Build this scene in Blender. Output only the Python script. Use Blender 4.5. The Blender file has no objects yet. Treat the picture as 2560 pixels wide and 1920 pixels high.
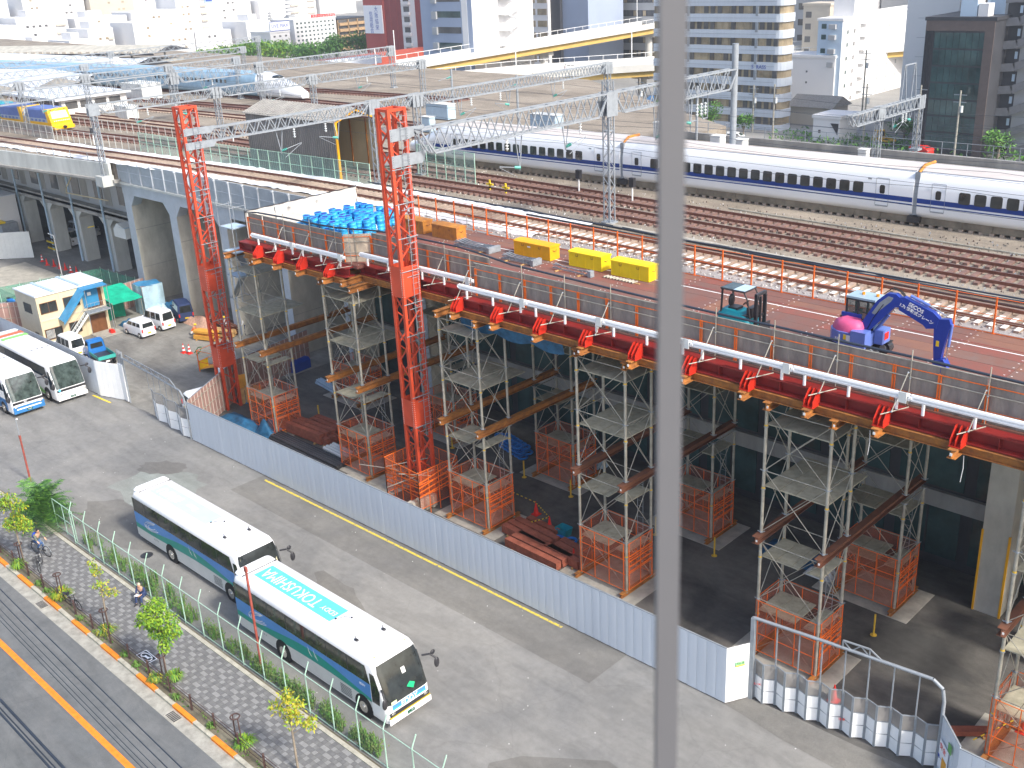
import bpy, math, random
from mathutils import Vector as V, Matrix
random.seed(7)
rnd = random.random
S = bpy.context.scene
COL = S.collection
PI = math.pi
# ------------------------------------------------------------------ camera
cd = bpy.data.cameras.new('camera')
cam = bpy.data.objects.new('camera', cd)
COL.objects.link(cam)
cd.sensor_width = 36.0
cd.lens = 37.43
cd.clip_start = 0.05
cd.clip_end = 4000
_r = V((0.71976, 0.69265, -0.04670)).normalized()
_f = V((-0.65509, 0.65537, -0.37597)).normalized()
_u = _r.cross(_f).normalized()
_r = _f.cross(_u)
cam.matrix_world = Matrix(((_r.x, _u.x, -_f.x, 0), (_r.y, _u.y, -_f.y, 0), (_r.z, _u.z, -_f.z, 31.0), (0, 0, 0, 1)))
cd.dof.use_dof = True
cd.dof.focus_distance = 60.0
cd.dof.aperture_fstop = 6.5
S.camera = cam
# ------------------------------------------------------------------ light
SUN_EL, SUN_AZ = 42.0, 91.0        # azimuth from +Y towards +X
w = bpy.data.worlds.new('World')
S.world = w
w.use_nodes = True
nt = w.node_tree
for n in list(nt.nodes):
    nt.nodes.remove(n)
sky = nt.nodes.new('ShaderNodeTexSky')
sky.sky_type = 'NISHITA'
sky.sun_disc = False
sky.sun_elevation = math.radians(SUN_EL)
sky.sun_rotation = math.radians(SUN_AZ)
sky.air_density = 1.0
sky.dust_density = 3.0
sky.ozone_density = 1.0
bg = nt.nodes.new('ShaderNodeBackground')
bg.inputs[1].default_value = 0.15
wo = nt.nodes.new('ShaderNodeOutputWorld')
nt.links.new(sky.outputs[0], bg.inputs[0])
nt.links.new(bg.outputs[0], wo.inputs[0])
sd = bpy.data.lights.new('sun', 'SUN')
sd.energy = 2.6
sd.angle = math.radians(7.0)
sd.color = (1.0, 0.95, 0.87)
sun = bpy.data.objects.new('sun', sd)
COL.objects.link(sun)
_el, _az = math.radians(SUN_EL), math.radians(SUN_AZ)
sdir = V((math.sin(_az) * math.cos(_el), math.cos(_az) * math.cos(_el), math.sin(_el)))
sun.rotation_euler = (-sdir).to_track_quat('-Z', 'Y').to_euler()
S.view_settings.view_transform = 'Standard'
S.view_settings.look = 'None'
S.view_settings.gamma = 1
S.view_settings.exposure = 0.92
S.view_settings.use_curve_mapping = False
# ------------------------------------------------------------------ materials
def M(name, col, rough=.6, metal=0., var=.12, scale=1.5, bump=0., bscale=30., alpha=1., col2=None, thr=None, emit=0, spec=.4, stretch=None):
    m = bpy.data.materials.new(name)
    m.use_nodes = True
    t = m.node_tree
    b = t.nodes['Principled BSDF']
    N = lambda k: t.nodes.new('ShaderNode' + k)
    L = t.links.new
    geo = N('NewGeometry')
    src = geo.outputs['Position']
    if stretch:
        mp = N('Mapping')
        mp.inputs['Scale'].default_value = stretch
        L(src, mp.inputs['Vector'])
        src = mp.outputs[0]
    no = N('TexNoise')
    no.inputs['Scale'].default_value = scale
    no.inputs['Detail'].default_value = 5
    no.inputs['Roughness'].default_value = .65
    L(src, no.inputs['Vector'])
    r = N('ValToRGB')
    e = r.color_ramp.elements
    lo, hi = thr or (.3, .7)
    e[0].position, e[1].position = lo, hi
    c2 = col2 or [min(1, c * (1 + var)) for c in col]
    e[0].color = (*([c * (1 - var) for c in col] if not col2 else col), 1)
    e[1].color = (*c2, 1)
    L(no.outputs['Fac'], r.inputs[0])
    L(r.outputs[0], b.inputs['Base Color'])
    b.inputs['Roughness'].default_value = rough
    b.inputs['Metallic'].default_value = metal
    b.inputs['Specular IOR Level'].default_value = spec
    if bump:
        n2 = N('TexNoise')
        n2.inputs['Scale'].default_value = bscale
        n2.inputs['Detail'].default_value = 3
        L(src, n2.inputs['Vector'])
        bp = N('Bump')
        bp.inputs['Strength'].default_value = bump
        bp.inputs['Distance'].default_value = .05
        L(n2.outputs['Fac'], bp.inputs['Height'])
        L(bp.outputs[0], b.inputs['Normal'])
    if alpha < 1:
        b.inputs['Alpha'].default_value = alpha
    if emit:
        L(r.outputs[0], b.inputs['Emission Color'])
        b.inputs['Emission Strength'].default_value = emit
    m.diffuse_color = (*col, 1)
    return m

def asphalt(name, base, warm, sc=.12, crack=True, speck=.5, bump=.25):
    """weathered asphalt: large stains, mid blotches, stone grain, cracks"""
    m = bpy.data.materials.new(name)
    m.use_nodes = True
    t = m.node_tree
    b = t.nodes['Principled BSDF']
    N = lambda k: t.nodes.new('ShaderNode' + k)
    L = t.links.new
    geo = N('NewGeometry').outputs['Position']
    def noise(s, d=4, ro=.6, dist=0, vec=geo):
        n = N('TexNoise')
        n.inputs['Scale'].default_value = s
        n.inputs['Detail'].default_value = d
        n.inputs['Roughness'].default_value = ro
        n.inputs['Distortion'].default_value = dist
        L(vec, n.inputs['Vector'])
        return n.outputs['Fac']
    def ramp(f, stops):
        r = N('ValToRGB')
        e = r.color_ramp.elements
        while len(e) < len(stops):
            e.new(.5)
        for k, (p, c) in enumerate(stops):
            e[k].position = p
            e[k].color = (*c, 1) if not isinstance(c, float) else (c, c, c, 1)
        L(f, r.inputs[0])
        return r.outputs[0]
    def mix(a, c, f, mode='MULTIPLY'):
        x = N('MixRGB')
        x.blend_type = mode
        if isinstance(f, float): x.inputs[0].default_value = f
        else: L(f, x.inputs[0])
        L(a, x.inputs[1]); L(c, x.inputs[2])
        return x.outputs[0]
    c = ramp(noise(sc, 6, .6, .6), [(.36, base), (.62, warm)])
    mp = N('Mapping')
    mp.inputs['Scale'].default_value = (.35, 1.6, 1)
    mp.inputs['Rotation'].default_value = (0, 0, .35)
    L(geo, mp.inputs['Vector'])
    c = mix(c, ramp(noise(sc * 4, 5, .7, .5, mp.outputs[0]), [(.35, .8), (.6, 1.1)]), .7)
    c = mix(c, ramp(noise(2.2, 5, .7), [(.3, .8), (.7, 1.15)]), .6)
    c = mix(c, ramp(noise(38, 2, .8), [(.3, .55), (.5, .95), (.72, 1.6)]), speck)
    if crack:
        wv = N('TexNoise'); wv.inputs['Scale'].default_value = .5; L(geo, wv.inputs['Vector'])
        ad = N('MixRGB'); ad.blend_type = 'ADD'; ad.inputs[0].default_value = 3.
        L(geo, ad.inputs[1]); L(wv.outputs['Color'], ad.inputs[2])
        vo = N('TexVoronoi'); vo.feature = 'DISTANCE_TO_EDGE'; vo.inputs['Scale'].default_value = .16
        L(ad.outputs[0], vo.inputs['Vector'])
        c = mix(c, ramp(vo.outputs['Distance'], [(0., .7), (.005, 1.)]), .35)
    L(c, b.inputs['Base Color'])
    b.inputs['Roughness'].default_value = .88
    b.inputs['Specular IOR Level'].default_value = .25
    bp = N('Bump'); bp.inputs['Strength'].default_value = bump; bp.inputs['Distance'].default_value = .02
    L(noise(38, 3, .7), bp.inputs['Height'])
    L(bp.outputs[0], b.inputs['Normal'])
    return m

def net(name, col, alpha, pitch=.08, rough=.8):
    """fine woven or wire netting: solid threads, open cells"""
    m = M(name, col, rough, var=.15, scale=.8)
    t = m.node_tree
    b = t.nodes['Principled BSDF']
    no = t.nodes.new('ShaderNodeTexNoise')
    no.inputs['Scale'].default_value = .7
    geo = t.nodes.new('ShaderNodeNewGeometry')
    t.links.new(geo.outputs['Position'], no.inputs['Vector'])
    mr = t.nodes.new('ShaderNodeMapRange')
    mr.inputs[1].default_value, mr.inputs[2].default_value = .3, .7
    mr.inputs[3].default_value, mr.inputs[4].default_value = alpha * .75, min(1, alpha * 1.25)
    t.links.new(no.outputs['Fac'], mr.inputs[0])
    t.links.new(mr.outputs[0], b.inputs['Alpha'])
    return m

m_lot = asphalt('lot asphalt', (.2, .2, .195), (.275, .268, .25))
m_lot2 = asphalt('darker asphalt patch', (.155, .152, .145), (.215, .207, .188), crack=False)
m_patch = asphalt('pale asphalt patch', (.26, .285, .265), (.26, .265, .245), crack=False)
m_road = asphalt('road asphalt', (.13, .138, .142), (.165, .17, .17), .2, speck=.35)
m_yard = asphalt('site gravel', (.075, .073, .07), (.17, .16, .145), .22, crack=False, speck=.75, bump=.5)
m_yard2 = asphalt('yard concrete', (.3, .29, .26), (.21, .2, .18), .3)
m_far = asphalt('far ground', (.25, .25, .24), (.33, .32, .3), .02, crack=False)
m_ballast = asphalt('ballast brown', (.235, .2, .16), (.33, .285, .23), .15, crack=False, speck=1., bump=1.)
m_ballg = asphalt('ballast grey', (.3, .3, .29), (.42, .41, .4), .3, crack=False, speck=1., bump=1.)
m_gutter = M('gutter concrete', (.34, .33, .29), .9, var=.3, scale=2, bump=.1)
m_kerb = M('kerb concrete', (.42, .4, .33), .9, var=.25, scale=3, bump=.1)
m_orange = M('orange road paint', (.82, .24, .02), .7, var=.2, scale=4)
m_yline = M('yellow line paint', (.68, .53, .07), .8, var=.3, scale=6, col2=(.25, .23, .17), thr=(.52, .62))
m_white = M('white paint', (.85, .86, .87), .35, var=.03)
m_body = M('white vehicle paint', (.88, .89, .9), .18, var=.03, scale=.5, spec=.6)
m_silver = M('silver grey panel', (.62, .63, .62), .35, var=.06)
m_blue = M('blue livery', (.09, .27, .62), .3, var=.08)
m_green = M('green livery', (.01, .3, .24), .3, var=.08)
m_cyan = M('cyan roof panel', (.12, .55, .85), .4, var=.12)
m_pcyan = M('pale cyan roof panel', (.5, .8, .88), .4, var=.05)
m_glass = M('dark window glass', (.03, .035, .035), .08, var=.5, scale=1.2, spec=.8)
m_glass2 = M('windscreen glass', (.05, .07, .065), .06, var=.7, scale=2.5, spec=.9)
m_black = M('black rubber', (.02, .02, .022), .7, var=.3)
m_blk = M('black steel', (.035, .035, .04), .4, var=.3)
m_chrome = M('bright metal', (.7, .7, .68), .25, .9)
m_galv = M('galvanised steel', (.3, .33, .36), .55, .15, var=.15, scale=3)
m_pipe = M('scaffold pipe', (.4, .38, .32), .55, .25, var=.3, scale=2.5)
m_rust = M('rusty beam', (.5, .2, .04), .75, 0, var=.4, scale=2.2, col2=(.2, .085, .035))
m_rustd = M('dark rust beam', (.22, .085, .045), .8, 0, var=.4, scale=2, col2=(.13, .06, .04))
m_primer = M('red brown primer', (.33, .1, .06), .75, 0, var=.3, scale=2.5)
m_tower = M('red tower paint', (.6, .075, .03), .5, 0, var=.16, scale=1.2)
m_girder = M('dark red girder paint', (.24, .02, .018), .45, 0, var=.18, scale=1.5)
m_fin = M('bright red fin paint', (.55, .03, .015), .4, 0, var=.12)
m_cage = M('orange cage paint', (.85, .17, .02), .5, 0, var=.15)
m_cnet = net('orange cage netting', (.7, .16, .06), .3)
m_board = M('scaffold board', (.4, .375, .28), .85, 0, var=.25, scale=2.5, bump=.1)
m_ybrace = M('yellow collar paint', (.7, .45, .05), .5)
m_panel = M('shade tinted white steel', (.62, .67, .73), .38, 0, var=.05, scale=.6, stretch=(3, 3, .3))  # white steel with the blue of its shaded side put into the colour
m_panelw = M('white hoarding end', (.88, .89, .89), .4, 0, var=.04)  # same white for the ends and leaves, without the shade tint
m_brown = M('brown steel sheet', (.36, .22, .19), .6, 0, var=.15, scale=1.2)
m_brownp = M('pale seam', (.62, .52, .46), .6)
m_conc = M('concrete', (.46, .44, .38), .85, 0, var=.22, scale=.7, bump=.12, bscale=12, stretch=(1, 1, .5))
m_concb = M('blue grey concrete', (.44, .48, .52), .8, 0, var=.12, scale=.6, bump=.08, bscale=10)
m_concd = M('old concrete', (.32, .31, .29), .9, 0, var=.3, scale=.5, bump=.1, bscale=8, stretch=(1, 1, .4))
m_concp = M('pale parapet concrete', (.52, .53, .5), .85, 0, var=.18, scale=.8, stretch=(1, 1, .3))
m_slab = M('pad concrete', (.4, .38, .33), .9, 0, var=.25, scale=1.2)
m_rail = M('rusty rail', (.19, .075, .05), .6, .2, var=.25, scale=3)
m_railtop = M('worn rail head', (.3, .2, .17), .35, .7, var=.3)
m_sleep = M('concrete sleeper', (.38, .3, .24), .9, 0, var=.3, scale=1.5)
m_sleepw = M('white sleeper', (.82, .8, .76), .8, 0, var=.1, scale=2)
m_sleepd = M('brown sleeper', (.2, .12, .1), .9, 0, var=.3, scale=1.5)
m_sheet = M('white sheeting', (.86, .88, .92), .7, 0, var=.1, scale=1.5, bump=.6, bscale=6)
m_train = M('white train paint', (.82, .85, .89), .16, 0, var=.03, scale=.4, spec=.6)
m_troof = M('train roof', (.6, .55, .52), .5, 0, var=.15, scale=1, stretch=(.3, 2, 1))
m_tblue = M('train blue stripe', (.015, .05, .24), .25)
m_tlight = M('pale blue train paint', (.3, .46, .6), .2)
m_under = M('underfloor brown grey', (.2, .17, .13), .9, 0, var=.4, scale=1)
m_tarp = M('grey mesh tarp', (.27, .24, .215), .85, 0, var=.2, scale=1.6, bump=.5, bscale=5, stretch=(1.6, 1, .5))
m_tarpw = M('white canvas', (.62, .6, .55), .85, 0, var=.1, scale=1.2, bump=.6, bscale=2)
m_barrel = M('bright blue plastic', (.04, .42, .85), .35, 0, var=.25, scale=3)
m_crate = M('yellow steel crate', (.86, .65, .01), .45, 0, var=.06)
m_crateo = M('orange yellow steel crate', (.82, .4, .01), .5, 0, var=.1)
m_crater = M('rusty orange crate', (.66, .27, .03), .6, 0, var=.3, scale=2, col2=(.35, .14, .05))
m_exc = M('blue excavator paint', (.02, .05, .33), .35, 0, var=.1)
m_excl = M('light blue excavator paint', (.12, .19, .52), .35, 0, var=.1)
m_pink = M('pink cover', (.66, .1, .24), .5, 0, var=.1)
m_teal = M('teal forklift paint', (.01, .25, .32), .35, 0, var=.15)
m_wood = M('timber', (.5, .3, .12), .8, 0, var=.3, scale=3)
m_ply = M('orange plywood', (.75, .36, .05), .7, 0, var=.2)
m_btarp = M('blue tarp', (.02, .11, .22), .6, 0, var=.5, scale=1.8, bump=.6, bscale=3)
m_lbtarp = M('pale blue tarp', (.42, .58, .66), .6, 0, var=.2, scale=1.2, bump=.6, bscale=3)
m_gtarp = M('green tarp', (.01, .42, .26), .55, 0, var=.25, scale=1.5, bump=.4, bscale=4)
m_cream = M('cream office wall', (.66, .57, .38), .6, 0, var=.05, stretch=(1, 3, .2))
m_creamd = M('cream office side', (.6, .54, .42), .7, 0, var=.06)
m_roofw = M('pale metal roof', (.72, .76, .82), .4, 0, var=.06, scale=1)
m_bcan = M('blue canopy', (.04, .25, .48), .4, 0, var=.15, alpha=.93)
m_brdoor = M('brown glass door', (.16, .07, .03), .3, 0, var=.3)
m_grnf = M('green fence paint', (.42, .62, .5), .5, 0, var=.15, scale=4)
m_chain = net('green chain link', (.3, .45, .35), .1)
m_gnet = net('pale green mesh', (.35, .6, .52), .3)
m_gmesh = net('dark green site netting', (.07, .28, .19), .6)
m_grate = net('grey gate mesh', (.33, .32, .31), .6)
m_leaf = M('bright leaves', (.16, .33, .015), .6, 0, var=.3, scale=2, col2=(.3, .42, .03))
m_leafy = M('yellow green leaves', (.3, .35, .03), .6, 0, var=.3, scale=2, col2=(.55, .42, .03))
m_leafd = M('dark leaves', (.025, .1, .025), .6, 0, var=.4, scale=1.5, col2=(.07, .17, .04))
m_leafm = M('park leaves', (.07, .2, .03), .7, 0, var=.4, scale=.4, col2=(.15, .32, .05))
m_weed = M('dry weeds', (.17, .2, .06), .8, 0, var=.4, scale=2, col2=(.1, .19, .04))
m_bark = M('bark', (.25, .21, .16), .9, 0, var=.3, scale=6)
m_rpost = M('dark brown post', (.085, .05, .045), .6, 0, var=.3)
m_paver = M('dark paver', (.15, .15, .15), .85, 0, var=.15, scale=5)
m_paverl = M('light paver', (.25, .25, .245), .85, 0, var=.12, scale=5)
m_paverm = M('mid paver', (.175, .175, .172), .85, 0, var=.15, scale=5)
m_soil = asphalt('kerb soil', (.12, .105, .07), (.2, .18, .13), .6, crack=False, speck=.8)
m_skin = M('skin', (.55, .33, .22), .6)
m_hair = M('dark hair', (.02, .017, .015), .7)
m_navy = M('navy cloth', (.03, .05, .13), .8)
m_olive = M('grey green cloth', (.13, .15, .12), .85)
m_jean = M('blue cloth', (.06, .13, .3), .85)
m_wcloth = M('white cloth', (.75, .74, .72), .85)
m_ocloth = M('orange vest', (.85, .2, .06), .7)
m_red = M('red plastic', (.75, .03, .02), .4)
m_stripe = M('white reflective', (.85, .85, .83), .5)
m_yel = M('yellow paint', (.85, .6, .02), .5)
m_amber = M('amber lens', (.8, .28, .01), .2)
m_loco = M('yellow machine paint', (.88, .5, .01), .4, 0, var=.1)
m_locob = M('blue grey machine paint', (.11, .17, .42), .5, 0, var=.15)
m_locog = M('pale machine band', (.34, .4, .48), .5)
m_shed = M('grey corrugated sheet', (.2, .19, .18), .8, 0, var=.2, scale=1, stretch=(1, 1, .3))
m_shedr = M('weathered shed roof', (.34, .33, .31), .8, 0, var=.2, scale=1)
m_grnins = M('green insulator', (.08, .38, .32), .3)
m_wins = M('white insulator', (.8, .84, .84), .3)
m_wire = M('dark cable', (.03, .04, .06), .6)
m_tile = M('brick red facade', (.42, .09, .075), .7, 0, var=.08)
m_tiled = M('dark red facade', (.3, .065, .06), .7, 0, var=.08)
m_wall = M('white facade', (.78, .77, .76), .7, 0, var=.04, scale=.1)
m_wallb = M('pale blue facade', (.5, .62, .74), .7, 0, var=.05, scale=.1)
m_wallg = M('grey facade', (.42, .43, .44), .7, 0, var=.07, scale=.15)
m_walld = M('blue grey facade', (.34, .4, .52), .7, 0, var=.05, scale=.15)
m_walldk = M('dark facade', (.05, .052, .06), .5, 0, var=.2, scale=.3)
m_wallc = M('beige facade', (.55, .49, .4), .7, 0, var=.06, scale=.15)
m_wallo = M('tan brick facade', (.42, .28, .15), .7, 0, var=.08, scale=.3)
m_win = M('facade window', (.1, .1, .1), .12, 0, var=.5, scale=.25, spec=.8)
m_winb = M('curtained window', (.36, .29, .19), .25, 0, var=.5, scale=.3, spec=.6)
m_wing = M('green glass window', (.04, .08, .08), .08, 0, var=.6, scale=.3, spec=.8)
m_hwy = M('pale highway concrete', (.62, .61, .57), .8, 0, var=.08, scale=.2)
m_hwyy = M('mustard girder paint', (.62, .42, .12), .6, 0, var=.12, scale=.3)
m_redroof = M('red roof sheet', (.5, .1, .06), .6, 0, var=.15)
m_blueroof = M('blue roof sheet', (.08, .2, .4), .6, 0, var=.15)
m_tileroof = M('grey roof tiles', (.3, .28, .25), .8, 0, var=.25, scale=4)
m_boxw = M('pale equipment paint', (.7, .72, .7), .5, 0, var=.05)
m_boxb = M('pale blue equipment paint', (.42, .55, .66), .5, 0, var=.06)
m_signw = M('sign white', (.84, .86, .9), .5, 0, var=.02)
m_signb = M('sign blue', (.03, .08, .4), .5)
m_mull = M('brushed window bar', (.17, .17, .18), .45, .3, var=.05)
# ------------------------------------------------------------------ mesh builder
class MB:
    def __init__(s):
        s.v, s.f, s.mi, s.mats, s.cur, s.sm = [], [], [], [], 0, []
    def use(s, m):
        if m not in s.mats: s.mats.append(m)
        s.cur = s.mats.index(m)
        return s
    def add(s, vs, fs, smooth=False):
        o = len(s.v)
        s.v += [tuple(v) for v in vs]
        for f in fs:
            s.f.append([i + o for i in f]); s.mi.append(s.cur); s.sm.append(smooth)
        return s
    def hexa(s, p):      # 4 bottom + 4 top
        return s.add(p, [(3, 2, 1, 0), (4, 5, 6, 7), (0, 1, 5, 4), (1, 2, 6, 5), (2, 3, 7, 6), (3, 0, 4, 7)])
    def box(s, x0, x1, y0, y1, z0, z1):
        if x0 > x1: x0, x1 = x1, x0
        if y0 > y1: y0, y1 = y1, y0
        if z0 > z1: z0, z1 = z1, z0
        return s.hexa([(x0, y0, z0), (x1, y0, z0), (x1, y1, z0), (x0, y1, z0), (x0, y0, z1), (x1, y0, z1), (x1, y1, z1), (x0, y1, z1)])
    def frame(s, a, b, up=(0, 0, 1)):
        a, b = V(a), V(b)
        d = (b - a).normalized()
        u = V(up)
        if abs(d.dot(u)) > .98: u = V((0, 1, 0))
        sx = d.cross(u).normalized()
        return a, b, d, sx, sx.cross(d).normalized()
    def bar(s, a, b, w, h=None, up=(0, 0, 1)):
        h = h or w
        a, b, d, x, u = s.frame(a, b, up)
        q = [-x * w / 2 - u * h / 2, x * w / 2 - u * h / 2, x * w / 2 + u * h / 2, -x * w / 2 + u * h / 2]
        return s.add([a + k for k in q] + [b + k for k in q], [(3, 2, 1, 0), (4, 5, 6, 7), (0, 1, 5, 4), (1, 2, 6, 5), (2, 3, 7, 6), (3, 0, 4, 7)][::1])
    def hbeam(s, a, b, h=.35, w=.3, t=.03, up=(0, 0, 1)):
        a, b, d, x, u = s.frame(a, b, up)
        s.bar(a + u * (h / 2 - t / 2), b + u * (h / 2 - t / 2), w, t, u)
        s.bar(a - u * (h / 2 - t / 2), b - u * (h / 2 - t / 2), w, t, u)
        return s.bar(a, b, t, h - 2 * t, u)
    def tube(s, a, b, r, n=8, r2=None, caps=True):
        r2 = r if r2 is None else r2
        a, b, d, x, u = s.frame(a, b)
        ca = [(math.cos(2 * PI * k / n), math.sin(2 * PI * k / n)) for k in range(n)]
        vs = [a + x * c * r + u * q * r for c, q in ca] + [b + x * c * r2 + u * q * r2 for c, q in ca]
        fs = [(k, (k + 1) % n, n + (k + 1) % n, n + k) for k in range(n)]
        s.add(vs, fs, True)
        if caps:
            s.add(vs, [tuple(range(n))[::-1], tuple(range(n, 2 * n))])
        return s
    def path(s, pts, r, n=6):
        for k in range(len(pts) - 1): s.tube(pts[k], pts[k + 1], r, n, caps=(k in (0, len(pts) - 2)))
        return s
    def prism(s, poly, o, ax, ay, az, d):     # poly in (ax,ay) plane, extruded d along az
        o, ax, ay, az = V(o), V(ax), V(ay), V(az)
        n = len(poly)
        lo = [o + ax * p + ay * q for p, q in poly]
        return s.add(lo + [v + az * d for v in lo], [tuple(range(n))[::-1], tuple(range(n, 2 * n))] + [(k, (k + 1) % n, n + (k + 1) % n, n + k) for k in range(n)])
    def ell(s, c, rx, ry, rz, nu=10, nv=7):
        vs, fs = [], []
        for j in range(nv + 1):
            th = PI * j / nv
            for k in range(nu):
                ph = 2 * PI * k / nu
                vs.append((c[0] + rx * math.sin(th) * math.cos(ph), c[1] + ry * math.sin(th) * math.sin(ph), c[2] + rz * math.cos(th)))
        for j in range(nv):
            for k in range(nu):
                fs.append((j * nu + k, (j + 1) * nu + k, (j + 1) * nu + (k + 1) % nu, j * nu + (k + 1) % nu))
        return s.add(vs, fs, True)
    def loft(s, secs, caps=True, smooth=False):
        n = len(secs[0])
        vs = [v for q in secs for v in q]
        fs = [(j * n + k, j * n + (k + 1) % n, (j + 1) * n + (k + 1) % n, (j + 1) * n + k) for j in range(len(secs) - 1) for k in range(n)]
        s.add(vs, fs, smooth)
        if caps: s.add(vs, [tuple(range(n))[::-1], tuple(range((len(secs) - 1) * n, len(secs) * n))])
        return s
    def sheet(s, fn, nu, nv, smooth=True):
        vs = [fn(i / nu, j / nv) for j in range(nv + 1) for i in range(nu + 1)]
        return s.add(vs, [(j * (nu + 1) + i, j * (nu + 1) + i + 1, (j + 1) * (nu + 1) + i + 1, (j + 1) * (nu + 1) + i) for j in range(nv) for i in range(nu)], smooth)
    def mesh(s, name, m=None):
        me = bpy.data.meshes.new(name)
        me.from_pydata(s.v, [], s.f)
        for q in (s.mats or [m]): me.materials.append(q)
        me.polygons.foreach_set('material_index', s.mi)
        me.polygons.foreach_set('use_smooth', s.sm)
        me.update()
        return me
    def obj(s, name, m=None, par=None, loc=(0, 0, 0), rz=0):
        if m and not s.mats: s.mats = [m]
        return O(name, s.mesh(name, m), par, loc, rz)
def O(name, me, par=None, loc=(0, 0, 0), rz=0):
    o = bpy.data.objects.new(name, me)
    COL.objects.link(o)
    o.parent = par
    o.location = loc
    o.rotation_euler[2] = rz
    return o
def T(name, label, cat, loc=(0, 0, 0), rz=0, group=None):
    o = O(name, None, None, loc, rz)
    o.empty_display_size = .3
    return tag(o, label, cat, group)
def tag(o, label, cat, group=None):
    o['label'] = label
    o['category'] = cat
    if group: o['group'] = group
    return o
def st(o, kind='structure'):
    o['kind'] = kind
    return o
KIDS = {}
def dup(root, loc, rz=0, label=None, scale=None):
    c = root.copy(); COL.objects.link(c)
    c.location = loc; c.rotation_euler[2] = rz
    if label: c['label'] = label
    if scale: c.scale = (scale,) * 3
    if root.name not in KIDS: KIDS[root.name] = [(k, list(k.children)) for k in root.children]
    for ch, gs in KIDS[root.name]:
        k = ch.copy(); COL.objects.link(k); k.parent = c
        for g in gs:
            q = g.copy(); COL.objects.link(q); q.parent = k
    return c
def text(s, size, m, par, loc, rot, name='lettering', ext=.004, sx=1., bold=0.):
    cu = bpy.data.curves.new('t', 'FONT')
    cu.body = s; cu.size = size; cu.extrude = ext; cu.offset = bold
    cu.align_x = 'CENTER'; cu.align_y = 'CENTER'
    cu.resolution_u = 3
    o = bpy.data.objects.new('t', cu)
    COL.objects.link(o)
    dg = bpy.context.evaluated_depsgraph_get()
    me = bpy.data.meshes.new_from_object(o.evaluated_get(dg))
    bpy.data.objects.remove(o)
    me.materials.clear(); me.materials.append(m)
    q = O(name, me, par, loc)
    q.rotation_euler = rot
    q.scale = (sx, 1, 1)
    return q
# ------------------------------------------------------------------ the ground
def plane(name, x0, x1, y0, y1, z, m, kind='structure'):
    b = MB(); b.add([(x0, y0, z), (x1, y0, z), (x1, y1, z), (x0, y1, z)], [(0, 1, 2, 3)])
    return st(b.obj(name, m), kind)
plane('ground', -1500, 600, -300, 2200, -.01, m_far)
plane('parking_lot', -110, 15, 20.35, 32.95, .0, m_lot)
plane('asphalt_area', -56, -26.1, 30.1, 32.9, .004, m_lot2)  # darker strip of the lot beside the hoarding
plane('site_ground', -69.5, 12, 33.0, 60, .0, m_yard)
plane('yard_ground', -99, -69.5, 32.95, 60, .0, m_yard2)
plane('street_under_viaduct', -175, -99, 32.95, 75, .0, m_lot)
plane('road', -150, 30, -2, 16.2, .0, m_road)
def blob(name, cx, cy, rx, ry, z, m, n=22, rz=0, j=.25):
    b = MB()
    vs = []
    for k in range(n):
        a = 2 * PI * k / n
        q = 1 + j * (rnd() - .5) * 1.6
        x, y = rx * q * math.cos(a), ry * q * math.sin(a)
        vs.append((cx + x * math.cos(rz) - y * math.sin(rz), cy + x * math.sin(rz) + y * math.cos(rz), z))
    b.add(vs, [tuple(range(n))])
    return st(b.obj(name, m))
blob('asphalt_area', -60.2, 27.4, 3.3, 2.4, .004, m_patch, rz=.3)
blob('asphalt_area', -56.5, 23.8, 5.5, 2.2, .003, m_lot2, rz=.2)
blob('asphalt_area', -62.5, 28.9, 1.8, .9, .006, m_lot2, rz=.5)
blob('asphalt_area', -40.5, 27.1, 2.8, .8, .004, m_lot2, rz=2.9)
blob('asphalt_area', -14, 33.3, 9, .9, .008, m_lot2)
blob('asphalt_area', -20, 24, 6, 3, .004, m_lot2, rz=.4)
g = MB()
for k in range(110):
    x, y = -75 + 62 * rnd(), 21 + 11.5 * rnd()
    s_ = .008 + .016 * rnd() ** 2
    g.box(x - s_, x + s_, y - s_, y + s_, .005, .02)
st(g.obj('litter_specks', m_wcloth), 'stuff')
st(MB().add([(-55.4, 32.22, .01), (-29.9, 32.47, .01), (-29.9, 32.62, .01), (-55.4, 32.38, .01)], [(0, 1, 2, 3)]).obj('painted_line', m_yline))
st(MB().add([(-79, 31.95, .01), (-76.3, 32.1, .01), (-76.3, 32.25, .01), (-79, 32.1, .01)], [(0, 1, 2, 3)]).obj('painted_line', m_yel))
plane('painted_line', -130, 20, 13.22, 13.5, .006, m_orange)
plane('gutter', -150, 20, 15.95, 16.55, .004, m_gutter)
# kerb with orange blocks, planted strip, pavement
k = MB().box(-150, 20, 16.55, 16.75, -.1, .14).obj('kerb', m_kerb); st(k)
for x in range(-14, 2):
    xx = -41.0 + x * 3.37 + (rnd() - .5) * .3 + 0
    for q in (0,):
        MB().box(xx - 1.75, xx, 16.542, 16.758, .0, .152).obj('kerb_block', m_orange, k)
for x in range(2, 9):
    xx = -41.0 + x * 3.37
    MB().box(xx - 1.75, xx, 16.542, 16.758, .0, .152).obj('kerb_block', m_orange, k)
s_ = MB().box(-150, 20, 16.75, 17.3, -.1, .11).obj('planting_strip', m_soil); st(s_)
pv = MB().box(-150, 20, 17.3, 20.0, -.1, .1).obj('pavement', m_soil); st(pv)
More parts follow.
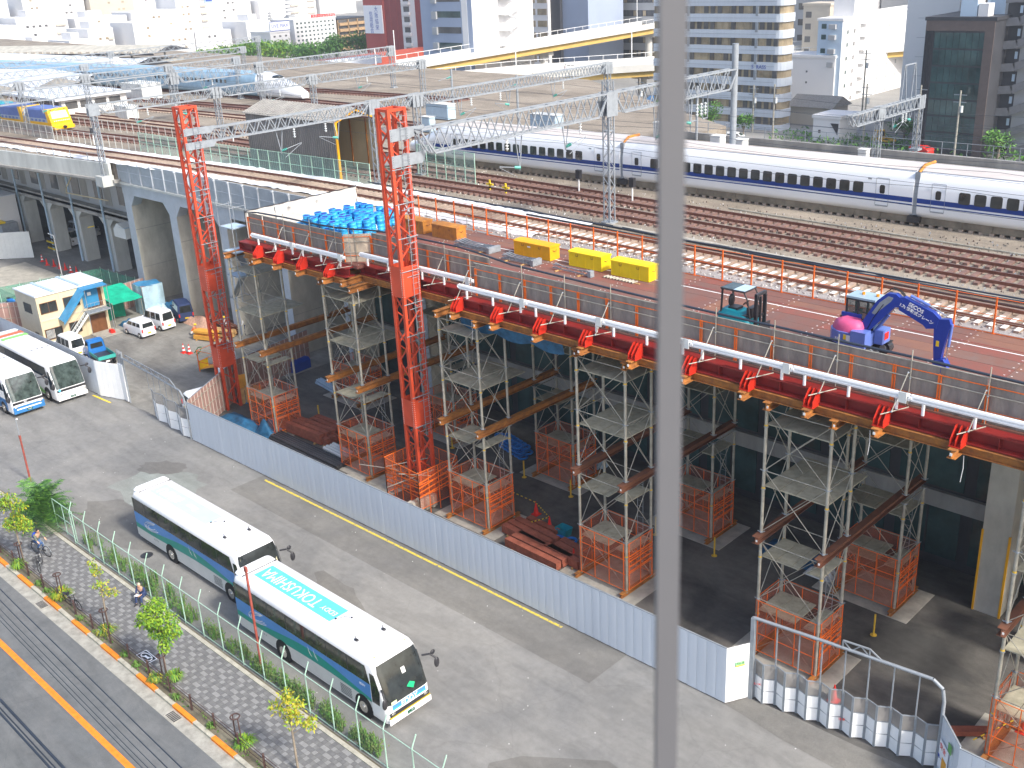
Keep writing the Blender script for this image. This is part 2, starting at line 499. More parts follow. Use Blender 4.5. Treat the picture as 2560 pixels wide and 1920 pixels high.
# pavers: 0.3 m, every fourth light, in the staggered check of the photograph
pcell = {}
far = MB()
n_near = 0
cells = []
PS_ = .225
for i in range(-385, -20):
    for j in range(12):
        x, y = i * PS_, 17.3 + j * PS_
        cells.append((abs(x + 28) + abs(y - 18), x, y, i, j))
cells.sort()
pm = {}
def paver_mesh(mm, tag_):
    if tag_ not in pm: pm[tag_] = MB().use(mm).box(0, PS_ - .01, 0, PS_ - .01, -.05, .0).mesh('paver')
    return pm[tag_]
for c, x, y, i, j in cells:
    light = (i + 2 * j) % 4 == 0 or ((i + 2 * j) % 4 == 1 and (i // 4 + j) % 3 == 0)
    mm = m_paverl if light else (m_paver, m_paverm)[(i * 7 + j * 13) % 3 == 0]
    h = .108 + .006 * rnd()
    if -42 < x < -22 and n_near < 300:
        O('paver', paver_mesh(mm, mm.name), pv, (x + .006, y + .006, h)); n_near += 1
    else:
        far.use(mm).box(x + .006, x + PS_ - .004, y + .006, y + PS_ - .004, .06, h)
st(far.obj('paver_field', par=pv), 'stuff')
st(MB().box(-150, 20, 20.0, 20.2, -.1, .16).obj('kerb', m_kerb))
st(MB().box(-150, 20, 20.2, 20.36, -.1, .03).obj('verge', m_soil))
def grate(x, y, lab):
    t = T('drain_grate', lab, 'drain grate', (x, y, .005), group='road drains')
    MB().box(-.42, .42, -.25, .25, 0, .012).obj('frame', m_slab, t)
    for q in range(7): MB().box(-.36 + q * .11, -.3 + q * .11, -.2, .2, .013, .022).obj('slat', m_blk, t)
grate(-52.4, 16.25, 'dark iron drain grate in the gutter beside the tree guard nearest the parked bicycle')
grate(-38.7, 16.25, 'dark iron drain grate in the gutter beside the last orange kerb block but one')
m = MB(); m.tube((0, 0, 0), (0, 0, .012), .36, 18); tag(m.obj('manhole_cover', m_blk, None, (-52.7, 22.5, .002)), 'round dark manhole cover on the lot between the fence and the rear coach', 'manhole')
# no-bicycle-parking mark
t = T('pavement_sign', 'white square no bicycle parking mark on the grey pavers by the railing', 'pavement mark', (-43.6, 17.6, .118))
MB().box(-.55, .55, -.28, .28, 0, .004).obj('border', m_signw, t)
MB().box(-.5, .5, -.24, .24, .004, .007).obj('plate', m_blk, t)
b = MB()
pts = [(.42 * math.cos(a * PI / 8), .19 * math.sin(a * PI / 8), .009) for a in range(17)]
b.path(pts, .028, 4); b.bar((-.3, -.14, .01), (.3, .14, .01), .05, .006); b.obj('emblem', m_signw, t)
MB().box(-.16, .2, -.05, .05, .008, .011).obj('bicycle_mark', m_signw, t)
# ------------------------------------------------------------------ foliage helper
def leaves(b, c, rx, ry, rz, n, s, mats, droop=.3, shell=.35):
    for k in range(n):
        while True:
            p = V((rnd() * 2 - 1, rnd() * 2 - 1, rnd() * 2 - 1))
            if shell < p.length < 1: break
        q = V((c[0] + p.x * rx, c[1] + p.y * ry, c[2] + p.z * rz))
        d = V((rnd() - .5, rnd() - .5, rnd() - .5 - droop)).normalized()
        u = d.cross(V((rnd() - .5, rnd() - .5, rnd() + .2))).normalized()
        l = s * (.6 + .8 * rnd()); w_ = l * .4
        b.use(mats[int(rnd() * len(mats))])
        b.add([q, q + d * l * .5 + u * w_ * .5, q + d * l, q + d * l * .5 - u * w_ * .5], [(0, 1, 2, 3)])
def blades(b, c, r, h, n, mats, arch=.6):
    for k in range(n):
        a = rnd() * 2 * PI
        rr = r * (rnd() ** .5) * .3
        p = V((c[0] + rr * math.cos(a), c[1] + rr * math.sin(a), c[2]))
        hh = h * (.5 + .5 * rnd()); ou = r * (.3 + .7 * rnd()) * arch
        dr = V((math.cos(a), math.sin(a), 0)); sd_ = V((-dr.y, dr.x, 0)) * .018
        m1 = p + dr * ou * .5 + V((0, 0, hh)); e = p + dr * ou + V((0, 0, hh * .55))
        b.use(mats[int(rnd() * len(mats))])
        b.add([p - sd_, p + sd_, m1 + sd_, m1 - sd_, e], [(0, 1, 2, 3), (3, 2, 4)])
def street_tree(x, y, h, clumps, lab, mats, lean=(0, 0), nl=420, ls=.17):
    t = T('street_tree', lab, 'tree', (x, y, .1), group='young trees along the kerb')
    b = MB(); b.tube((0, 0, 0), (lean[0] * .5, lean[1] * .5, h * .5), .055, 7, .045); b.tube((lean[0] * .5, lean[1] * .5, h * .5), (lean[0], lean[1], h * .95), .045, 7, .015)
    b.obj('trunk', m_bark, t)
    b = MB(); cr = MB()
    for (dx, dy, dz, r, f) in clumps:
        b.tube((lean[0] * dz / h, lean[1] * dz / h, dz * .75), (dx, dy, dz), .02, 5, .008)
        leaves(cr, (dx, dy, dz), r, r, r * .8, int(nl * f), ls, mats)
    b.obj('limbs', m_bark, t)
    cr.obj('crown', None, t)
    return t
street_tree(-41.4, 17.45, 4.3, [(0, 0, 3.6, .75, 1.5), (-.55, -.2, 3.1, .5, .7), (.5, .35, 3.2, .55, .8), (.1, .1, 4.05, .45, .6), (.25, .3, 2.4, .5, .8), (-.1, 0, 2.5, .4, .5), (.15, .1, 1.8, .33, .4), (-.6, .1, 2.6, .35, .4), (.6, .5, 2.6, .35, .4)],
            'round bright green street tree by the no parking mark on the pavement', (m_leaf, m_leaf, m_leafm), (.1, .1))
street_tree(-47.2, 17.45, 3.8, [(0, 0, 3.5, .3, .22), (.25, .1, 2.9, .26, .12), (.1, .2, 2.3, .3, .14), (.5, .4, 2.3, .25, .14), (-.2, 0, 3.9, .25, .14), (-.1, -.1, 2.7, .2, .08)],
            'thin sparse street tree beside the fallen white bag', (m_leaf, m_leafy), (.1, .1))
street_tree(-57.3, 17.4, 4.5, [(0, 0, 4.2, .5, .6), (-.5, -.2, 3.7, .5, .6), (.5, .3, 3.8, .45, .5), (0, .1, 2.7, .6, .8), (-.5, 0, 2.4, .5, .6), (.5, .4, 2.5, .5, .6), (.1, .2, 3.2, .3, .2)],
            'yellowing two tiered street tree by the parked bicycle and the cyclist', (m_leafy, m_leaf, m_leaf, m_leafm))
street_tree(-31.5, 17.9, 3.9, [(0, 0, 3.9, .3, .2), (.25, .1, 3.3, .45, .5), (-.6, -.2, 3.1, .35, .25), (.1, 0, 2.7, .4, .35), (.6, .5, 2.5, .4, .3), (-.1, 0, 3.6, .25, .15)],
            'small yellow leaved street tree nearest the front of the fence', (m_leafy, m_leafy, m_leaf))
street_tree(-41.8, 8.6, 3.5, [(0, 0, 3.3, .8, 1.2), (.6, .4, 2.8, .7, 1.), (-.5, .2, 2.6, .7, .9), (.9, -.3, 2.2, .6, .8)],
            'dull green bushy street tree on the far kerb under the cables', (m_leafm, m_leaf))
street_tree(-49.3, 9.1, 4, [(0, 0, 3.8, .7, 1.), (.6, .4, 3.3, .6, .7)],
            'green street tree on the far kerb cut by the left edge', (m_leafm, m_leaf))
# brown staked tree guards, hedge clumps
def guard(x, y, lab):
    t = T('tree_guard', lab, 'tree guard', (x, y, .1), group='dark ring topped tree guards')
    for s in (-.25, .25): MB().tube((s, 0, 0), (s * .8, 0, 1.25), .03, 6).obj('leg', m_rpost, t)
    b = MB(); n = 14
    b.path([(.2 * math.cos(a * 2 * PI / n) + .0, .2 * math.sin(a * 2 * PI / n), 1.25) for a in range(n + 1)], .035, 5)
    b.obj('ring', m_rpost, t)
guard(-41.45, 17.4, 'dark ring topped tree guard round the trunk of the round bright green tree')
guard(-47.2, 17.4, 'dark ring topped tree guard round the thin sparse tree')
guard(-52.4, 17.35, 'dark ring topped tree guard without a tree by the grass clump near the drain grate')
guard(-35.0, 17.3, 'dark empty tree guard ring at the right end of the railing')
guard(-57.4, 17.35, 'dark tree guard round the yellowing two tiered tree')
def clump(x, y, r, h, lab, mats=(m_weed, m_leaf, m_leafm), n=150):
    b = MB(); blades(b, (0, 0, 0), r, h, n, mats)
    return tag(b.obj('grass_clump', None, None, (x, y, .1)), lab, 'plant', 'arching grass clumps at the tree pits')
clump(-40.9, 17.6, .75, .5, 'leafy green grass clump right of the round green tree', n=190)
clump(-41.5, 16.95, .62, .45, 'pale striped grass clump left of the round green tree', (m_weed, m_leafy, m_leafm))
clump(-47.0, 17.25, .85, .5, 'arching grass clump at the thin sparse tree', (m_weed, m_leafy, m_leafm), 200)
clump(-52.0, 17.2, .95, .6, 'big arching grass clump by the empty tree guard', (m_leafy, m_leaf, m_leafm), 240)
clump(-57.0, 17.0, .8, .5, 'grass clump under the yellowing tree')
clump(-34.5, 17.3, .8, .4, 'low green clump below the empty ring guard', (m_leaf, m_leafm), 200)
for k, (x, lab) in enumerate(((-54.3, 'low weed tuft on the strip left of the first drain grate'), (-53.2, 'low weed tuft beside the first drain grate'), (-44.5, 'low weed tuft between two orange kerb blocks near the bicycle mark'), (-43.3, 'low weed tuft just left of the bicycle mark'), (-49.2, 'low weed tuft left of the thin tree'), (-36.6, 'low weed tuft left of the empty ring guard'), (-39.6, 'low weed tuft right of the pale striped clump'))):
    b = MB(); blades(b, (0, 0, 0), .35, .28, 60, (m_weed, m_leafm), .8); tag(b.obj('weed_tuft', None, None, (x, 16.95, .1)), lab, 'weeds', 'weed tufts along the kerb')
b = MB()
for k in range(150):
    x = -60 + 45 * rnd(); blades(b, (x, 16.8 + .4 * rnd(), .1), .12, .1, 5, (m_weed, m_leafm))
st(b.obj('kerb_weeds'), 'stuff')
# railing along the kerb
rt = T('pavement_railing', 'low dark railing of brown posts and thin rails between kerb and pavement', 'railing', (-45, 17.0, .1))
pmesh = MB().use(m_rpost).tube((0, 0, 0), (0, 0, .85), .05, 8).ell((0, 0, .85), .06, .06, .04, 8, 4).mesh('post')
for k in range(44): O('post', pmesh, rt, (-30 + 1.93 * k, 0, 0))
for z in (.35, .6, .78): MB().tube((-31, 0, z), (55, 0, z), .016, 5).obj('rail', m_rpost, rt)
# ------------------------------------------------------------------ green chain-link fence with cranked posts
ft = T('chain_link_fence', 'green chain link fence with cranked posts between pavement and coach lot', 'fence', (-45, 20.45, 0))
b = MB(); b.tube((0, 0, 0), (0, 0, 2.1), .032, 7); b.tube((0, 0, 2.1), (.05, .22, 2.68), .03, 7)
pmesh = b.use(m_grnf).mesh('post')
for k in range(19): O('post', pmesh, ft, (-12.3 + 1.78 * k - .0, 0, 0))
for z in (.12, 2.05): MB().tube((-12.3, 0, z), (22, 0, z), .021, 6).obj('rail', m_grnf, ft)
MB().add([(-12.3, .01, .1), (22, .01, .1), (22, .01, 2.05), (-12.3, .01, 2.05)], [(0, 1, 2, 3)]).obj('mesh_panel', m_chain, ft)
gt = T('fence_gate', 'green mesh gate leaf at the left end of the fence by the palm', 'gate', (-57.4, 20.5, 0))
for x in (-2.6, -1.3, 0): MB().tube((x, .1, 0), (x, .1, 2), .03, 6).obj('post', m_grnf, gt)
for z in (.15, 1, 2): MB().tube((-2.6, .1, z), (0, .1, z), .025, 6).obj('rail', m_grnf, gt)
MB().add([(-2.6, .11, .1), (0, .11, .1), (0, .11, 2), (-2.6, .11, 2)], [(0, 1, 2, 3)]).obj('mesh_panel', m_chain, gt)
# weeds behind the fence
b = MB()
for k in range(700):
    x = -57 + 27 * rnd() ** .8 if rnd() < .72 else -40 + 14 * rnd()
    if x > -44.5 and not any(abs(x - q) < .9 for q in (-42.7, -40.5, -38.2, -37, -35.2, -30.5, -33)): continue
    y = 20.55 + .7 * rnd() * (1.2 if x < -46 else .7)
    h = .35 + .7 * rnd() * (1 if x < -46 else .7)
    leaves(b, (x, y, h * .55), .16, .16, h * .5, 12, .12, (m_weed, m_weed, m_leafm), -.3, 0)
    if rnd() < .4: blades(b, (x, y, 0), .25, h, 6, (m_weed, m_leafm), .5)
st(b.obj('fence_weeds'), 'stuff')
# palm-like shrub
t = T('bushy_shrub', 'big dark green feathery shrub at the end of the fence', 'shrub', (-61.0, 20.3, 0))
b = MB(); b.tube((0, 0, 0), (0, 0, 1.6), .12, 7, .06); b.obj('trunk', m_bark, t)
b = MB()
for k in range(230):
    a = rnd() * 2 * PI; el = rnd() * 1.45 - .3; L_ = 1.1 + 1.0 * rnd()
    p0 = V(((rnd() - .5) * 1.3, (rnd() - .5) * .7, .4 + 1.6 * rnd()))
    d = V((math.cos(a) * math.cos(el), math.sin(a) * math.cos(el), math.sin(el)))
    for q in range(12):
        s = (q + 1) / 12 * L_
        p = p0 + d * s - V((0, 0, .32 * s * s / 1.5))
        sdv = V((-d.y, d.x, 0)).normalized()
        for sg in (-1, 1):
            b.use((m_leafd, m_leafd, m_leafm)[int(rnd() * 3)])
            e = p + sdv * sg * .24 + d * .12 - V((0, 0, .06))
            b.add([p, p + d * .06, e + d * .02, e], [(0, 1, 2, 3)])
b.obj('crown', None, t)
# lamp poles
def lampole(x, y, h, lab, up=0):
    t = T('lamp_pole', lab, 'lamp pole', (x, y, 0))
    MB().tube((0, 0, 0), (0, 0, h), .07, 8, .06).obj('pole', m_rustpole, t)
    MB().box(-.09, .09, -.05, .05, h, h + .25).obj('cap', m_rustpole, t)
    if up: MB().tube((0, 0, h), (0, 0, h + up), .035, 6).obj('extension', m_galv, t); MB().ell((0.05, .05, h + up), .09, .07, .05, 8, 5).obj('camera_head', m_white, t)
    MB().tube((0.08, 0, h - .35), (-.2, .1, h - .4), .02, 5).obj('bracket', m_red, t)
    return t
m_rustpole = M('rusty lamp pole', (.3, .07, .05), .7, var=.35, scale=3)
lampole(-38.4, 20.75, 5.5, 'rusty red pole with red cords standing in front of the two coaches')
lampole(-67.7, 22.2, 3.1, 'rusty pole with a thin grey extension rising above the dark shrub', 1.4)
# overhead cables across the road
for k, (y, z, r) in enumerate(((11.9, 7.0, .022), (11.58, 7., .02), (11.33, 7., .014), (11.15, 7., .014), (11.02, 7.0, .014), (8.95, 7., .05), (8.65, 7., .04), (8.8, 6.9, .025))):
    b = MB()
    dy = -.45 if k < 5 else -.1
    b.path([(x, y + dy * (x + 43) / 15, z + .0006 * (x + 35) ** 2) for x in range(-90, 31, 10)], r, 5)
    tag(b.obj('overhead_cable', m_wire), ('topmost thin black cable over the road', 'second thin black cable over the road', 'third thin cable over the road', 'fourth thin cable over the road', 'fifth thin cable over the road', 'thick black cable bundle at the lower left corner', 'pale edged thick cable at the lower left corner', 'thin cable between the two thick ones at the lower left')[k], 'cable', 'utility cables above the road')
# ------------------------------------------------------------------ people and bicycles
def skin_body(name, verts, edges, radii, par, m, lvl=2, root=0):
    me = bpy.data.meshes.new(name)
    me.from_pydata([V(v) for v in verts], edges, [])
    me.materials.append(m)
    o = O(name, me, par)
    md = o.modifiers.new('skin', 'SKIN'); md.use_smooth_shade = True
    for k, r in enumerate(radii): me.skin_vertices[0].data[k].radius = (r, r) if not isinstance(r, tuple) else r
    me.skin_vertices[0].data[root].use_root = True
    sb = o.modifiers.new('sub', 'SUBSURF'); sb.levels = sb.render_levels = lvl
    return o
def person(label, loc, rz, J, top, legs, hair, hat=None, scale=1.):
    """J: joint positions in metres (x forward)"""
    t = T('person', label, 'person', loc, rz)
    t.scale = (scale,) * 3
    P_ = J
    skin_body('body', [P_['pel'], P_['belly'], P_['chest'], P_['neck'], P_['head'], P_['shl'], P_['ell'], P_['hal'], P_['shr'], P_['elr'], P_['har'], P_['hipl'], P_['knl'], P_['anl'], P_['tol'], P_['hipr'], P_['knr'], P_['anr'], P_['tor']],
              [(0, 1), (1, 2), (2, 3), (3, 4), (2, 5), (5, 6), (6, 7), (2, 8), (8, 9), (9, 10), (0, 11), (11, 12), (12, 13), (13, 14), (0, 15), (15, 16), (16, 17), (17, 18)],
              [.12, .115, .13, .05, .06, .05, .038, .028, .05, .038, .028, .075, .052, .034, .03, .075, .052, .034, .03], t, m_skin)
    sh = lambda a, b_, q: tuple(a[i] + (b_[i] - a[i]) * q for i in range(3))
    skin_body('jacket', [P_['pel'], P_['belly'], P_['chest'], P_['shl'], P_['ell'], sh(P_['ell'], P_['hal'], .75), P_['shr'], P_['elr'], sh(P_['elr'], P_['har'], .75)],
              [(0, 1), (1, 2), (2, 3), (3, 4), (4, 5), (2, 6), (6, 7), (7, 8)], [.14, .145, .155, .075, .056, .046, .075, .056, .046], t, top)
    skin_body('trousers', [P_['pel'], P_['hipl'], P_['knl'], P_['anl'], P_['hipr'], P_['knr'], P_['anr']],
              [(0, 1), (1, 2), (2, 3), (0, 4), (4, 5), (5, 6)], [.135, .092, .068, .055, .092, .068, .055], t, legs)
    h = V(P_['head'])
    MB().ell(h + V((0, 0, .05)), .085, .075, .115, 14, 10).obj('head', m_skin, t)
    f = MB(); f.use(m_hair)
    for s in (-.032, .032): f.ell(h + V((.078, s, .06)), .012, .013, .009, 6, 4)
    f.obj('eyes', None, t)
    f = MB(); f.ell(h + V((.09, 0, .03)), .018, .012, .022, 6, 5)
    for s in (-.077, .077): f.ell(h + V((0, s, .045)), .018, .01, .028, 6, 5)
    f.obj('nose_and_ears', m_skin, t)
    MB().ell(h + V((.078, 0, -.005)), .01, .024, .006, 6, 4).obj('mouth', m_red, t)
    MB().ell(h + V((-.018, 0, .085)), .09, .085, .1, 12, 8).obj('hair', hair, t)
    for key, s in (('hal', 1), ('har', -1)):
        p = V(P_[key]); e = V(P_['ell' if s > 0 else 'elr']); d = (p - e).normalized()
        x = d.cross(V((0, 0, 1))).normalized(); u = x.cross(d)
        b = MB(); b.bar(p - d * .01, p + d * .09, .08, .028, u)
        for q in range(4):
            a = p + d * .085 + x * (-.03 + .02 * q)
            l = (.06, .07, .068, .052)[q]
            b.tube(a, a + d * l * .5, .0085, 5, .008); b.tube(a + d * l * .5, a + d * l * .85 - u * .03, .008, 5, .007)
        b.tube(p + d * .02 + x * .03 * s, p + d * .065 + x * .065 * s - u * .015, .011, 5, .009)
        b.obj('hand', m_skin, t)
    for key, s in (('anl', 'tol'), ('anr', 'tor')):
        b = MB(); a, c = V(P_[key]), V(P_[s]); d = (c - a); d.z = 0; d.normalize()
        b.ell(a + d * .07 - V((0, 0, .03)), .0 + abs(d.x) * .13 + .05, abs(d.y) * .13 + .05, .05, 10, 6); b.obj('shoe', m_blk, t)
    if hat:
        b = MB(); b.ell(h + V((0, 0, .11)), .12, .11, .095, 12, 8); b.tube(h + V((.02, 0, .08)), h + V((.02, 0, .095)), .14, 14); b.obj('helmet', hat, t)
    return t
def bicycle(label, loc, rz, frame=m_galv, basket=True, group=None, lean=0.):
    t = T('bicycle', label, 'bicycle', loc, rz, group)
    t.rotation_euler[0] = lean
    for x in (-.53, .53):
        b = MB(); n = 20
        b.path([(x + .33 * math.cos(a * 2 * PI / n), 0, .34 + .33 * math.sin(a * 2 * PI / n)) for a in range(n + 1)], .02, 5)
        wh = b.obj('wheel', m_black, t)
        b = MB()
        for a in range(9): b.tube((x, 0, .34), (x + .32 * math.cos(a * 2 * PI / 9), 0, .34 + .32 * math.sin(a * 2 * PI / 9)), .004, 3)
        b.obj('spokes', m_chrome, wh)
        b = MB(); b.path([(x + .36 * math.cos(a), 0, .35 + .36 * math.sin(a)) for a in (2.6, 2.1, 1.6, 1.1, .6, .1)], .02, 4); b.obj('mudguard', frame, t)
    b = MB()
    for p, q in (((-.53, 0, .34), (-.05, 0, .3)), ((-.05, 0, .3), (-.2, 0, .82)), ((-.53, 0, .34), (-.17, 0, .7)), ((-.05, 0, .3), (.38, 0, .7)), ((-.15, 0, .6), (.36, 0, .78)), ((.53, 0, .34), (.34, 0, .98))): b.tube(p, q, .018, 6)
    b.obj('frame', frame, t)
    MB().ell((-.22, 0, .86), .13, .09, .04, 8, 5).obj('saddle', m_black, t)
    MB().path([(.2, .28, .98), (.34, .16, 1.02), (.34, -.16, 1.02), (.2, -.28, .98)], .014, 5).obj('handlebar', m_chrome, t)
    MB().tube((-.05, -.04, .3), (-.05, .04, .3), .08, 10).obj('chainwheel', m_chrome, t)
    b = MB(); b.tube((-.05, .09, .3), (.06, .1, .18), .012, 5); b.tube((-.05, -.09, .3), (-.16, -.1, .42), .012, 5); b.obj('pedals', m_blk, t)
    if basket:
        b = MB()
        for z in (.75, .85, .95): b.path([(.42, -.16, z), (.72, -.16, z), (.72, .16, z), (.42, .16, z), (.42, -.16, z)], .007, 4)
        for x, y in ((.42, -.16), (.57, -.16), (.72, -.16), (.72, 0), (.72, .16), (.57, .16), (.42, .16)): b.tube((x * .97, y * .9, .72), (x, y, .97), .006, 4)
        b.obj('basket', m_blk, t)
    b = MB(); b.box(-.75, -.35, -.06, .06, .7, .72); b.obj('carrier', m_blk, t)
    return t
PV = .11
bicycle('silver bicycle being ridden along the pavement by the tree', (-57.4, 18.5, PV), .25, m_galv, False)
J = dict(pel=(-.22, 0, .92), belly=(-.14, 0, 1.08), chest=(-.02, 0, 1.3), neck=(.05, 0, 1.44), head=(.1, 0, 1.53), shl=(-.02, .18, 1.36), ell=(.1, .24, 1.15), hal=(.24, .24, 1.02), shr=(-.02, -.18, 1.36), elr=(.1, -.24, 1.15), har=(.24, -.24, 1.02),
         hipl=(-.2, .09, .88), knl=(.12, .11, .62), anl=(-.0, .11, .27), tol=(.12, .11, .22), hipr=(-.2, -.09, .88), knr=(.16, -.11, .78), anr=(-.1, -.11, .48), tor=(.02, -.11, .44))
person('cyclist in a grey green jacket and blue trousers riding along the pavement', (-57.4, 18.5, PV), .25, J, m_olive, m_jean, m_hair)
b = MB(); b.ell((0, 0, 0), .12, .16, .21, 10, 8); b.box(-.13, -.08, -.1, .1, -.15, .05)
tag(b.obj('backpack', M('blue backpack cloth', (.02, .06, .45), .8), None, (-57.66, 18.43, PV + 1.2), .25), "bright blue backpack on the cyclist's back", 'backpack')
bicycle('black bicycle with a front basket parked by the yellowing tree', (-56.0, 17.85, PV), -.5, m_blk, True, None, .12)
bicycle('dark bicycle leaning on the railing below the big grass clump', (-50.6, 17.25, PV), .1, m_blk, False, None, .1)
J = dict(pel=(0, 0, .38), belly=(.05, 0, .52), chest=(.12, 0, .76), neck=(.17, 0, .9), head=(.22, 0, .98), shl=(.12, .19, .82), ell=(.2, .25, .6), hal=(.42, .12, .55), shr=(.12, -.19, .82), elr=(.2, -.25, .6), har=(.42, -.1, .55),
         hipl=(.02, .1, .36), knl=(.45, .16, .42), anl=(.5, .16, .08), tol=(.62, .18, .05), hipr=(.02, -.1, .36), knr=(.45, -.14, .42), anr=(.52, -.14, .08), tor=(.64, -.14, .05))
person('grey haired person in a dark blue top sitting by the fence reading papers', (-48.4, 20.05, PV), -1.0, J, m_navy, m_navy, M('grey hair', (.5, .42, .33), .8))
MB().bar((0, 0, 0), (.22, .1, .05), .22, .006)
tag(MB().bar((-.12, 0, 0), (.12, 0, .02), .2, .01).obj('paper', m_wcloth, None, (-48.15, 19.6, PV + .57), .3), 'white paper held by the seated person', 'paper')
tag(MB().ell((0, 0, .1), .2, .15, .12, 9, 6).obj('plastic_bag', m_wcloth, None, (-47.35, 17.05, .1)), 'white bag lying under the thin sparse tree', 'bag')
# ------------------------------------------------------------------ coaches
def rrect(x0, x1, y, z, r, n=4):
    pts = []
    for cx, cy, a0 in ((x1 - r, y - r, 0), (x0 + r, y - r, 90), (x0 + r, -y + r, 180), (x1 - r, -y + r, 270)):
        for k in range(n + 1):
            a = math.radians(a0 + 90 * k / n)
            pts.append((cx + r * math.cos(a), cy + r * math.sin(a), z))
    return pts
def wheel(par, x, y, s, r=.5, w_=.28, rim=m_chrome):
    b = MB(); b.tube((x, y - s * w_, r), (x, y, r), r, 20); b.tube((x, y, r), (x, y + s * .012, r), r * .86, 20)
    o = b.obj('wheel', m_black, par)
    b = MB(); b.tube((x, y + s * .012, r), (x, y + s * .03, r), r * .58, 16); b.tube((x, y + s * .03, r), (x, y + s * .06, r), r * .22, 10); b.obj('rim', rim, o)
def coach(loc, label, kind, group):
    L = 11.8
    t = T('coach', label, 'coach', loc, 0, group)
    fx = lambda z: 0 if z < 1.2 else -.72 * ((z - 1.2) / 1.85) ** 1.1
    lv = [(.32, .0, 1.2), (.5, .04, 1.22), (1.2, .0, 1.225), (1.8, fx(1.8), 1.225), (2.4, fx(2.4), 1.22), (2.9, fx(2.9), 1.2), (3.12, fx(3.05) - .1, 1.14), (3.24, -1.15, 1.0), (3.28, -1.5, .8)]
    secs = []
    for z, x, y in lv:
        rr = .3 if z < 3.1 else .35
        bk = 0 if z < 1.5 else .02 * (z - 1.5)
        secs.append(rrect(-L + bk + (.0 if z < 3.1 else (z - 3.1) * 2.0), x, y, z, rr))
    MB().loft(secs, True, True).obj('body', m_body, t)
    sidey = 1.228
    for s in (-1, 1):
        b = MB()
        X0, X1 = -.95, -11.62
        pl = [(X0 - .1, 1.98), (X1, 1.98), (X1, 2.86), (X0 - .35, 2.86)]
        b.prism(pl, (0, s * sidey, 0), (1, 0, 0), (0, 0, 1), (0, s, 0), .01)
        wob = b.obj('side_glass', m_glass, t)
        b = MB()
        for q in range(1, 7): b.box(-1.0 - q * 1.55, -1.05 - q * 1.55, s * (sidey + .01), s * (sidey + .014), 2.0, 2.84)
        b.obj('window_divider', m_blk, wob)
        b = MB(); b.prism([(-.5, 1.12), (-1.0, 1.12), (-1.02, 2.6), (-.72, 2.6), (-.42, 1.8)], (0, s * sidey, 0), (1, 0, 0), (0, 0, 1), (0, s, 0), .01); b.obj('driver_window', m_glass, t)
        for x in (-1.67, -7.8):
            b = MB(); b.tube((x, s * 1.1, .52), (x, s * 1.233, .52), .62, 22); b.obj('wheel_arch', m_black, t)
            wheel(t, x, s * 1.235, s)
        if kind in ('eddy', 'plain'):
            def band(nm, up, lo, m, off):
                b = MB(); n = 18; P1 = []
                for q in range(n + 1):
                    x = -1.05 - (L - 1.2) * q / n
                    P1.append((x, q / n))
                vs = []
                for x, q in P1: vs += [(x, s * (sidey + off), lo(q)), (x, s * (sidey + off), up(q))]
                b.add(vs, [(2 * k_, 2 * k_ + 2, 2 * k_ + 3, 2 * k_ + 1) if s < 0 else (2 * k_ + 1, 2 * k_ + 3, 2 * k_ + 2, 2 * k_) for k_ in range(n)])
                b.obj(nm, m, t)
            mid = lambda q: 1.45 + .28 * math.sin(q * 6.2 - 1.) * (1 - q * .2)
            band('blue_stripe', lambda q: 1.97, mid, m_blue, .004)
            band('green_stripe', mid, lambda q: 1.05 + .12 * math.sin(q * 5), m_green, .004)
            band('lower_panel', lambda q: 1.05 + .12 * math.sin(q * 5), lambda q: .42, m_silver, .003)
            b = MB()
            for q in range(3):
                pts = [(-9.7 + (.85 - .2 * q) * math.cos(a * .35), s * (sidey + .008), 1.55 + (.3 - .07 * q) * math.sin(a * .35) + .12 * math.cos(a * .35)) for a in range(3, 17)]
                b.path(pts, .018, 4)
            for q in (0, .45): b.prism([(-5.2 - q, 1.85), (-5.08 - q, 1.6), (-4.9 - q, 1.35), (-5.1 - q, 1.5)], (0, s * (sidey + .005), 0), (1, 0, 0), (0, 0, 1), (0, s, 0), .004)
            b.obj('emblem', m_silver, t)
            b = MB()
            for q in range(6): b.box(-3.3 - q * .0, -2.5, s * (sidey + .004), s * (sidey + .012), .5 + q * .09, .53 + q * .09)
            for q in range(4): b.tube((-9.2 - .15 * q, s * sidey, .8), (-9.2 - .15 * q, s * (sidey + .01), .8), .03, 6)
            b.obj('vents', m_blk, t)
            if kind == 'eddy':
                text('EDDY', .16, m_white, t, (-1.6, s * (sidey + .012), 1.72), (PI / 2, 0, 0 if s < 0 else PI))
        elif kind == 'green':
            b = MB(); b.prism([(-1.2, .45), (-2.8, .45), (-5.4, 1.2), (-6.6, 1.97), (-5.6, 1.97), (-4.2, 1.2)], (0, s * (sidey + .002), 0), (1, 0, 0), (0, 0, 1), (0, s, 0), .005); b.obj('green_stripe', m_gbus, t)
            b = MB(); b.prism([(-5.6, 1.3), (-6.9, 1.97), (-7.6, 1.97), (-6.5, 1.2)], (0, s * (sidey + .002), 0), (1, 0, 0), (0, 0, 1), (0, s, 0), .005); b.obj('red_stripe', m_rbus, t)
        else:
            b = MB(); b.box(-.9, -11.5, s * sidey, s * (sidey + .006), .42, 1.3); b.obj('blue_stripe', m_bbus, t)
    # windscreen
    n = 16; b = MB(); vs = []
    for j in range(6):
        z = 1.26 + 1.74 * j / 5
        for k_ in range(n + 1):
            y = (-1 + 2 * k_ / n) * (1.13 if j < 5 else 1.06)
            bow = (.3 - math.sqrt(max(0, .09 - max(0, abs(y) - .925) ** 2))) - .006
            vs.append((fx(z) + .012 - bow, y, z))
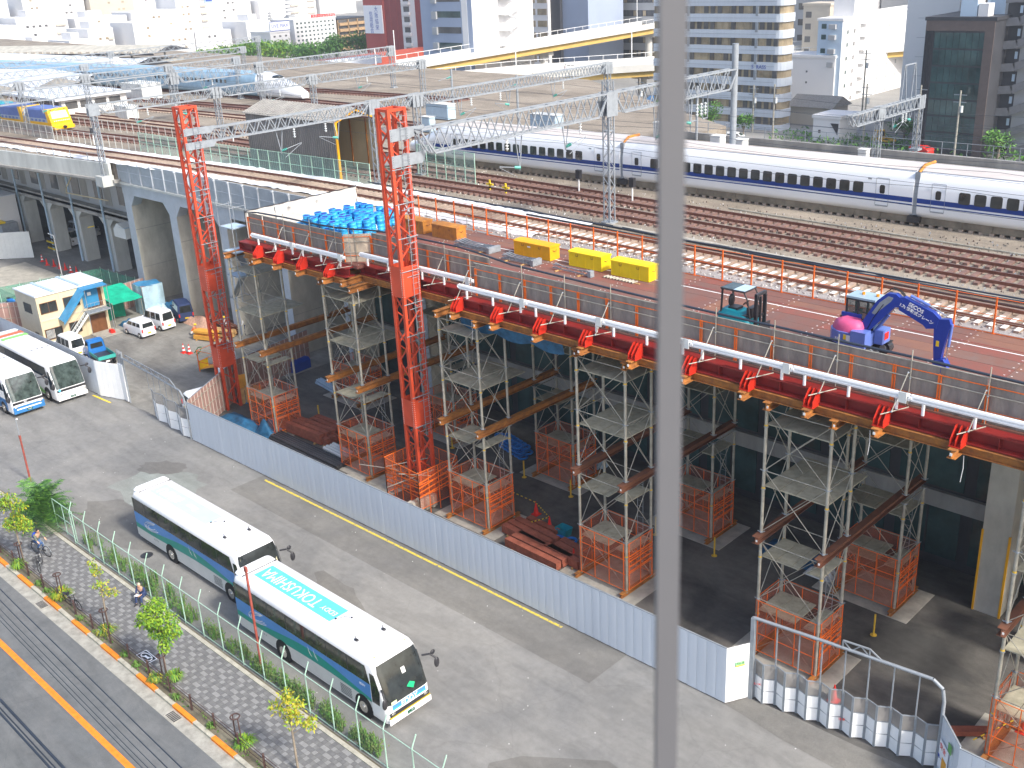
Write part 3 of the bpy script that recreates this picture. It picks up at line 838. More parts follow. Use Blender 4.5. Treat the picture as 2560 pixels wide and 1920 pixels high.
    b.add(vs, [(j * (n + 1) + q, j * (n + 1) + q + 1, (j + 1) * (n + 1) + q + 1, (j + 1) * (n + 1) + q) for j in range(5) for q in range(n)], True)
    ws = b.obj('windscreen', m_glass2 if kind in ('green', 'blue') else m_glass, t)
    b = MB()
    for y in (-.55, .55): b.bar((.01, y - .35, 1.25), (-.2, y + .2, 1.75), .02)
    b.obj('wiper', m_blk, ws)
    if kind in ('plain', ):
        b = MB(); b.add([(fx(1.7) + .016, -1.0, 1.75), (fx(1.7) + .016, .95, 1.75), (fx(2.9) + .02, .95, 2.85), (fx(2.9) + .02, -1.0, 2.85)], [(0, 1, 2, 3)]); b.obj('sun_curtain', M('beige curtain', (.5, .45, .3), .8), ws)
    if kind == 'eddy':
        MB().bar((fx(2.2) + .03, .12, 2.2), (fx(2.45) + .03, .12, 2.45), .2, .01).obj('paper_notice', m_stripe, ws)
        MB().bar((.02, .1, 1.62), (-.1, .3, 1.75), .3, .01).obj('green_folder', M('green folder', (.02, .5, .2), .5), ws)
        MB().bar((.03, -1., 1.38), (.03, -.7, 1.38), .12, .01, (1, 0, 0)).obj('permit', M('permit paper', (.6, .72, .45), .6), ws)
    # front face
    fm = {'eddy': m_blue, 'plain': m_blue, 'green': m_white, 'blue': m_bbus}[kind]
    if kind in ('eddy', 'plain'):
        MB().box(0.0, .012, -.95, .95, 1.04, 1.22).obj('blue_stripe', m_blue, t)
        MB().box(0.0, .013, -.95, .95, .88, 1.04).obj('green_stripe', M('teal livery', (.0, .55, .45), .3), t)
        text('EDDY', .36, m_white, t, (.02, 0, 1.05), (PI / 2, 0, PI / 2), bold=.004)
        MB().box(.0, .03, -1.1, 1.1, .68, .88).obj('grille', m_blk, t)
        MB().box(.0, .05, -1.15, 1.15, .62, .68).obj('yellow_trim', m_yel2, t)
    else:
        MB().box(.0, .012, -1.14, 1.14, 1.0, 1.2).obj('grille', m_blk, t)
        if kind == 'blue': MB().box(.0, .03, -1.18, 1.18, .35, .85).obj('blue_stripe', m_bbus, t)
    for s in (-1, 1):
        b = MB(); b.ell((-.03, s * .93, .8), .08, .2, .09, 12, 7); b.obj('headlight', m_chrome, t)
    b = MB(); b.box(.0, .06, -1.18, 1.18, .32, .58); b.obj('bumper', m_body if kind != 'blue' else m_bbus, t)
    MB().box(.06, .075, -.2, .2, .38, .54).obj('number_plate', M('dark green plate', (.01, .09, .05), .5) if 'dark green plate' not in bpy.data.materials else bpy.data.materials['dark green plate'], t)
    text({'eddy': '... 17', 'plain': '... 12', 'green': '9 30', 'blue': '23-64'}[kind], .12, m_white, t, (.08, 0, .46), (PI / 2, 0, PI / 2))
    # mirrors
    for s, hgt in ((1, 2.5), (-1, 2.0)):
        b = MB(); ln = .42 if s > 0 else .2
        b.path([(-.35, s * 1.18, hgt), (-.1, s * (1.18 + ln * .6), hgt + .05), (.1, s * (1.18 + ln), hgt - .15)], .045, 6)
        b.ell((.12, s * (1.2 + ln), hgt - .38), .08, .15, .27, 8, 6)
        if s > 0: b.ell((-.05, s * (1.15 + ln), hgt + .1), .06, .14, .12, 8, 6)
        b.obj('mirror', m_blk, t)
    # roof things
    for x, y in ((-1.0, .85), (-1.0, -.85)): MB().ell((x - .05, y, 3.17), .05, .08, .03, 8, 5).obj('marker_light', m_amber, t)
    b = MB(); b.box(-L + .75, -L + .8, -1.0, 1.0, 3.26, 3.3); b.obj('rear_slot', m_blk, t)
    b = MB(); rr = rrect(-L + .02, -L + .72, 1.05, 3.24, .25); r2 = rrect(-L + .1, -L + .68, .95, 3.33, .2); b.loft([rr, r2], True, True); b.obj('rear_fairing', m_body, t)
    if kind in ('eddy', 'plain'):
        MB().box(-10.7, -4.6, -.55, .55, 3.282, 3.29).obj('roof_panel', m_cyan if kind == 'eddy' else m_pcyan, t)
        mt = m_white if kind == 'eddy' else m_body
        if kind == 'eddy':
            text('TOKUSHIMA', .98, mt, t, (-8.3, 0, 3.293), (0, 0, PI), sx=.8)
            text('EDDY', .42, mt, t, (-5.3, -.02, 3.293), (0, 0, PI))
        else:
            text('KAIFU', .8, mt, t, (-9.2, 0, 3.293), (0, 0, PI), bold=.02)
            text('liner', .5, mt, t, (-6.9, 0, 3.293), (0, 0, PI), bold=.02)
        for x, y in ((-2.2, .65), (-2.5, -.65)):
            b = MB(); b.ell((x, y, 3.31), .14, .09, .06, 8, 5); b.tube((x, y, 3.33), (x - .18, y + .06, 3.42), .02, 5); b.obj('roof_vent', m_blk, t)
        b = MB(); b.path([(-4.45, -.2, 3.32), (-4.3, .1, 3.34), (-4.1, .25, 3.32)], .012, 4); b.ell((-4.5, -.25, 3.33), .06, .05, .04); b.ell((-4.0, .28, 3.33), .05, .05, .04); b.obj('aerial', m_blk, t)
    else:
        if kind == 'green':
            MB().box(-10.9, -10.2, -1.05, 1.05, 3.262, 3.285).obj('red_stripe', m_rbus, t)
            MB().box(-9.9, -9.3, -1.05, 1.05, 3.262, 3.285).obj('green_stripe', m_gbus, t)
        b = MB(); b.loft([rrect(-5.6, -2.0, .95, 3.25, .3), rrect(-5.2, -2.3, .85, 3.36, .3)], True, True); cw = b.obj('air_conditioner', m_body, t)
        b = MB()
        for q in range(4): b.box(-4.75, -4.6, -.75 + q * .42, -.52 + q * .42, 3.36, 3.37)
        b.obj('vents', m_blk, cw)
        b = MB()
        for q in range(4):
            for k_ in range(4): b.box(-4.2 + k_ * .2, -4.15 + k_ * .2, -.75 + q * .42, -.5 + q * .42, 3.36, 3.366)
        b.obj('louvres', m_galv, cw)
        text('AK', .2, m_white, t, (.02, -.2, 1.1), (PI / 2, 0, PI / 2)) if kind == 'blue' else MB().tube((.012, -.95, 1.15), (.02, -.95, 1.15), .1, 14).obj('badge', m_cyan, t)
    return t
m_gbus = M('light green livery', (.25, .62, .14), .35)
m_rbus = M('orange red livery', (.75, .14, .05), .35)
m_bbus = M('mid blue livery', (.04, .19, .45), .35)
m_yel2 = M('mustard trim', (.5, .36, .02), .4)
G1 = 'coaches parked on the asphalt lot'
coach((-30.5, 23.2, 0), 'front coach in white, blue and green with TOKUSHIMA on a cyan roof panel', 'eddy', G1)
coach((-43.0, 24.35, 0), 'rear coach in white, blue and green with a faded pale roof panel and beige curtain', 'plain', G1)
coach((-79.1, 30.55, 0), 'white coach with red and green roof stripes beside the white hoarding', 'green', G1)
coach((-79.3, 27.2, 0), 'white coach with a blue bumper at the left edge of the lot', 'blue', G1)
coach((-81.3, 23.4, 0), 'coach of which only the front corner shows at the far left edge', 'blue', G1)
# ------------------------------------------------------------------ small vehicles
def car(loc, rz, label, L=3.3, W=1.45, H=1.75, col=m_body, style='van', group='small vehicles in the site yard', scale=1., plate=True):
    t = T('parked_' + ('truck' if style == 'truck' else 'car'), label, 'truck' if style == 'truck' else 'car', loc, rz, group)
    t.scale = (scale,) * 3
    w2 = W / 2
    if style == 'truck':
        MB().loft([rrect(L - 1.3, L, w2, .35, .12), rrect(L - 1.3, L, w2, .95, .12), rrect(L - 1.25, L - .12, w2 * .97, 1.1, .12), rrect(L - 1.2, L - .45, w2 * .86, H, .15)], True, True).obj('cab', col, t)
        g = MB(); g.add([(L - .1, -w2 * .85, 1.08), (L - .1, w2 * .85, 1.08), (L - .42, w2 * .75, H - .08), (L - .42, -w2 * .75, H - .08)], [(0, 1, 2, 3)]); g.obj('windscreen', m_glass2, t)
        for s in (-1, 1):
            g = MB(); g.add([(L - 1.15, s * w2 * .985, 1.08), (L - .3, s * w2 * .985, 1.08), (L - .5, s * w2 * .9, H - .12), (L - 1.12, s * w2 * .9, H - .12)], [(0, 1, 2, 3)]); g.obj('side_window', m_glass, t)
        b = MB(); b.add([(L - 1.31, -w2 * .7, 1.15), (L - 1.31, w2 * .7, 1.15), (L - 1.25, w2 * .65, H - .2), (L - 1.25, -w2 * .65, H - .2)], [(3, 2, 1, 0)]); b.obj('rear_window', m_glass, t)
        b = MB(); b.box(0, L - 1.35, -w2, w2, .55, .68); bd = b.obj('flatbed', m_blk, t)
        for s in (-1, 1): MB().box(0, L - 1.35, s * w2, s * (w2 - .03), .68, .98).obj('side_board', m_gboard if col is m_truckb else col, t)
        MB().box(0, .03, -w2, w2, .68, .98).obj('tailboard', m_gboard if col is m_truckb else col, t)
    else:
        rk = .28 if style == 'van' else .5
        MB().loft([rrect(0, L, w2 * .96, .22, .15), rrect(0, L, w2, .5, .18), rrect(.02, L - .05, w2, .95, .18), rrect(.06, L - rk, w2 * .98, 1.05, .18), rrect(.16, L - rk - .55, w2 * .84, H - .08, .2), rrect(.28, L - rk - .75, w2 * .76, H, .2)], True, True).obj('body', col, t)
        e = .012
        g = MB(); g.add([(L - rk + e + .02, -w2 * .8, 1.08), (L - rk + e + .02, w2 * .8, 1.08), (L - rk - .5 + e, w2 * .68, H - .12), (L - rk - .5 + e, -w2 * .68, H - .12)], [(0, 1, 2, 3)]); g.obj('windscreen', m_glass2, t)
        g = MB(); g.add([(.05 - e, w2 * .76, 1.0), (.05 - e, -w2 * .76, 1.0), (.15 - e, -w2 * .68, H - .16), (.15 - e, w2 * .68, H - .16)], [(0, 1, 2, 3)]); g.obj('rear_window', m_glass, t)
        for s in (-1, 1):
            for q in range(3):
                x0, x1 = .25 + q * (L - rk - .75) / 3, .25 + (q + .88) * (L - rk - .75) / 3
                g = MB(); y1, y2 = w2 * .975 + e, w2 * .865 + e
                xx = x1 + (.28 if q == 2 else 0)
                g.add([(x0, s * y1, 1.08), (xx, s * y1, 1.08), (x1, s * y2, H - .16), (x0 + (.08 if q == 0 else 0), s * y2, H - .16)], [(0, 1, 2, 3)]); g.obj('side_window', m_glass, t)
            MB().box(-.02, .04, s * w2 * .8, s * w2 * .95, .62, .92).obj('tail_light', m_red, t)
            MB().box(L - .04, L + .015, s * w2 * .6, s * w2 * .92, .62, .8).obj('headlight', m_chrome, t)
            MB().ell((L - rk - .25, s * (w2 + .1), 1.12), .05, .09, .07, 8, 5).obj('mirror', col, t)
        MB().box(-.04, .1, -w2 * .9, w2 * .9, .25, .5).obj('bumper', col, t)
    if plate: MB().box(-.05, -.035, -.17, .17, .42, .56).obj('number_plate', m_yel if style != 'truck' else m_stripe, t)
    for s in (-1, 1):
        for x in (.5, L - .6): wheel(t, x, s * (w2 + .01), s, .28, .18)
    return t
m_truckb = M('blue truck paint', (.02, .17, .5), .35, var=.12)
m_gboard = M('teal board', (.05, .42, .36), .5)
car((-88.2, 42.0, 0), PI + .05, 'small white hatchback with dark rear window parked left of the white minivan in the yard', 3.3, 1.45, 1.55, style='hatch')
car((-88.6, 44.25, 0), PI + .1, 'taller white minivan parked beside the dark truck in the yard', 3.4, 1.45, 1.85)
car((-88.3, 35.45, 0), PI + .0, 'white minivan half hidden behind the hoarding next to the blue truck', 3.4, 1.45, 1.85)
car((-84.2, 36.0, 0), PI - .12, 'blue flatbed truck with teal side boards by the left gate', 3.6, 1.5, 1.75, m_truckb, 'truck')
car((-89.2, 46.4, 0), PI * .9, 'dark navy small truck in the shade of the concrete pier', 3.4, 1.45, 1.8, m_navy, 'van')
car((-69.6, 34.9, 0), PI * .45, 'white car of which the bonnet shows behind the left folding gate', 3.4, 1.5, 1.5, style='hatch')
car((-76.5, 42.7, 0), -.5, 'white cab truck behind the brown sheet fence beside the red tower', 3.8, 1.6, 1.9, style='truck')
car((-131.5, 53.4, 0), .15, 'white minivan parked under the old viaduct', 3.6, 1.5, 1.85, group='vehicles under the old viaduct')
car((-134.5, 56.5, 0), .2, 'silver van parked deeper under the old viaduct behind the minivan', 4.4, 1.7, 1.95, m_silver, group='vehicles under the old viaduct')
b = MB(); b.box(-1.9, 1.9, -.12, .12, 0, .35)
tag(MB().loft([[(-2, -.9, 0), (2, -.9, 0), (2, .9, 0), (-2, .9, 0)], [(-2, -.9, .7), (2, -.9, .7), (2, .9, .7), (-2, .9, .7)], [(-1.9, -.8, .95), (1.9, -.8, .95), (1.9, .8, .95), (-1.9, .8, .95)]]).obj('skip_container', M('deep blue skip', (.01, .05, .33), .5), None, (-71.8, 45.5, 0), .1), 'deep blue open container behind the first scaffold tower', 'container')
# parked scooters by the far wall
for x, y, lab in ((-109.5, 38.2, 'blue scooter behind the prefab office'), (-106.9, 32.2, 'dark scooter at the left edge behind the hoarding')):
    t = T('scooter', lab, 'scooter', (x, y, 0), .5)
    MB().ell((0, 0, .55), .55, .16, .25, 10, 7).obj('body', m_truckb, t)
    for q in (-.5, .55): MB().tube((q, -.05, .22), (q, .05, .22), .22, 12).obj('wheel', m_black, t)
    MB().path([(.5, -.3, 1), (.45, 0, 1), (.5, .3, 1)], .02, 5).obj('handlebar', m_blk, t)
    MB().ell((-.2, 0, .8), .32, .13, .07, 8, 5).obj('saddle', m_black, t)
# ------------------------------------------------------------------ hoardings and gates
def panels(name, lab, cat, p0, p1, h, w_, m, seam=None, cap=True, z0=.06, group=None, depth=.035, rails=0, part='panel'):
    a, c = V((*p0, 0)), V((*p1, 0)); d = c - a; n = max(1, round(d.length / w_)); u = d.normalized()
    t = T(name, lab, cat, a, math.atan2(d.y, d.x), group)
    ww = d.length / n
    mm = MB()
    mm.use(m)
    mm.add([(0.006, 0, z0), (ww * .3, -.006, z0), (ww * .7, -.006, z0), (ww - .006, 0, z0), (ww - .006, depth, z0), (.006, depth, z0),
            (0.006, 0, h), (ww * .3, -.006, h), (ww * .7, -.006, h), (ww - .006, 0, h), (ww - .006, depth, h), (.006, depth, h)],
           [(0, 1, 7, 6), (1, 2, 8, 7), (2, 3, 9, 8), (3, 4, 10, 9), (4, 5, 11, 10), (5, 0, 6, 11), (6, 7, 8, 9, 10, 11)])
    if seam: mm.use(seam).box(-.03, .03, -.03, 0, z0, h)
    me = mm.mesh(part)
    for k in range(n):
        o = O(part, me, t, (k * ww, (rnd() - .5) * .008, (rnd() - .5) * .02))
    if cap: MB().box(0, d.length, -.01, depth + .02, h, h + .03).obj('top_rail', m_galv, t)
    if rails:
        for z in (.5, 1.5, 2.6): MB().tube((0, depth + .04 if rails > 0 else -.05, z), (d.length, depth + .04 if rails > 0 else -.05, z), .025, 6).obj('rail', m_pipe, t)
        b = MB()
        for k in range(0, n + 1, 4): b.tube((k * ww, depth + .06 if rails > 0 else -.07, 0), (k * ww, depth + .06 if rails > 0 else -.07, h - .2), .025, 6)
        b.obj('posts', m_pipe, t)
    return t
H3 = 2.9
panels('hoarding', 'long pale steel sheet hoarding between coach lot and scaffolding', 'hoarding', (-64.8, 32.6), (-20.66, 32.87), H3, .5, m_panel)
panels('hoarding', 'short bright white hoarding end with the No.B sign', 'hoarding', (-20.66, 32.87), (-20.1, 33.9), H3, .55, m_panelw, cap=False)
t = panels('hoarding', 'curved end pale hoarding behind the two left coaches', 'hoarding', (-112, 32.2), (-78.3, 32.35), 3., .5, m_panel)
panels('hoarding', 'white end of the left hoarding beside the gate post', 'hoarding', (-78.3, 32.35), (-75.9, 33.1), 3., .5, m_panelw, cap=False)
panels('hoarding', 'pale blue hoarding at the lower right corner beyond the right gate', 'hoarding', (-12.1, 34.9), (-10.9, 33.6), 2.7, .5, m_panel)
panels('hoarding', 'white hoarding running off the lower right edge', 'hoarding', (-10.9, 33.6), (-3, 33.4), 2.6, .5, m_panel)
sg = T('site_sign', 'small green and yellow No.B sign on the white hoarding end', 'sign', (-20.43, 33.25, 2.0), math.atan2(1.03, .56))
MB().box(-.02, .42, -.05, -.035, -.12, .12).obj('board', M('green sign', (.35, .75, .35), .6), sg)
MB().box(-.02, .42, -.052, -.05, -.12, -.06).obj('stripe', m_yel, sg)
text('No.B', .17, m_blk, sg, (.2, -.056, .03), (PI / 2, 0, 0))
sg = T('site_sign', 'safety notice with red text and an orange picture on the lower right hoarding', 'sign', (-11.75, 34.5, 1.25), math.atan2(-1.3, 1.2))
MB().box(-.35, .5, -.06, -.04, -.8, .5).obj('board', m_signw, sg)
MB().box(-.0, .45, -.065, -.06, -.75, -.1).obj('picture', m_ply, sg)
text('安全', .3, m_red, sg, (.0, -.068, .25), (PI / 2, 0, 0))
text('第一', .2, m_signb, sg, (-.2, -.068, -.3), (PI / 2, 0, 0))
sg = T('site_sign', 'small green notice on the lower right hoarding', 'sign', (-11.35, 34.05, 2.05), math.atan2(-1.3, 1.2)); MB().box(-.15, .15, -.07, -.05, -.2, .2).obj('board', M('green notice', (.15, .4, .12), .6), sg)
# brown sheet fences
BF = 'brown corrugated sheet fences of the site'
for p0, p1, lab, r_ in (((-64.9, 32.75), (-66.5, 35.2), 'brown sheet fence bay beside the left gate post', -1), ((-66.5, 35.2), (-69.2, 39.4), 'brown sheet fence rising from the gate towards the red tower', -1), ((-69.2, 39.4), (-70.5, 47), 'brown sheet fence running past the white cab truck under the deck', -1),
                    ((-97.6, 41.2), (-98.5, 47.3), 'brown sheet fence behind the green tarp shelter', 1), ((-101.5, 33), (-98.9, 36.2), 'brown sheet fence left of the prefab office', -1), ((-112, 31.0), (-96, 31.2), 'brown sheet fence behind the left coach', 1)):
    panels('sheet_fence', lab, 'fence', p0, p1, 3. if r_ < 0 else 2.6, .5, m_brown, m_brownp, group=BF, rails=r_)
panels('sheet_fence', 'grey corrugated sheet fence at the far left edge by the viaduct piers', 'fence', (-132, 43.0), (-127, 48.05), 3.2, .5, m_boxw, group='grey sheet fences')
# folding gates
def gate(p0, p1, n, lab, frm=True, h=2.0, fh=4.2, bend=0):
    a, c = V((*p0, 0)), V((*p1, 0)); d = c - a; L = d.length
    t = T('folding_gate', lab, 'gate', a, math.atan2(d.y, d.x), 'grey framed folding gates')
    w_ = L / n
    for k in range(n):
        x0, x1 = k * w_, (k + 1) * w_
        y0, y1 = (-.11, .11) if k % 2 else (.11, -.11)
        for z0, z1, m, nm in ((.06, .68, m_panelw, 'lower_panel'), (.71, 1.3, m_panelw, 'upper_panel'), (1.34, 2.05, m_grate, 'mesh_panel')):
            b = MB(); b.add([(x0 + .05, y0, z0), (x1 - .05, y1, z0), (x1 - .05, y1, z1), (x0 + .05, y0, z1)] + [(x0 + .05, y0 + .02, z0), (x1 - .05, y1 + .02, z0), (x1 - .05, y1 + .02, z1), (x0 + .05, y0 + .02, z1)], [(0, 1, 2, 3), (7, 6, 5, 4), (3, 2, 6, 7), (0, 3, 7, 4), (1, 5, 6, 2)]) if m is not m_grate else b.add([(x0 + .05, y0, z0), (x1 - .05, y1, z0), (x1 - .05, y1, z1), (x0 + .05, y0, z1)], [(0, 1, 2, 3)])
            b.obj(nm, m, t)
        b = MB()
        for x, y in ((x0 + .025, y0), (x1 - .025, y1)): b.bar((x, y, .03), (x, y, 2.08), .045)
        b.bar((x0, y0, 2.07), (x1, y1, 2.07), .04); b.bar((x0, y0, 1.32), (x1, y1, 1.32), .03); b.bar((x0, y0, .695), (x1, y1, .695), .02)
        b.obj('leaf_frame', m_galv, t)
        if k % 2 == 0: MB().bar((x0, 0, 2.0), (x0, 0, fh - .1), .05).obj('hanger_post', m_galv, t)
    b = MB()
    b.bar((-.1, 0, 0), (-.1, 0, fh), .18); b.obj('gate_post', m_galv, t)
    b = MB()
    b.path([(-.1, 0, fh), (L * .5, 0, fh), (L - .5, 0, fh - .05), (L - .1, 0, fh - .35), (L, 0, fh - .9), (L, 0, 0)], .075, 8)
    b.obj('top_frame', m_galv, t)
    b = MB(); q0 = L * (.48 if not bend else .1); q1 = L * (.62 if not bend else .75)
    b.bar((q0, 0, fh + .35), (q1, 0, fh + .35), .06); b.bar((q0, 0, fh), (q0, 0, fh + .35), .05); b.bar((q1, 0, fh), (q1, 0, fh + .35), .05); b.bar((q1, 0, fh + .35), (q1 + .5, 0, fh), .05)
    nn = 3 if not bend else 9
    for k in range(nn): b.bar((q0 + (q1 - q0) * k / nn, 0, fh if k % 2 else fh + .35), (q0 + (q1 - q0) * (k + 1) / nn, 0, fh + .35 if k % 2 else fh), .04)
    b.obj('truss', m_galv, t)
    return t
g1 = gate((-19.95, 33.95), (-12.15, 34.95), 16, 'wide folding gate of white and mesh leaves at the lower right')
text('注意', .14, m_red, g1, (4.0, -.05, .72), (PI / 2, 0, .3)); text('立入禁止', .1, m_red, g1, (.3, -.15, 1.), (PI / 2, 0, .3))
gate((-75.5, 33.25), (-65.1, 32.7), 6, 'folding gate at the left yard entrance, leaves drawn to the right', bend=1) if 0 else None
def gate_left():
    a, c = V((-75.2, 33.2, 0)), V((-65.0, 32.6, 0)); d = c - a; L = d.length; fh = 3.7
    t = T('folding_gate', 'yard entrance gate frame with its white and mesh leaves drawn to the right', 'gate', a, math.atan2(d.y, d.x), 'grey framed folding gates')
    w_ = .98; x00 = L - 6 * w_
    for k in range(6):
        x0, x1 = x00 + k * w_, x00 + (k + 1) * w_
        y0, y1 = (-.12, .12) if k % 2 else (.12, -.12)
        for z0, z1, m, nm in ((.06, .75, m_panelw, 'lower_panel'), (.78, 1.45, m_panelw, 'upper_panel')):
            MB().add([(x0 + .05, y0, z0), (x1 - .05, y1, z0), (x1 - .05, y1, z1), (x0 + .05, y0, z1)] + [(x0 + .05, y0 + .02, z0), (x1 - .05, y1 + .02, z0), (x1 - .05, y1 + .02, z1), (x0 + .05, y0 + .02, z1)], [(0, 1, 2, 3), (7, 6, 5, 4), (3, 2, 6, 7)]).obj(nm, m, t)
        MB().add([(x0, y0, 1.48), (x1, y1, 1.48), (x1, y1, 2.3), (x0, y0, 2.3)], [(0, 1, 2, 3)]).obj('mesh_panel', m_grate, t)
        b = MB(); b.bar((x0, y0, .03), (x0, y0, 2.32), .04); b.bar((x0, y0, 2.3), (x1, y1, 2.3), .035); b.obj('leaf_frame', m_galv, t)
        MB().bar((x0, 0, 2.3), (x0, 0, fh - .15), .03).obj('hanger_post', m_galv, t)
    for x in (-.6, -.2, .15): MB().bar((x, 0, 0), (x, 0, 4.2), .1).obj('gate_post', m_galv, t)
    b = MB(); b.path([(0, 0, fh), (L * .5, 0, fh), (L - .6, 0, fh - .1), (L - .1, 0, fh - .5), (L, 0, fh - 1.1), (L, 0, 0)], .06, 8); b.obj('top_frame', m_galv, t)
    b = MB()
    b.bar((.8, 0, fh + .4), (L - 2, 0, fh + .4), .05); b.bar((L - 2, 0, fh + .4), (L - 1.2, 0, fh), .05)
    for k in range(14):
        x0 = .8 + (L - 2.8) * k / 14; x1 = .8 + (L - 2.8) * (k + 1) / 14
        b.bar((x0, 0, fh if k % 2 else fh + .4), (x1, 0, fh + .4 if k % 2 else fh), .035)
    b.obj('truss', m_galv, t)
    MB().box(-.75, .1, -.12, .05, .1, 3.1).obj('side_panel', m_panelw, t)
gate_left()
# cones
cm = {}
def cone_mesh(str_):
    b = MB(); b.use(m_red).box(-.18, .18, -.18, .18, 0, .04)
    r0 = .13
    for k in range(5):
        z0, z1 = .04 + k * .13, .04 + (k + 1) * .13
        b.use(m_stripe if str_ and k % 2 else m_red).tube((0, 0, z0), (0, 0, z1), r0 * (1 - k * .17), 10, r0 * (1 - (k + 1) * .17))
    return b.mesh('traffic_cone')
cm = {0: cone_mesh(0), 1: cone_mesh(1)}
for k, (x, y, s, lab) in enumerate(((-124.4, 47.9, 1, 'red and white cone farthest left in the row by the viaduct'), (-122.2, 47.5, 0, 'second plain red cone in the row by the viaduct'), (-121.0, 47.8, 0, 'third plain red cone in the row by the viaduct'), (-119.5, 47.8, 0, 'fourth plain red cone in the row by the viaduct'), (-118.3, 47.9, 0, 'fifth red cone beside the thin lamp pole'), (-116.7, 47.8, 1, 'striped cone right of the thin lamp pole'), (-115.7, 48.0, 0, 'red cone farthest right behind the office roof'),
        (-81.9, 41.8, 1, 'left of the two striped cones in the yard'), (-81.3, 42.0, 1, 'right of the two striped cones in the yard'), (-38.6, 40.1, 0, 'plain red cone under the deck with the chain behind it'), (-36.8, 39.3, 0, 'plain red cone under the deck by the blue rings'), (-17.2, 36.1, 0, 'red cone behind the right folding gate'), (-10.4, 39.3, 0, 'red cone at the lower right by the last scaffold tower'), (-33.4, 37.5, 0, 'red cone standing among the primer steel pieces'))):
    o = O('traffic_cone', cm[s], None, (x, y, 0.0)); o.scale = (1.25, 1.25, 1.25); tag(o, lab, 'traffic cone', 'traffic cones')
def striped(p0, p1, lab, n=14):
    b = MB()
    a, c = V(p0), V(p1)
    for k in range(n):
        b.use(m_yel if k % 2 else m_blk).tube(a.lerp(c, k / n), a.lerp(c, (k + 1) / n), .03, 5)
    tag(b.obj('barrier_bar'), lab, 'barrier bar')
striped((-41.5, 40.6, .5), (-38.6, 40.1, .8), 'striped bar left of the cone under the deck')
striped((-38.6, 40.1, .8), (-36.8, 39.3, .8), 'striped bar between the two red cones under the deck')
striped((-36.8, 39.3, .8), (-38.0, 38.4, .3), 'striped bar running down from the right red cone')
striped((-10.4, 39.3, .9), (-11.6, 37.2, .3), 'striped bar at the lower right cone')
# ------------------------------------------------------------------ prefab office
t = T('prefab_office', 'two storey cream prefab office with a blue canopied outside stair', 'office', (-93.6, 34.7, 0))
X, Y2, HH = -4.5, 6.2, 4.7
MB().box(X, 0, 0, Y2, 0, HH - .02).obj('wall', m_cream, t)
MB().box(X, 0, -.01, 0, 0, HH - .02).obj('side_wall', m_creamd, t)  # shade on this side is put into the greyer cream
r_ = MB().box(X - .1, .12, -.1, Y2 + .1, HH - .02, HH + .08).obj('roof', m_roofw, t)
for k in range(14): MB().box(X - .08, .1, k * .46 - .06, k * .46 - .02, HH + .08, HH + .13).obj('roof_rib', m_roofw, r_)
for k in (1.55, 3.95): MB().box(X - .1, .12, k, k + .25, HH + .08, HH + .18).obj('roof_joint', m_boxb, r_)
MB().box(-.0, .05, 0, Y2, 2.35, 2.5).obj('floor_band', m_creamd, t)
for y in (0, 2.05, Y2 - .1): MB().box(0, .03, y, y + .12, 0, HH - .02).obj('corner_trim', m_cream, t)
def owin(y0, y1, z0, z1, nm='window', m=m_glass):
    f = MB().box(0, .03, y0, y1, z0, z1).obj(nm, m, t)
    MB().box(.03, .045, (y0 + y1) / 2 - .02, (y0 + y1) / 2 + .02, z0, z1).obj('mullion', m_brdoor, f)
    b = MB(); b.box(0.0, .06, y0 - .05, y0, z0 - .05, z1 + .05); b.box(0, .06, y1, y1 + .05, z0 - .05, z1 + .05); b.box(0, .06, y0, y1, z1, z1 + .05); b.box(0, .06, y0, y1, z0 - .05, z0); b.obj('frame', m_brdoor, f)
owin(.25, 1.7, 3.1, 4.0); owin(2.4, 3.8, 3.1, 4.0); owin(.25, 1.75, .65, 1.55); owin(2.5, 3.5, .65, 1.6)
owin(4.5, 5.9, 2.5, 4.1, 'door', m_brdoor); owin(4.5, 5.9, .05, 1.75, 'door', m_brdoor)
MB().box(-2.9, -1.3, -.05, -.02, 2.9, 3.8).obj('side_window', m_glass, t)
MB().box(-1.6, -.8, -.05, -.02, .2, 1.2).obj('side_window', m_glass, t)
b = MB()
for k in range(8): b.box(.06, .1, .3 + k * .1, .33 + k * .1, .7, 1.5)
b.obj('window_bars', m_stripe, t)
sr = MB()
for y in (1.4, 2.3):
    pass
b = MB()
for k in range(10):
    f = k / 10
    b.box(.35, 1.0, 1.75 + f * 2.3, 2.0 + f * 2.3, .15 + f * 2.15, .19 + f * 2.15)
b.obj('stair_tread', m_galv, t)
b = MB(); b.bar((1.0, 1.7, .05), (1.0, 4.0, 2.3), .05, .2); b.bar((.33, 1.7, .05), (.33, 4.0, 2.3), .05, .2); b.obj('stair_stringer', m_boxw, t)
b = MB()
for dz in (.9, .5): b.tube((1.0, 1.7, .05 + dz), (1.0, 4.0, 2.3 + dz), .02, 5)
for y in [4.0 + .35 * q for q in range(6)]: b.tube((1.05, y, 2.3), (1.05, y, 3.2), .015, 5)
b.tube((1.05, 4, 3.2), (1.05, 6.1, 3.2), .02, 5); b.tube((1.05, 4, 2.75), (1.05, 6.1, 2.75), .015, 5)
b.obj('handrail', m_galv, t)
MB().box(.05, 1.1, 3.95, 6.15, 2.25, 2.33).obj('landing', m_galv, t)
b = MB()
for y in (4.0, 6.1): b.tube((1.05, y, 0), (1.05, y, 4.5), .03, 6)
b.obj('posts', m_galv, t)
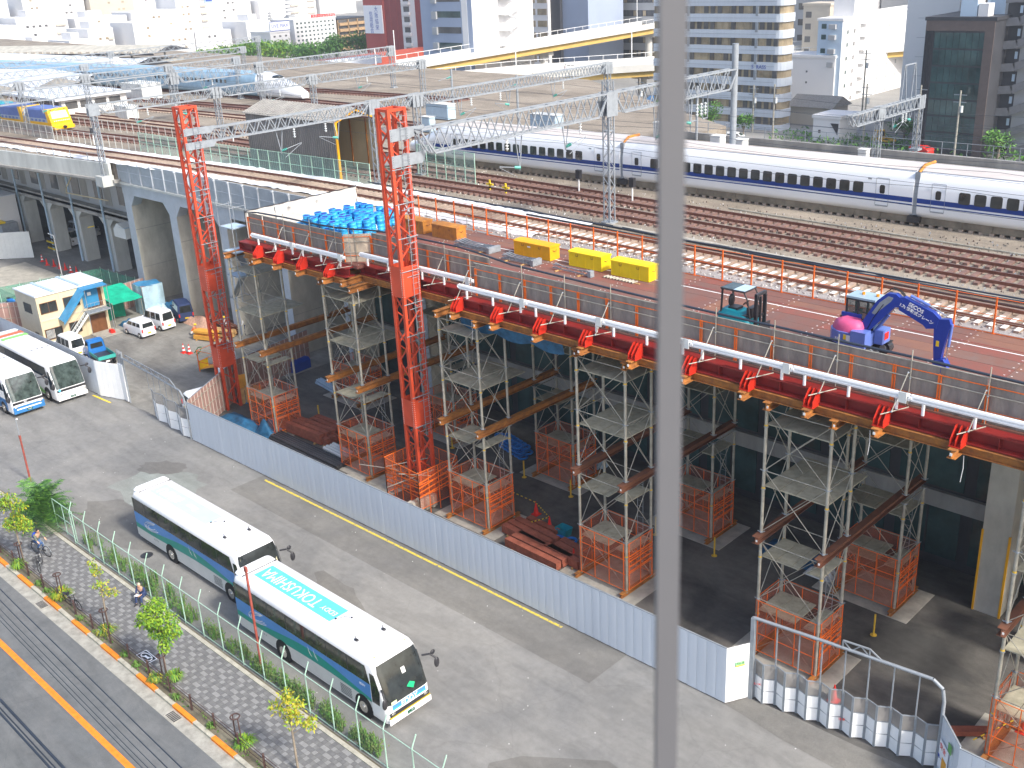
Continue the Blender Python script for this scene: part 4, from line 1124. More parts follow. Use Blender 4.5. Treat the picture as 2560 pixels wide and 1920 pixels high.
b = MB(); b.add([(.05, 1.6, 2.3), (1.15, 1.6, 2.2), (1.15, 3.9, 4.55), (.05, 3.9, 4.65)], [(0, 1, 2, 3)]); b.add([(.05, 3.9, 4.65), (1.15, 3.9, 4.55), (1.15, 6.2, 4.55), (.05, 6.2, 4.65)], [(0, 1, 2, 3)])
b.add([(1.15, 1.6, 2.2), (1.15, 1.6, 1.9), (1.15, 3.9, 4.25), (1.15, 3.9, 4.55)], [(0, 1, 2, 3)])
b.obj('canopy', m_bcan, t)
b = MB(); b.add([(.1, 4.1, 2.6), (.1, 5.6, 2.6), (.1, 5.6, 4.5), (.1, 4.1, 4.5)], [(0, 1, 2, 3)]); b.obj('blue_screen', m_bcan, t)
MB().box(.1, .12, 4.6, 4.95, 3.7, 4.0).obj('notice', m_stripe, t)
MB().box(.0, 1.9, 4.2, 6.5, 0, .1).obj('door_step', m_slab, t)
tag(MB().loft([[(-.3, -.2, 0), (.3, -.2, 0), (.3, .2, 0), (-.3, .2, 0)], [(-.25, -.15, .3), (.25, -.15, .3), (.25, .15, .3), (-.25, .15, .3)]]).obj('red_box', m_red, None, (-92.3, 40.4, .1)), 'small red box on the office door step', 'box')
tag(MB().ell((0, 0, .35), .5, .4, .4, 9, 6).obj('orange_buoy', m_ply, None, (-92.6, 37.1, 0)), 'orange round thing under the office stair', 'container')
# shelters
t = T('tarp_shelter', 'green tarp shelter with sloping roof beside the prefab office', 'shelter', (-96.2, 41.6, 0))
MB().sheet(lambda u, v: (-1.5 + 4 * u, 0 + 3.0 * v, 2.9 - .75 * u + .08 * math.sin(9 * u) * math.sin(7 * v)), 12, 10).obj('roof_tarp', m_gtarp, t)
MB().sheet(lambda u, v: (-.2 + .25 * math.sin(7 * u), .0 + 2.2 * u, 2.4 * v), 12, 6).obj('side_tarp', m_gtarp, t)
b = MB()
for x, y in ((-1.4, 0), (2.3, 0), (2.3, 2.9), (-1.4, 2.9)): b.tube((x, y, 0), (x, y, 2.3), .03, 6)
b.obj('posts', m_pipe, t)
t = T('covered_stack', 'tall stack wrapped in pale blue sheeting next to the green shelter', 'covered stack', (-96.4, 45.0, 0))
MB().sheet(lambda u, v: (2 * u, .0 + 2.2 * v, 2.9 + .08 * math.sin(8 * u + 5 * v)), 8, 8).obj('top_sheet', m_bcan, t)
MB().sheet(lambda u, v: (2.0 + .08 * math.sin(11 * u), 2.2 * u, 2.9 * v), 10, 8).obj('front_sheet', m_lbtarp, t)
MB().sheet(lambda u, v: (2.0 * u, -.0 + .06 * math.sin(11 * u), 2.9 * v), 10, 8).obj('side_sheet', m_lbtarp, t)
def heap(loc, rx, ry, h, m, lab, nm='tarp_heap', cat='tarp', seed=0, rz=0):
    R = random.Random(seed)
    ph = [R.random() * 6 for _ in range(4)]
    fn = lambda u, v: ((u - .5) * 2 * rx, (v - .5) * 2 * ry, max(.01, h * (1 - abs(2 * u - 1) ** 3) * (1 - abs(2 * v - 1) ** 3) * (.75 + .2 * math.sin(9 * u + ph[0]) + .15 * math.sin(13 * v + ph[1]) + .1 * math.sin(21 * u * v + ph[2]))))
    return tag(MB().sheet(fn, 22, 16).obj(nm, m, None, loc, rz), lab, cat)
heap((-94.0, 46.2, 0), .9, .9, 1.1, m_lbtarp, 'pale crumpled sheet beside the wrapped stack', seed=1)
heap((-93.6, 47.6, 0), 1.2, .9, 1.1, m_btarp, 'dark blue tarp heap by the first pier', seed=2)
heap((-87.6, 47.0, 0), 2.3, .9, .9, M('pinkish sand bags', (.6, .36, .25), .85, var=.3, scale=4, bump=.5), 'heap of pinkish sandbags and rubble at the second pier', 'rubble_heap', 'rubble', 3)
heap((-64.6, 36.4, 0), 2.3, .9, .55, m_btarp, 'blue tarp over materials behind the hoarding left end', seed=4)
heap((-61.6, 36.9, 0), 1.0, .8, 1.0, m_btarp, 'upright blue tarp bundle beside the first scaffold cage', seed=5)
heap((-93.4, 42.6, 0), .8, .7, .5, m_btarp, 'small blue tarp under the green shelter', seed=6)
heap((-24.6, 45.6, 0), 1.8, .9, .5, m_btarp, 'dark blue tarp deep under the deck', seed=8)
heap((-22.6, 44.9, 0), .8, .6, .5, m_wcloth, 'white sack beside the dark blue tarp under the deck', 'sack', 'sack', 9)
heap((-34.6, 38.0, 0), .4, .3, .35, m_wcloth, 'white sack beside the blue rings at the steel stack', 'sack', 'sack', 10)
t = T('work_bench', 'white topped table with clutter by the shelter', 'table', (-91.9, 42.0, 0)); MB().box(0, 1.2, 0, .8, .75, .8).obj('table_top', m_boxw, t)
for x in (.05, 1.15):
    for y in (.05, .75): MB().bar((x, y, 0), (x, y, .75), .04).obj('leg', m_galv, t)
# timber and steel stacks in yard
def stack(loc, rz, nx, ny, nz, L, w_, h, gap, m, lab, nm, part, cat, jit=.02, hb=False, group=None):
    t = T(nm, lab, cat, loc, rz, group)
    for z in range(nz):
        for y in range(ny):
            if z and rnd() < .12: continue
            b = MB()
            x0 = (rnd() - .5) * jit * 8
            if hb: b.hbeam((x0, y * (w_ + gap), .12 + z * h + h / 2), (x0 + L, y * (w_ + gap), .12 + z * h + h / 2), h * .96, w_, .02)
            else: b.box(x0, x0 + L, y * (w_ + gap), y * (w_ + gap) + w_, .12 + z * h, .12 + (z + .96) * h)
            b.obj(part, m, t)
    b = MB()
    for q in (.15, .85): b.box(L * q - .05, L * q + .05, -.1, ny * (w_ + gap), 0, .12)
    b.obj('bearer', m_wood, t)
    return t
stack((-86.2, 47.2, 0), -.12, 1, 4, 4, 4.2, .25, .2, .05, m_rustd, 'grey and rust steel beams stacked at the second pier', 'beam_stack', 'beam', 'beams', hb=True)
stack((-84.2, 44.1, 0), .35, 1, 3, 4, 2.3, .26, .2, .01, m_ply, 'stack of orange timber planks beside the crouching worker', 'timber_stack', 'plank', 'timber')
stack((-83.6, 45.6, 0), .3, 1, 3, 3, 2.2, .25, .2, .03, m_wood, 'second lower timber stack behind the orange planks', 'timber_stack', 'plank', 'timber')
PS = 'red brown primed steel pieces stacked behind the hoarding'
for x, y, rz, nx, nz, L, lab in ((-61.2, 37.5, .05, 3, 3, 4.6, 'long primed steel stack nearest the first scaffold cage'), (-60.2, 38.9, .03, 3, 2, 4.2, 'primed steel stack behind the long one'), (-57.6, 40.0, .1, 3, 2, 2.6, 'primed steel stack nearest the second scaffold cage'), (-58.3, 37.9, -.02, 3, 2, 2.2, 'short primed steel stack beside the white poles'),
                                 (-38.6, 37.2, -.08, 3, 2, 3.4, 'primed steel stack below the tower cage'), (-37.4, 36.2, -.04, 3, 2, 4.0, 'primed steel stack along the hoarding top'), (-35.0, 37.1, -.1, 3, 2, 2.4, 'primed steel stack beside the fourth scaffold cage'), (-38.4, 38.5, -.05, 2, 1, 2.4, 'low primed steel stack by the red cone'), (-12.6, 36.9, .7, 1, 1, 1.8, 'single dark red steel piece at the lower right')):
    stack((x, y, 0), rz, 1, nx, nz, L, .38, .24, .12, m_primer, lab, 'steel_stack', 'steel_piece', 'steel', group=PS)
def pipes(p0, p1, n, r, m, lab, cat='pipes', layers=2):
    a, c = V(p0), V(p1); d = (c - a).normalized(); s = V((-d.y, d.x, 0))
    t = T('pipe_bundle', lab, cat, a, math.atan2(d.y, d.x))
    L = (c - a).length
    for z in range(layers):
        for k in range(n - z): MB().tube((rnd() * .2, (k + z * .5) * 2 * r, r + z * r * 1.7), (L + rnd() * .2, (k + z * .5) * 2 * r, r + z * r * 1.7), r, 8).obj('pipe', m, t)
pipes((-60.6, 36.2, 0), (-52.8, 36.1, 0), 6, .1, m_blk, 'bundle of long black pipes lying along the hoarding')
pipes((-61.0, 35.6, 0), (-51.5, 35.4, 0), 4, .04, m_pipe, 'thin scaffold pipes lying beside the black bundle')
pipes((-55.8, 37.2, 0), (-53.4, 37.1, 0), 5, .13, m_boxw, 'bundle of short pale grey poles with rounded ends')
pipes((-66.6, 44.6, 0), (-63.6, 44.2, 0), 4, .1, m_boxb, 'pale blue pipes deep behind the first scaffold')
pipes((-42.2, 48.0, 0), (-39.6, 46.9, 0), 3, .16, m_boxb, 'thick pale pipe behind the third scaffold')
# boards, sacks, rings
for x, y, m, lab, h in ((-69.3, 38.3, m_ply, 'left orange plywood board leaning on the brown fence', 1.3), (-68.2, 39.2, m_ply, 'right orange plywood board leaning on the brown fence', 1.3)):
    t = O('plywood_board', MB().use(m).box(-.35, .35, -.03, .03, .8, .8 + h).mesh('board'), None, (x, y, 0), 1.2); tag(t, lab, 'board')
    heap((x + .3, y - .1, 0), .5, .45, 1.0, m_btarp, lab.replace('orange plywood board', 'blue tarp bundle').replace('leaning on', 'under the board at'), seed=int(x * -7))
t = T('timber_crate', 'open timber crate with plywood sides by the orange boards', 'crate', (-67.6, 38.5, 0), 1.1)
for q in range(5): MB().box(q * .32, q * .32 + .28, 0, .04, 0, 1.3 + .1 * (q % 2)).obj('plank', m_wood, t)
MB().box(0, 1.6, .05, .9, 0, .08).obj('base', m_wood, t); MB().box(.1, .5, .3, .36, .08, 1.0).obj('striped_board', m_blk, t)
tag(MB().ell((0, 0, .45), .35, .35, .5, 9, 7).obj('green_sack', m_gtarp, None, (-66.6, 39.6, 0)), 'green sack by the first scaffold tower', 'sack')
rm = MB().use(M('blue plastic ring', (.02, .2, .6), .4)).path([(.3 * math.cos(a * PI / 8), .3 * math.sin(a * PI / 8), .1) for a in range(17)], .08, 6).mesh('ring')
for k in range(30):
    x, y, z = -46.6 + .55 * (k % 6) * .8 - .2 * (k // 12), 45.6 - .35 * (k % 6) * .3 + .5 * ((k // 6) % 2), .16 * (k // 6)
    tag(O('plastic_ring', rm, None, (x, y, z)), 'blue plastic ring in the heap under the deck', 'ring', 'heaped blue rings under the deck')
for x, y, z, lab in ((-35.6, 38.7, 0, 'blue ring left of the basket by the steel stack'), (-35.1, 38.2, 0, 'blue ring in the middle beside the basket'), (-34.4, 38.5, 0, 'bright blue bucket like ring nearest the white sack'), (-34.9, 39.0, 0, 'blue ring behind the bright one'), ):
    tag(O('plastic_ring', rm, None, (x, y, z)), lab, 'ring', 'loose blue rings by the steel stack')
t = T('basket', 'turquoise plastic basket beside the loose blue rings', 'basket', (-35.8, 39.4, 0)); b = MB(); b.loft([rrect(-.35, .35, .3, 0, .08), rrect(-.42, .42, .36, .45, .08)], False, True); b.obj('side', m_teal, t); MB().box(-.33, .33, -.28, .28, .02, .05).obj('floor', m_teal, t)
# workers
W_ = dict(pel=(-.1, 0, .35), belly=(0, 0, .5), chest=(.12, 0, .72), neck=(.2, 0, .85), head=(.26, 0, .93), shl=(.12, .19, .78), ell=(.25, .25, .55), hal=(.45, .15, .4), shr=(.12, -.19, .78), elr=(.25, -.25, .55), har=(.45, -.15, .4),
          hipl=(-.08, .1, .32), knl=(.3, .2, .45), anl=(.1, .2, .08), tol=(.24, .22, .05), hipr=(-.08, -.1, .32), knr=(.3, -.2, .45), anr=(.1, -.2, .08), tor=(.24, -.22, .05))
STD = dict(pel=(0, 0, .92), belly=(.0, 0, 1.08), chest=(.03, 0, 1.3), neck=(.05, 0, 1.44), head=(.07, 0, 1.54), shl=(.03, .2, 1.38), ell=(.1, .27, 1.12), hal=(.3, .2, .98), shr=(.03, -.2, 1.38), elr=(.08, -.27, 1.12), har=(.28, -.22, .95),
           hipl=(0, .09, .88), knl=(.03, .11, .5), anl=(0, .12, .08), tol=(.14, .14, .05), hipr=(0, -.09, .88), knr=(.06, -.11, .5), anr=(-.02, -.12, .08), tor=(.12, -.14, .05))
person('crouching worker in an orange vest and yellow helmet by the timber stack', (-85.4, 44.8, 0), .9, W_, m_ocloth, m_wcloth, m_hair, m_yel)
person('standing worker with a yellow helmet behind the timber stack', (-83.2, 46.9, 0), -1.4, STD, m_wcloth, m_olive, m_hair, m_yel)
person('worker in white with a yellow helmet partly hidden by the left red tower', (-81.6, 47.8, 0), -2., STD, m_wcloth, m_navy, m_hair, m_yel)
person('worker in pale clothes to the right of the left red tower', (-77.4, 43.9, 0), -2.6, STD, m_wcloth, m_wcloth, m_hair, m_ocloth)
# orange fenced pit by the left tower
t = T('work_basket', 'orange steel work basket with a striped end board in front of the left tower', 'work platform', (-76.6, 40.2, 0), .2)
for x in (0, 2.6):
    for y in (0, 1.6): MB().bar((x, y, 0), (x, y, 1.9), .06).obj('post', m_cage, t)
for z in (.9, 1.85): MB().path([(0, 0, z), (2.6, 0, z), (2.6, 1.6, z), (0, 1.6, z), (0, 0, z)], .025, 5).obj('rail', m_cage, t)
MB().add([(0, 0, .2), (2.6, 0, .9), (2.6, 1.6, .9), (0, 1.6, .2)], [(0, 1, 2, 3)]).obj('plywood', m_ply, t)
MB().box(-.05, 0, .1, 1.0, .1, .9).obj('striped_board', m_yel, t)
b = MB()
for q in range(4): b.bar((-.06, .1 + q * .25, .15), (-.06, .3 + q * .25, .85), .02, .08)
b.obj('black_stripe', m_blk, t)
tag(MB().path([(-.4, 0, 0.05), (-.2, .3, .5), (.2, .4, .6), (.4, .1, .3), (.2, -.2, .05)], .04, 6).obj('hose', m_leafd, None, (-80.6, 42.3, 0)), 'coiled green hose beside the striped cones', 'hose')
# ------------------------------------------------------------------ steel deck on beams
DZ = 14.0
X0, X1 = -62.0, -4.0
dk = T('construction_deck', 'rust red steel plate deck carried by beams beside the railway', 'deck', (-33, 42, DZ - .2))
pmats = [M('deck plate brown red', (.2, .085, .065), .75, var=.35, scale=1.1, col2=(.17, .1, .085)), M('deck plate red', (.26, .08, .06), .75, var=.3, scale=1.5, col2=(.19, .09, .07)), M('deck plate grey brown', (.19, .125, .105), .8, var=.3, scale=.9, col2=(.21, .09, .065)), M('deck plate orange brown', (.26, .12, .075), .8, var=.35, scale=.7, col2=(.19, .1, .08))]
pm_ = []
for m in pmats:
    b = MB(); b.use(m).box(.008, 2.992, .008, .992, 0, .2)
    b.use(m_stripe)
    for x in (.12, 2.82):
        for y in (.2, .76): b.box(x, x + .07, y, y + .045, .2, .204)
    pm_.append(b.mesh('deck_plate'))
for i in range(20):
    for j in range(10):
        x, y = X0 + i * 3, 37.45 + j
        if j == 0 and -50.6 < x + 1.5 < -40.4: continue
        O('deck_plate', pm_[int(rnd() * 4)], dk, (x + 33, y - 42, .0 + rnd() * .006))
MB().box(-15.5, 28, 3.25, 3.33, .208, .212).obj('painted_line', m_stripe, dk)
MB().box(-2.6, 1.3, -1.9, -1.78, .208, .212).obj('painted_line', m_stripe, dk)
st(MB().box(-15.5, 28, 3.6, 3.66, .208, .211).obj('joint_strip', m_girder, dk))
# girders and beams
def girder(x0, x1, y, lab):
    t = T('edge_girder', lab, 'girder', ((x0 + x1) / 2, y, 13.35)); L = (x1 - x0) / 2
    MB().box(-L, L, -.3, .55, .52, .58).obj('top_flange', m_girder, t)
    MB().box(-L, L, -.02, .02, .06, .52).obj('web', m_girder, t)
    MB().box(-L, L, -.38, .4, 0, .06).obj('bottom_flange', m_girder, t)
    b = MB(); n = int(2 * L / 1.5)
    for k in range(n + 1): b.box(-L + k * 1.5 - .01 + .02, -L + k * 1.5 + .03, -.28, -.02, .06, .52)
    b.obj('stiffeners', m_girder, t)
    return t
girder(X0, -50.4, 37.15, 'dark red edge girder left of the deck recess')
girder(-50.4, -40.6, 38.25, 'dark red edge girder in the recess behind the right red tower')
girder(-40.6, X1, 37.15, 'long dark red edge girder on the right')
BG = 'rusty H beams under the deck'
def hb(a, c, lab, m=m_rust, h=.36, w_=.32):
    b = MB(); av, cv = V(a), V(c); b.hbeam((0, 0, 0), cv - av, h, w_, .03)
    o = b.obj('h_beam', m, None, a)
    if V(cv - av).normalized().y > .9:
        MB().box(.04, .12, -.01, .0, -.05, .05).obj('bolt_cap', m_stripe, o)
    return tag(o, lab, 'beam', BG)
hb((X0 + .6, 36.84, 13.13), (-50.2, 36.84, 13.13), 'rusty beam along the deck edge left of the recess')
hb((-50.2, 37.95, 13.13), (-40.6, 37.95, 13.13), 'rusty beam along the recessed deck edge')
hb((-41.2, 36.84, 13.13), (X1, 36.84, 13.13), 'rusty beam along the right deck edge')
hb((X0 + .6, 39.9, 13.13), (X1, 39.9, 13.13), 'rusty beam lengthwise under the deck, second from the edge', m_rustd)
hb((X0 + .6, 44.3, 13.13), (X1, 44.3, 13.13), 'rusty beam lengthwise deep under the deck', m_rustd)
hb((-50.3, 36.3, 13.13), (-50.3, 41, 13.13), 'rusty beam crossing at the left side of the recess')
fin_m = MB()
for q in (-.2, 0, .2):
    fin_m.use(m_fin).prism([(-.4, 0), (.2, 0), (.2, .7), (0, .7), (-.4, .25)], (q - .015, 0, 0), (0, 1, 0), (0, 0, 1), (1, 0, 0), .03)
fin_m.use(m_fin).box(-.24, .24, -.42, .2, -.02, .02)
fin_me = fin_m.mesh('fin_bracket')
stub_me = MB().use(m_rust).hbeam((0, -.95, 0), (0, 9.5, 0), .36, .32, .03).mesh('cross_beam')
k = 0
xf = [-13.42 - 3.0 * q for q in range(-2, 10)] + [-51.7, -54.5, -57.0, -59.3]
names = ('rightmost', 'second from the right edge', 'third from the right edge', 'right of the excavator arm', 'below the excavator arm', 'below the excavator cab', 'left of the excavator', 'below the forklift', 'right of the window bar', 'just behind the window bar', 'left of the window bar', 'below the yellow crates', 'nearest the recess on its left', 'second left of the recess', 'third left of the recess', 'fourth left of the recess')
for q, x in enumerate(xf):
    tag(O('fin_bracket', fin_me, None, (x, 36.68, 13.34)), 'bright red three fin bracket on the girder, ' + names[q % len(names)], 'bracket', 'red fin brackets along the girder')
    o = O('cross_beam', stub_me, None, (x, 37.0, 13.13 if True else 0)); tag(o, 'rusty cross beam end under the red bracket, ' + names[q % len(names)], 'beam', BG)
    MB().box(-.05, .04, -.98, -.96, -.05, .06).obj('bolt_cap', m_stripe, o)
# ------------------------------------------------------------------ guard rail
def guardrail(x0, x1, y, posts, lab):
    t = T('guard_rail', lab, 'guard rail', ((x0 + x1) / 2, y, 13.93)); cx = (x0 + x1) / 2
    prof = [(0, .5), (-.07, .53), (-.09, .6), (-.02, .64), (-.02, .67), (-.09, .71), (-.07, .79), (0, .82), (.012, .8), (-.05, .77), (-.07, .72), (0, .68), (0, .63), (-.07, .6), (-.05, .55), (.01, .52)]
    b = MB(); n = len(prof)
    b.loft([[(x - cx, p, q) for p, q in prof] for x in (x0, x1)], True, False)
    b.obj('rail', m_white, t)
    for x in posts: MB().tube((x - cx, .08, .02), (x - cx, .08, .7), .065, 10).obj('post', m_white, t)
    for x in (x0, x1):
        b = MB(); b.path([(x - cx, -.03, .66), (x - cx + (-.1 if x == x0 else .1), .04, .66)], .11, 6); b.obj('end_piece', m_white, t)
    MB().box(x1 - cx - .42, x1 - cx - .1, -.13, -.09, .42, .86).obj('joint_plate', m_boxw, t)
gl = ['at the lower right edge', 'below the excavator bucket', 'below the excavator', 'right of the window bar', 'crossing behind the window bar', 'below the yellow crates', 'beside the white brackets', 'just right of the recess']
for q in range(7):
    xr = -5.5 - 5 * q
    guardrail(xr - 4.95, xr, 36.88, [xr - .55, xr - 2.55, xr - 4.5], 'white double wave guard rail section ' + gl[q])
for x0, x1, y, lab in ((-40.4, -40.5, 0, ''), (-45.3, -40.6, 37.95, 'white guard rail section in the recess, right half'), (-50.2, -45.4, 37.95, 'white guard rail section in the recess behind the right tower'), (-55.3, -50.5, 36.88, 'white guard rail section left of the recess'), (-60.2, -55.4, 36.88, 'white guard rail section at the left end of the deck')):
    if y: guardrail(x0, x1, y, [x0 + .5, (x0 + x1) / 2, x1 - .5], lab)
# ------------------------------------------------------------------ tarped fence with orange frames
def tarp_fence(x0, x1, y, lab, n):
    t = T('tarp_fence', lab, 'fence', ((x0 + x1) / 2, y, DZ)); cx = (x0 + x1) / 2; L = x1 - x0; ww = L / n
    for k in range(n):
        b = MB(); xx = x0 - cx + k * ww; ph = rnd() * 6
        b.sheet(lambda u, v: (xx + u * ww * .99, .03 + .05 * math.sin(u * 14 + ph + v * 3) * (1 - abs(2 * u - 1)) * (1 - v) + .03 * math.sin(31 * u * (1.3 - v) + ph) * abs(math.sin(3 * ph)) + .012 * math.sin(9 * v + ph), -.05 + v * 1.85), 16, 5)
        b.obj('tarp_sheet', m_tarp, t)
        b = MB(); b.bar((xx, -.05, -.1), (xx, -.05, 1.5), .055); b.bar((xx + .09, -.05, -.1), (xx + .09, -.05, 1.5), .04); b.tube((xx, -.06, 1.48), (xx + ww, -.06, 1.48), .024, 5); b.tube((xx, -.06, .5), (xx + ww, -.06, .5), .015, 5)
        b.obj('frame_panel', m_cage, t)
    for z in (1.15, 1.82): MB().tube((-L / 2, -.09, z), (L / 2, -.09, z), .026, 6).obj('pipe', m_pipe, t)
    return t
tarp_fence(-39.9, X1, 37.6, 'long grey mesh tarp fence with orange frames on the right of the deck', 20)
tarp_fence(-50.0, -39.9, 38.7, 'grey tarp fence set back in the deck recess', 6)
tarp_fence(-61.6, -51.4, 37.6, 'grey tarp fence with orange frames left of the recess', 6)
t = T('tarp_fence', 'beige canvas fence panel closing the side of the deck recess', 'fence', (-51.35, 37.65, DZ))
MB().sheet(lambda u, v: (u * 1.25 + .04 * math.sin(12 * u), u * 1.1, -.02 + v * 1.75), 14, 6).obj('canvas_sheet', M('beige canvas', (.52, .44, .34), .85, var=.15, scale=1.5, bump=.4, bscale=4), t)
b = MB()
for q in (0, 1): b.bar((q * 1.25, q * 1.1 - .05, 0), (q * 1.25, q * 1.1 - .05, 1.6), .06)
for z in (.4, 1.55): b.bar((0, -.06, z), (1.25, 1.04, z), .03)
b.obj('frame_panel', m_cage, t)
b = MB(); b.tube((.6, .45, -.1), (.5, .4, 2.1), .03, 6)
for z in (-.02, .6, 1.25): b.tube((0, -.1, z), (1.25, 1.0, z), .024, 6)
b.obj('pipe', m_pipe, t)
PXG = ('by the fallen white bracket', 'below the long crate bundle', 'below the middle yellow crate', 'left of the forklift', 'right of the forklift', 'by the excavator tracks', 'right of the excavator body', 'right of the excavator bucket', 'far left by the canvas', 'second from the left', 'left of the recess corner', 'at the recess corner', 'in the recess behind the right tower', 'in the recess right of the tower', 'at the right corner of the recess')
PX = [-36.4, -33.5, -30.6, -24.7, -21.8, -18.9, -15.85, -12.9, -57.35, -54.5, -52., -50.6, -47.4, -43.4, -40.2]
for q, x in enumerate(PX):
    y = 38.6 if -50.2 < x < -40.3 else 37.5
    t = T('stay_pipe', 'scaffold pipe post with diagonal stay ' + PXG[q], 'pipe post', (x, y, 13.9), 0, 'pipe posts staying the deck edge fence')
    MB().tube((0, 0, 0), (0, 0, 2.35), .025, 6).obj('post', m_pipe, t)
    MB().tube((-.05, -.12, 1.45), (-.2, -.95, .05), .025, 6).obj('stay', m_pipe, t)
    MB().tube((.1, -.1, .05), (-.45, -1.35, .03), .025, 6).obj('foot_pipe', m_pipe, t)
    b = MB()
    for p in ((0, 0, 1.2), (-.05, -.1, 1.45), (-.2, -.95, .07)): b.ell(p, .05, .05, .04, 6, 4)
    b.obj('clamp', m_galv, t)
cp = [(-61.9, 37.65, 15.75), (-60.5, 37.65, 15.9), (-57.4, 37.65, 15.98), (-54.5, 37.65, 15.98), (-51.9, 37.65, 16.05), (-49, 38.4, 16.1), (-45.5, 38.6, 16.1), (-42, 38.4, 16.18), (-39.8, 37.7, 16.35), (-37.2, 37.65, 16.12), (-33.2, 37.65, 16.05), (-30.6, 37.65, 16.0), (-28, 37.65, 15.96), (-24.8, 37.65, 15.94), (-18.9, 37.65, 15.92), (-15.8, 37.65, 15.92), (-11.7, 37.65, 15.85), (-4, 37.65, 15.8)]
tag(MB().path(cp, .055, 7).obj('power_cable', m_wire), 'thick black cable strung along the top of the deck edge fence', 'cable')
# canvas at the left end
t = T('canvas_screen', 'white canvas screen at the left end of the deck behind the blue barrels', 'screen', (-61.9, 42.3, DZ))
for q in range(4):
    ph = q * 2.1
    MB().sheet(lambda u, v: (.12 * math.sin(u * 5 + ph) * (1 - v) + .05 * math.sin(13 * u * v + ph), -4.7 + (q + u) * 2.35, v * 1.8), 14, 8).obj('canvas_sheet', m_tarpw, t)
    text('ⓔ', .28, m_blk, t, (.09, -3.6 + q * 2.35, 1.4), (PI / 2, 0, PI / 2)) if q in (1, 2) else None
b = MB(); b.tube((0.02, -4.7, 1.82), (.02, 4.7, 1.82), .03, 6)
for q in range(5): b.tube((-.06, -4.7 + q * 2.35, 0), (-.06, -4.7 + q * 2.35, 1.9), .026, 6)
b.obj('pipe', m_blk, t)
# far orange fence
t = T('mesh_fence', 'orange framed wire fence along the track side of the deck', 'fence', (-33, 47.25, DZ))
pme = MB().use(m_cage).bar((0, 0, -.05), (0, 0, 1.72), .065).bar((.02, -.05, 0), (.02, .05, 0), .15, .05).mesh('post')
for q in range(31):
    x = -59.6 + 1.8 * q + 33; O('post', pme, t, (x, .5 if x < -17 else 0, 0))
onet = net('orange wire mesh', (.7, .2, .08), .14)
for q in range(30):
    x = -59.6 + 1.8 * q + 33; y = .5 if x < -17 else 0
    b = MB()
    for z in (.02, .85, 1.68): b.tube((x, y, z), (x + 1.8, y, z), .018, 5)
    b.obj('rail', m_cage, t)
    MB().add([(x, y + .01, .02), (x + 1.8, y + .01, .02), (x + 1.8, y + .01, 1.68), (x, y + .01, 1.68)], [(0, 1, 2, 3)]).obj('mesh_panel', onet, t)
b = MB()
for z in (.6,): b.tube((-26, .25, z), (28, .0, z), .02, 5)
for q in range(14): b.tube((-26 + 4 * q, .3, -.1), (-26 + 4 * q, .3, .95), .02, 5)
b.obj('pipe', m_pipe, t)
tag(MB().path([(-62, 48.2, 15.9), (-46, 48.3, 15.72), (-33, 47.7, 15.75), (-4, 47.4, 15.75)], .045, 6).obj('power_cable', m_wire), 'black cable running along the top of the orange track fence', 'cable')
# ------------------------------------------------------------------ crates
def crate(x, y, L, m, lab, d=.85, h=.9, rusty=False):
    t = T('steel_crate', lab, 'crate', (x, y, DZ), 0, 'steel tool crates on the deck')
    MB().box(0, L, 0, d, .02, h - .08).obj('box', m, t)
    lid = MB().prism([(-.04, h - .1), (d + .04, h - .1), (d + .04, h - .02), (d * .75, h + .04), (d * .25, h + .04), (-.04, h - .02)], (-.04, 0, 0), (0, 1, 0), (0, 0, 1), (1, 0, 0), L + .08).obj('lid', m, t)
    for q in range(5): MB().box(L * q / 4 - .012, L * q / 4 + .012, -.012, .0, .04, h - .12).obj('rib', m, t)
    for q in (.25, .72):
        b = MB(); b.path([(L * q - .07, -.02, h - .13), (L * q - .07, -.03, h - .26), (L * q + .07, -.03, h - .26), (L * q + .07, -.02, h - .13)], .012, 4); b.obj('latch', m_rustd, t)
    b = MB(); b.path([(L + .02, d * .3, h - .3), (L + .05, d * .5, h - .38), (L + .02, d * .7, h - .3)], .014, 4); b.obj('handle', m_rustd, t)
    return t
crate(-54.6, 44.9, 2.2, m_crater, 'rusty orange crate mostly behind the right red tower')
crate(-51.5, 44.9, 2.3, m_crater, 'rusty orange crate just right of the right red tower')
c3 = crate(-44.0, 44.8, 2.9, m_crateo, 'orange yellow crate with a white tag behind the stacked trusses')
MB().box(1.1, 1.35, -.02, -.012, .6, .68).obj('tag_plate', m_stripe, c3)
crate(-39.6, 44.8, 2.4, m_crate, 'bright yellow crate in the middle beside a lying truss')
crate(-36.4, 44.7, 2.6, m_crate, 'bright yellow crate nearest the window bar')
def truss_bundle(x, y, L, n, lab, rz=0):
    t = T('truss_bundle', lab, 'truss bundle', (x, y, DZ), rz, 'galvanised bracing bundles on the deck')
    for q in range(n):
        b = MB(); yy = q * .22
        b.bar((0, yy, .12), (L, yy, .1), .07); b.bar((.1, yy, .32), (L - .2, yy, .28), .05)
        for k in range(6): b.bar((L * k / 6, yy, .12 if k % 2 else .3), (L * (k + 1) / 6, yy, .3 if k % 2 else .12), .03)
        b.bar((L * .3, yy, .3), (L * .1, yy - .1, .45), .05); b.bar((L * .7, yy, .3), (L * .95, yy - .1, .4), .05)
        b.obj('strut', m_galv, t)
    b = MB(); b.box(L - .25, L - .02, -.1, n * .22, .02, .38); b.obj('end_plate', m_galv, t)
    b = MB(); b.bar((.5, -.35, .03), (.5, n * .22 + .1, .03), .09, .06); b.bar((L - .8, -.35, .03), (L - .8, n * .22 + .1, .03), .09, .06); b.obj('bearer', m_wood, t)
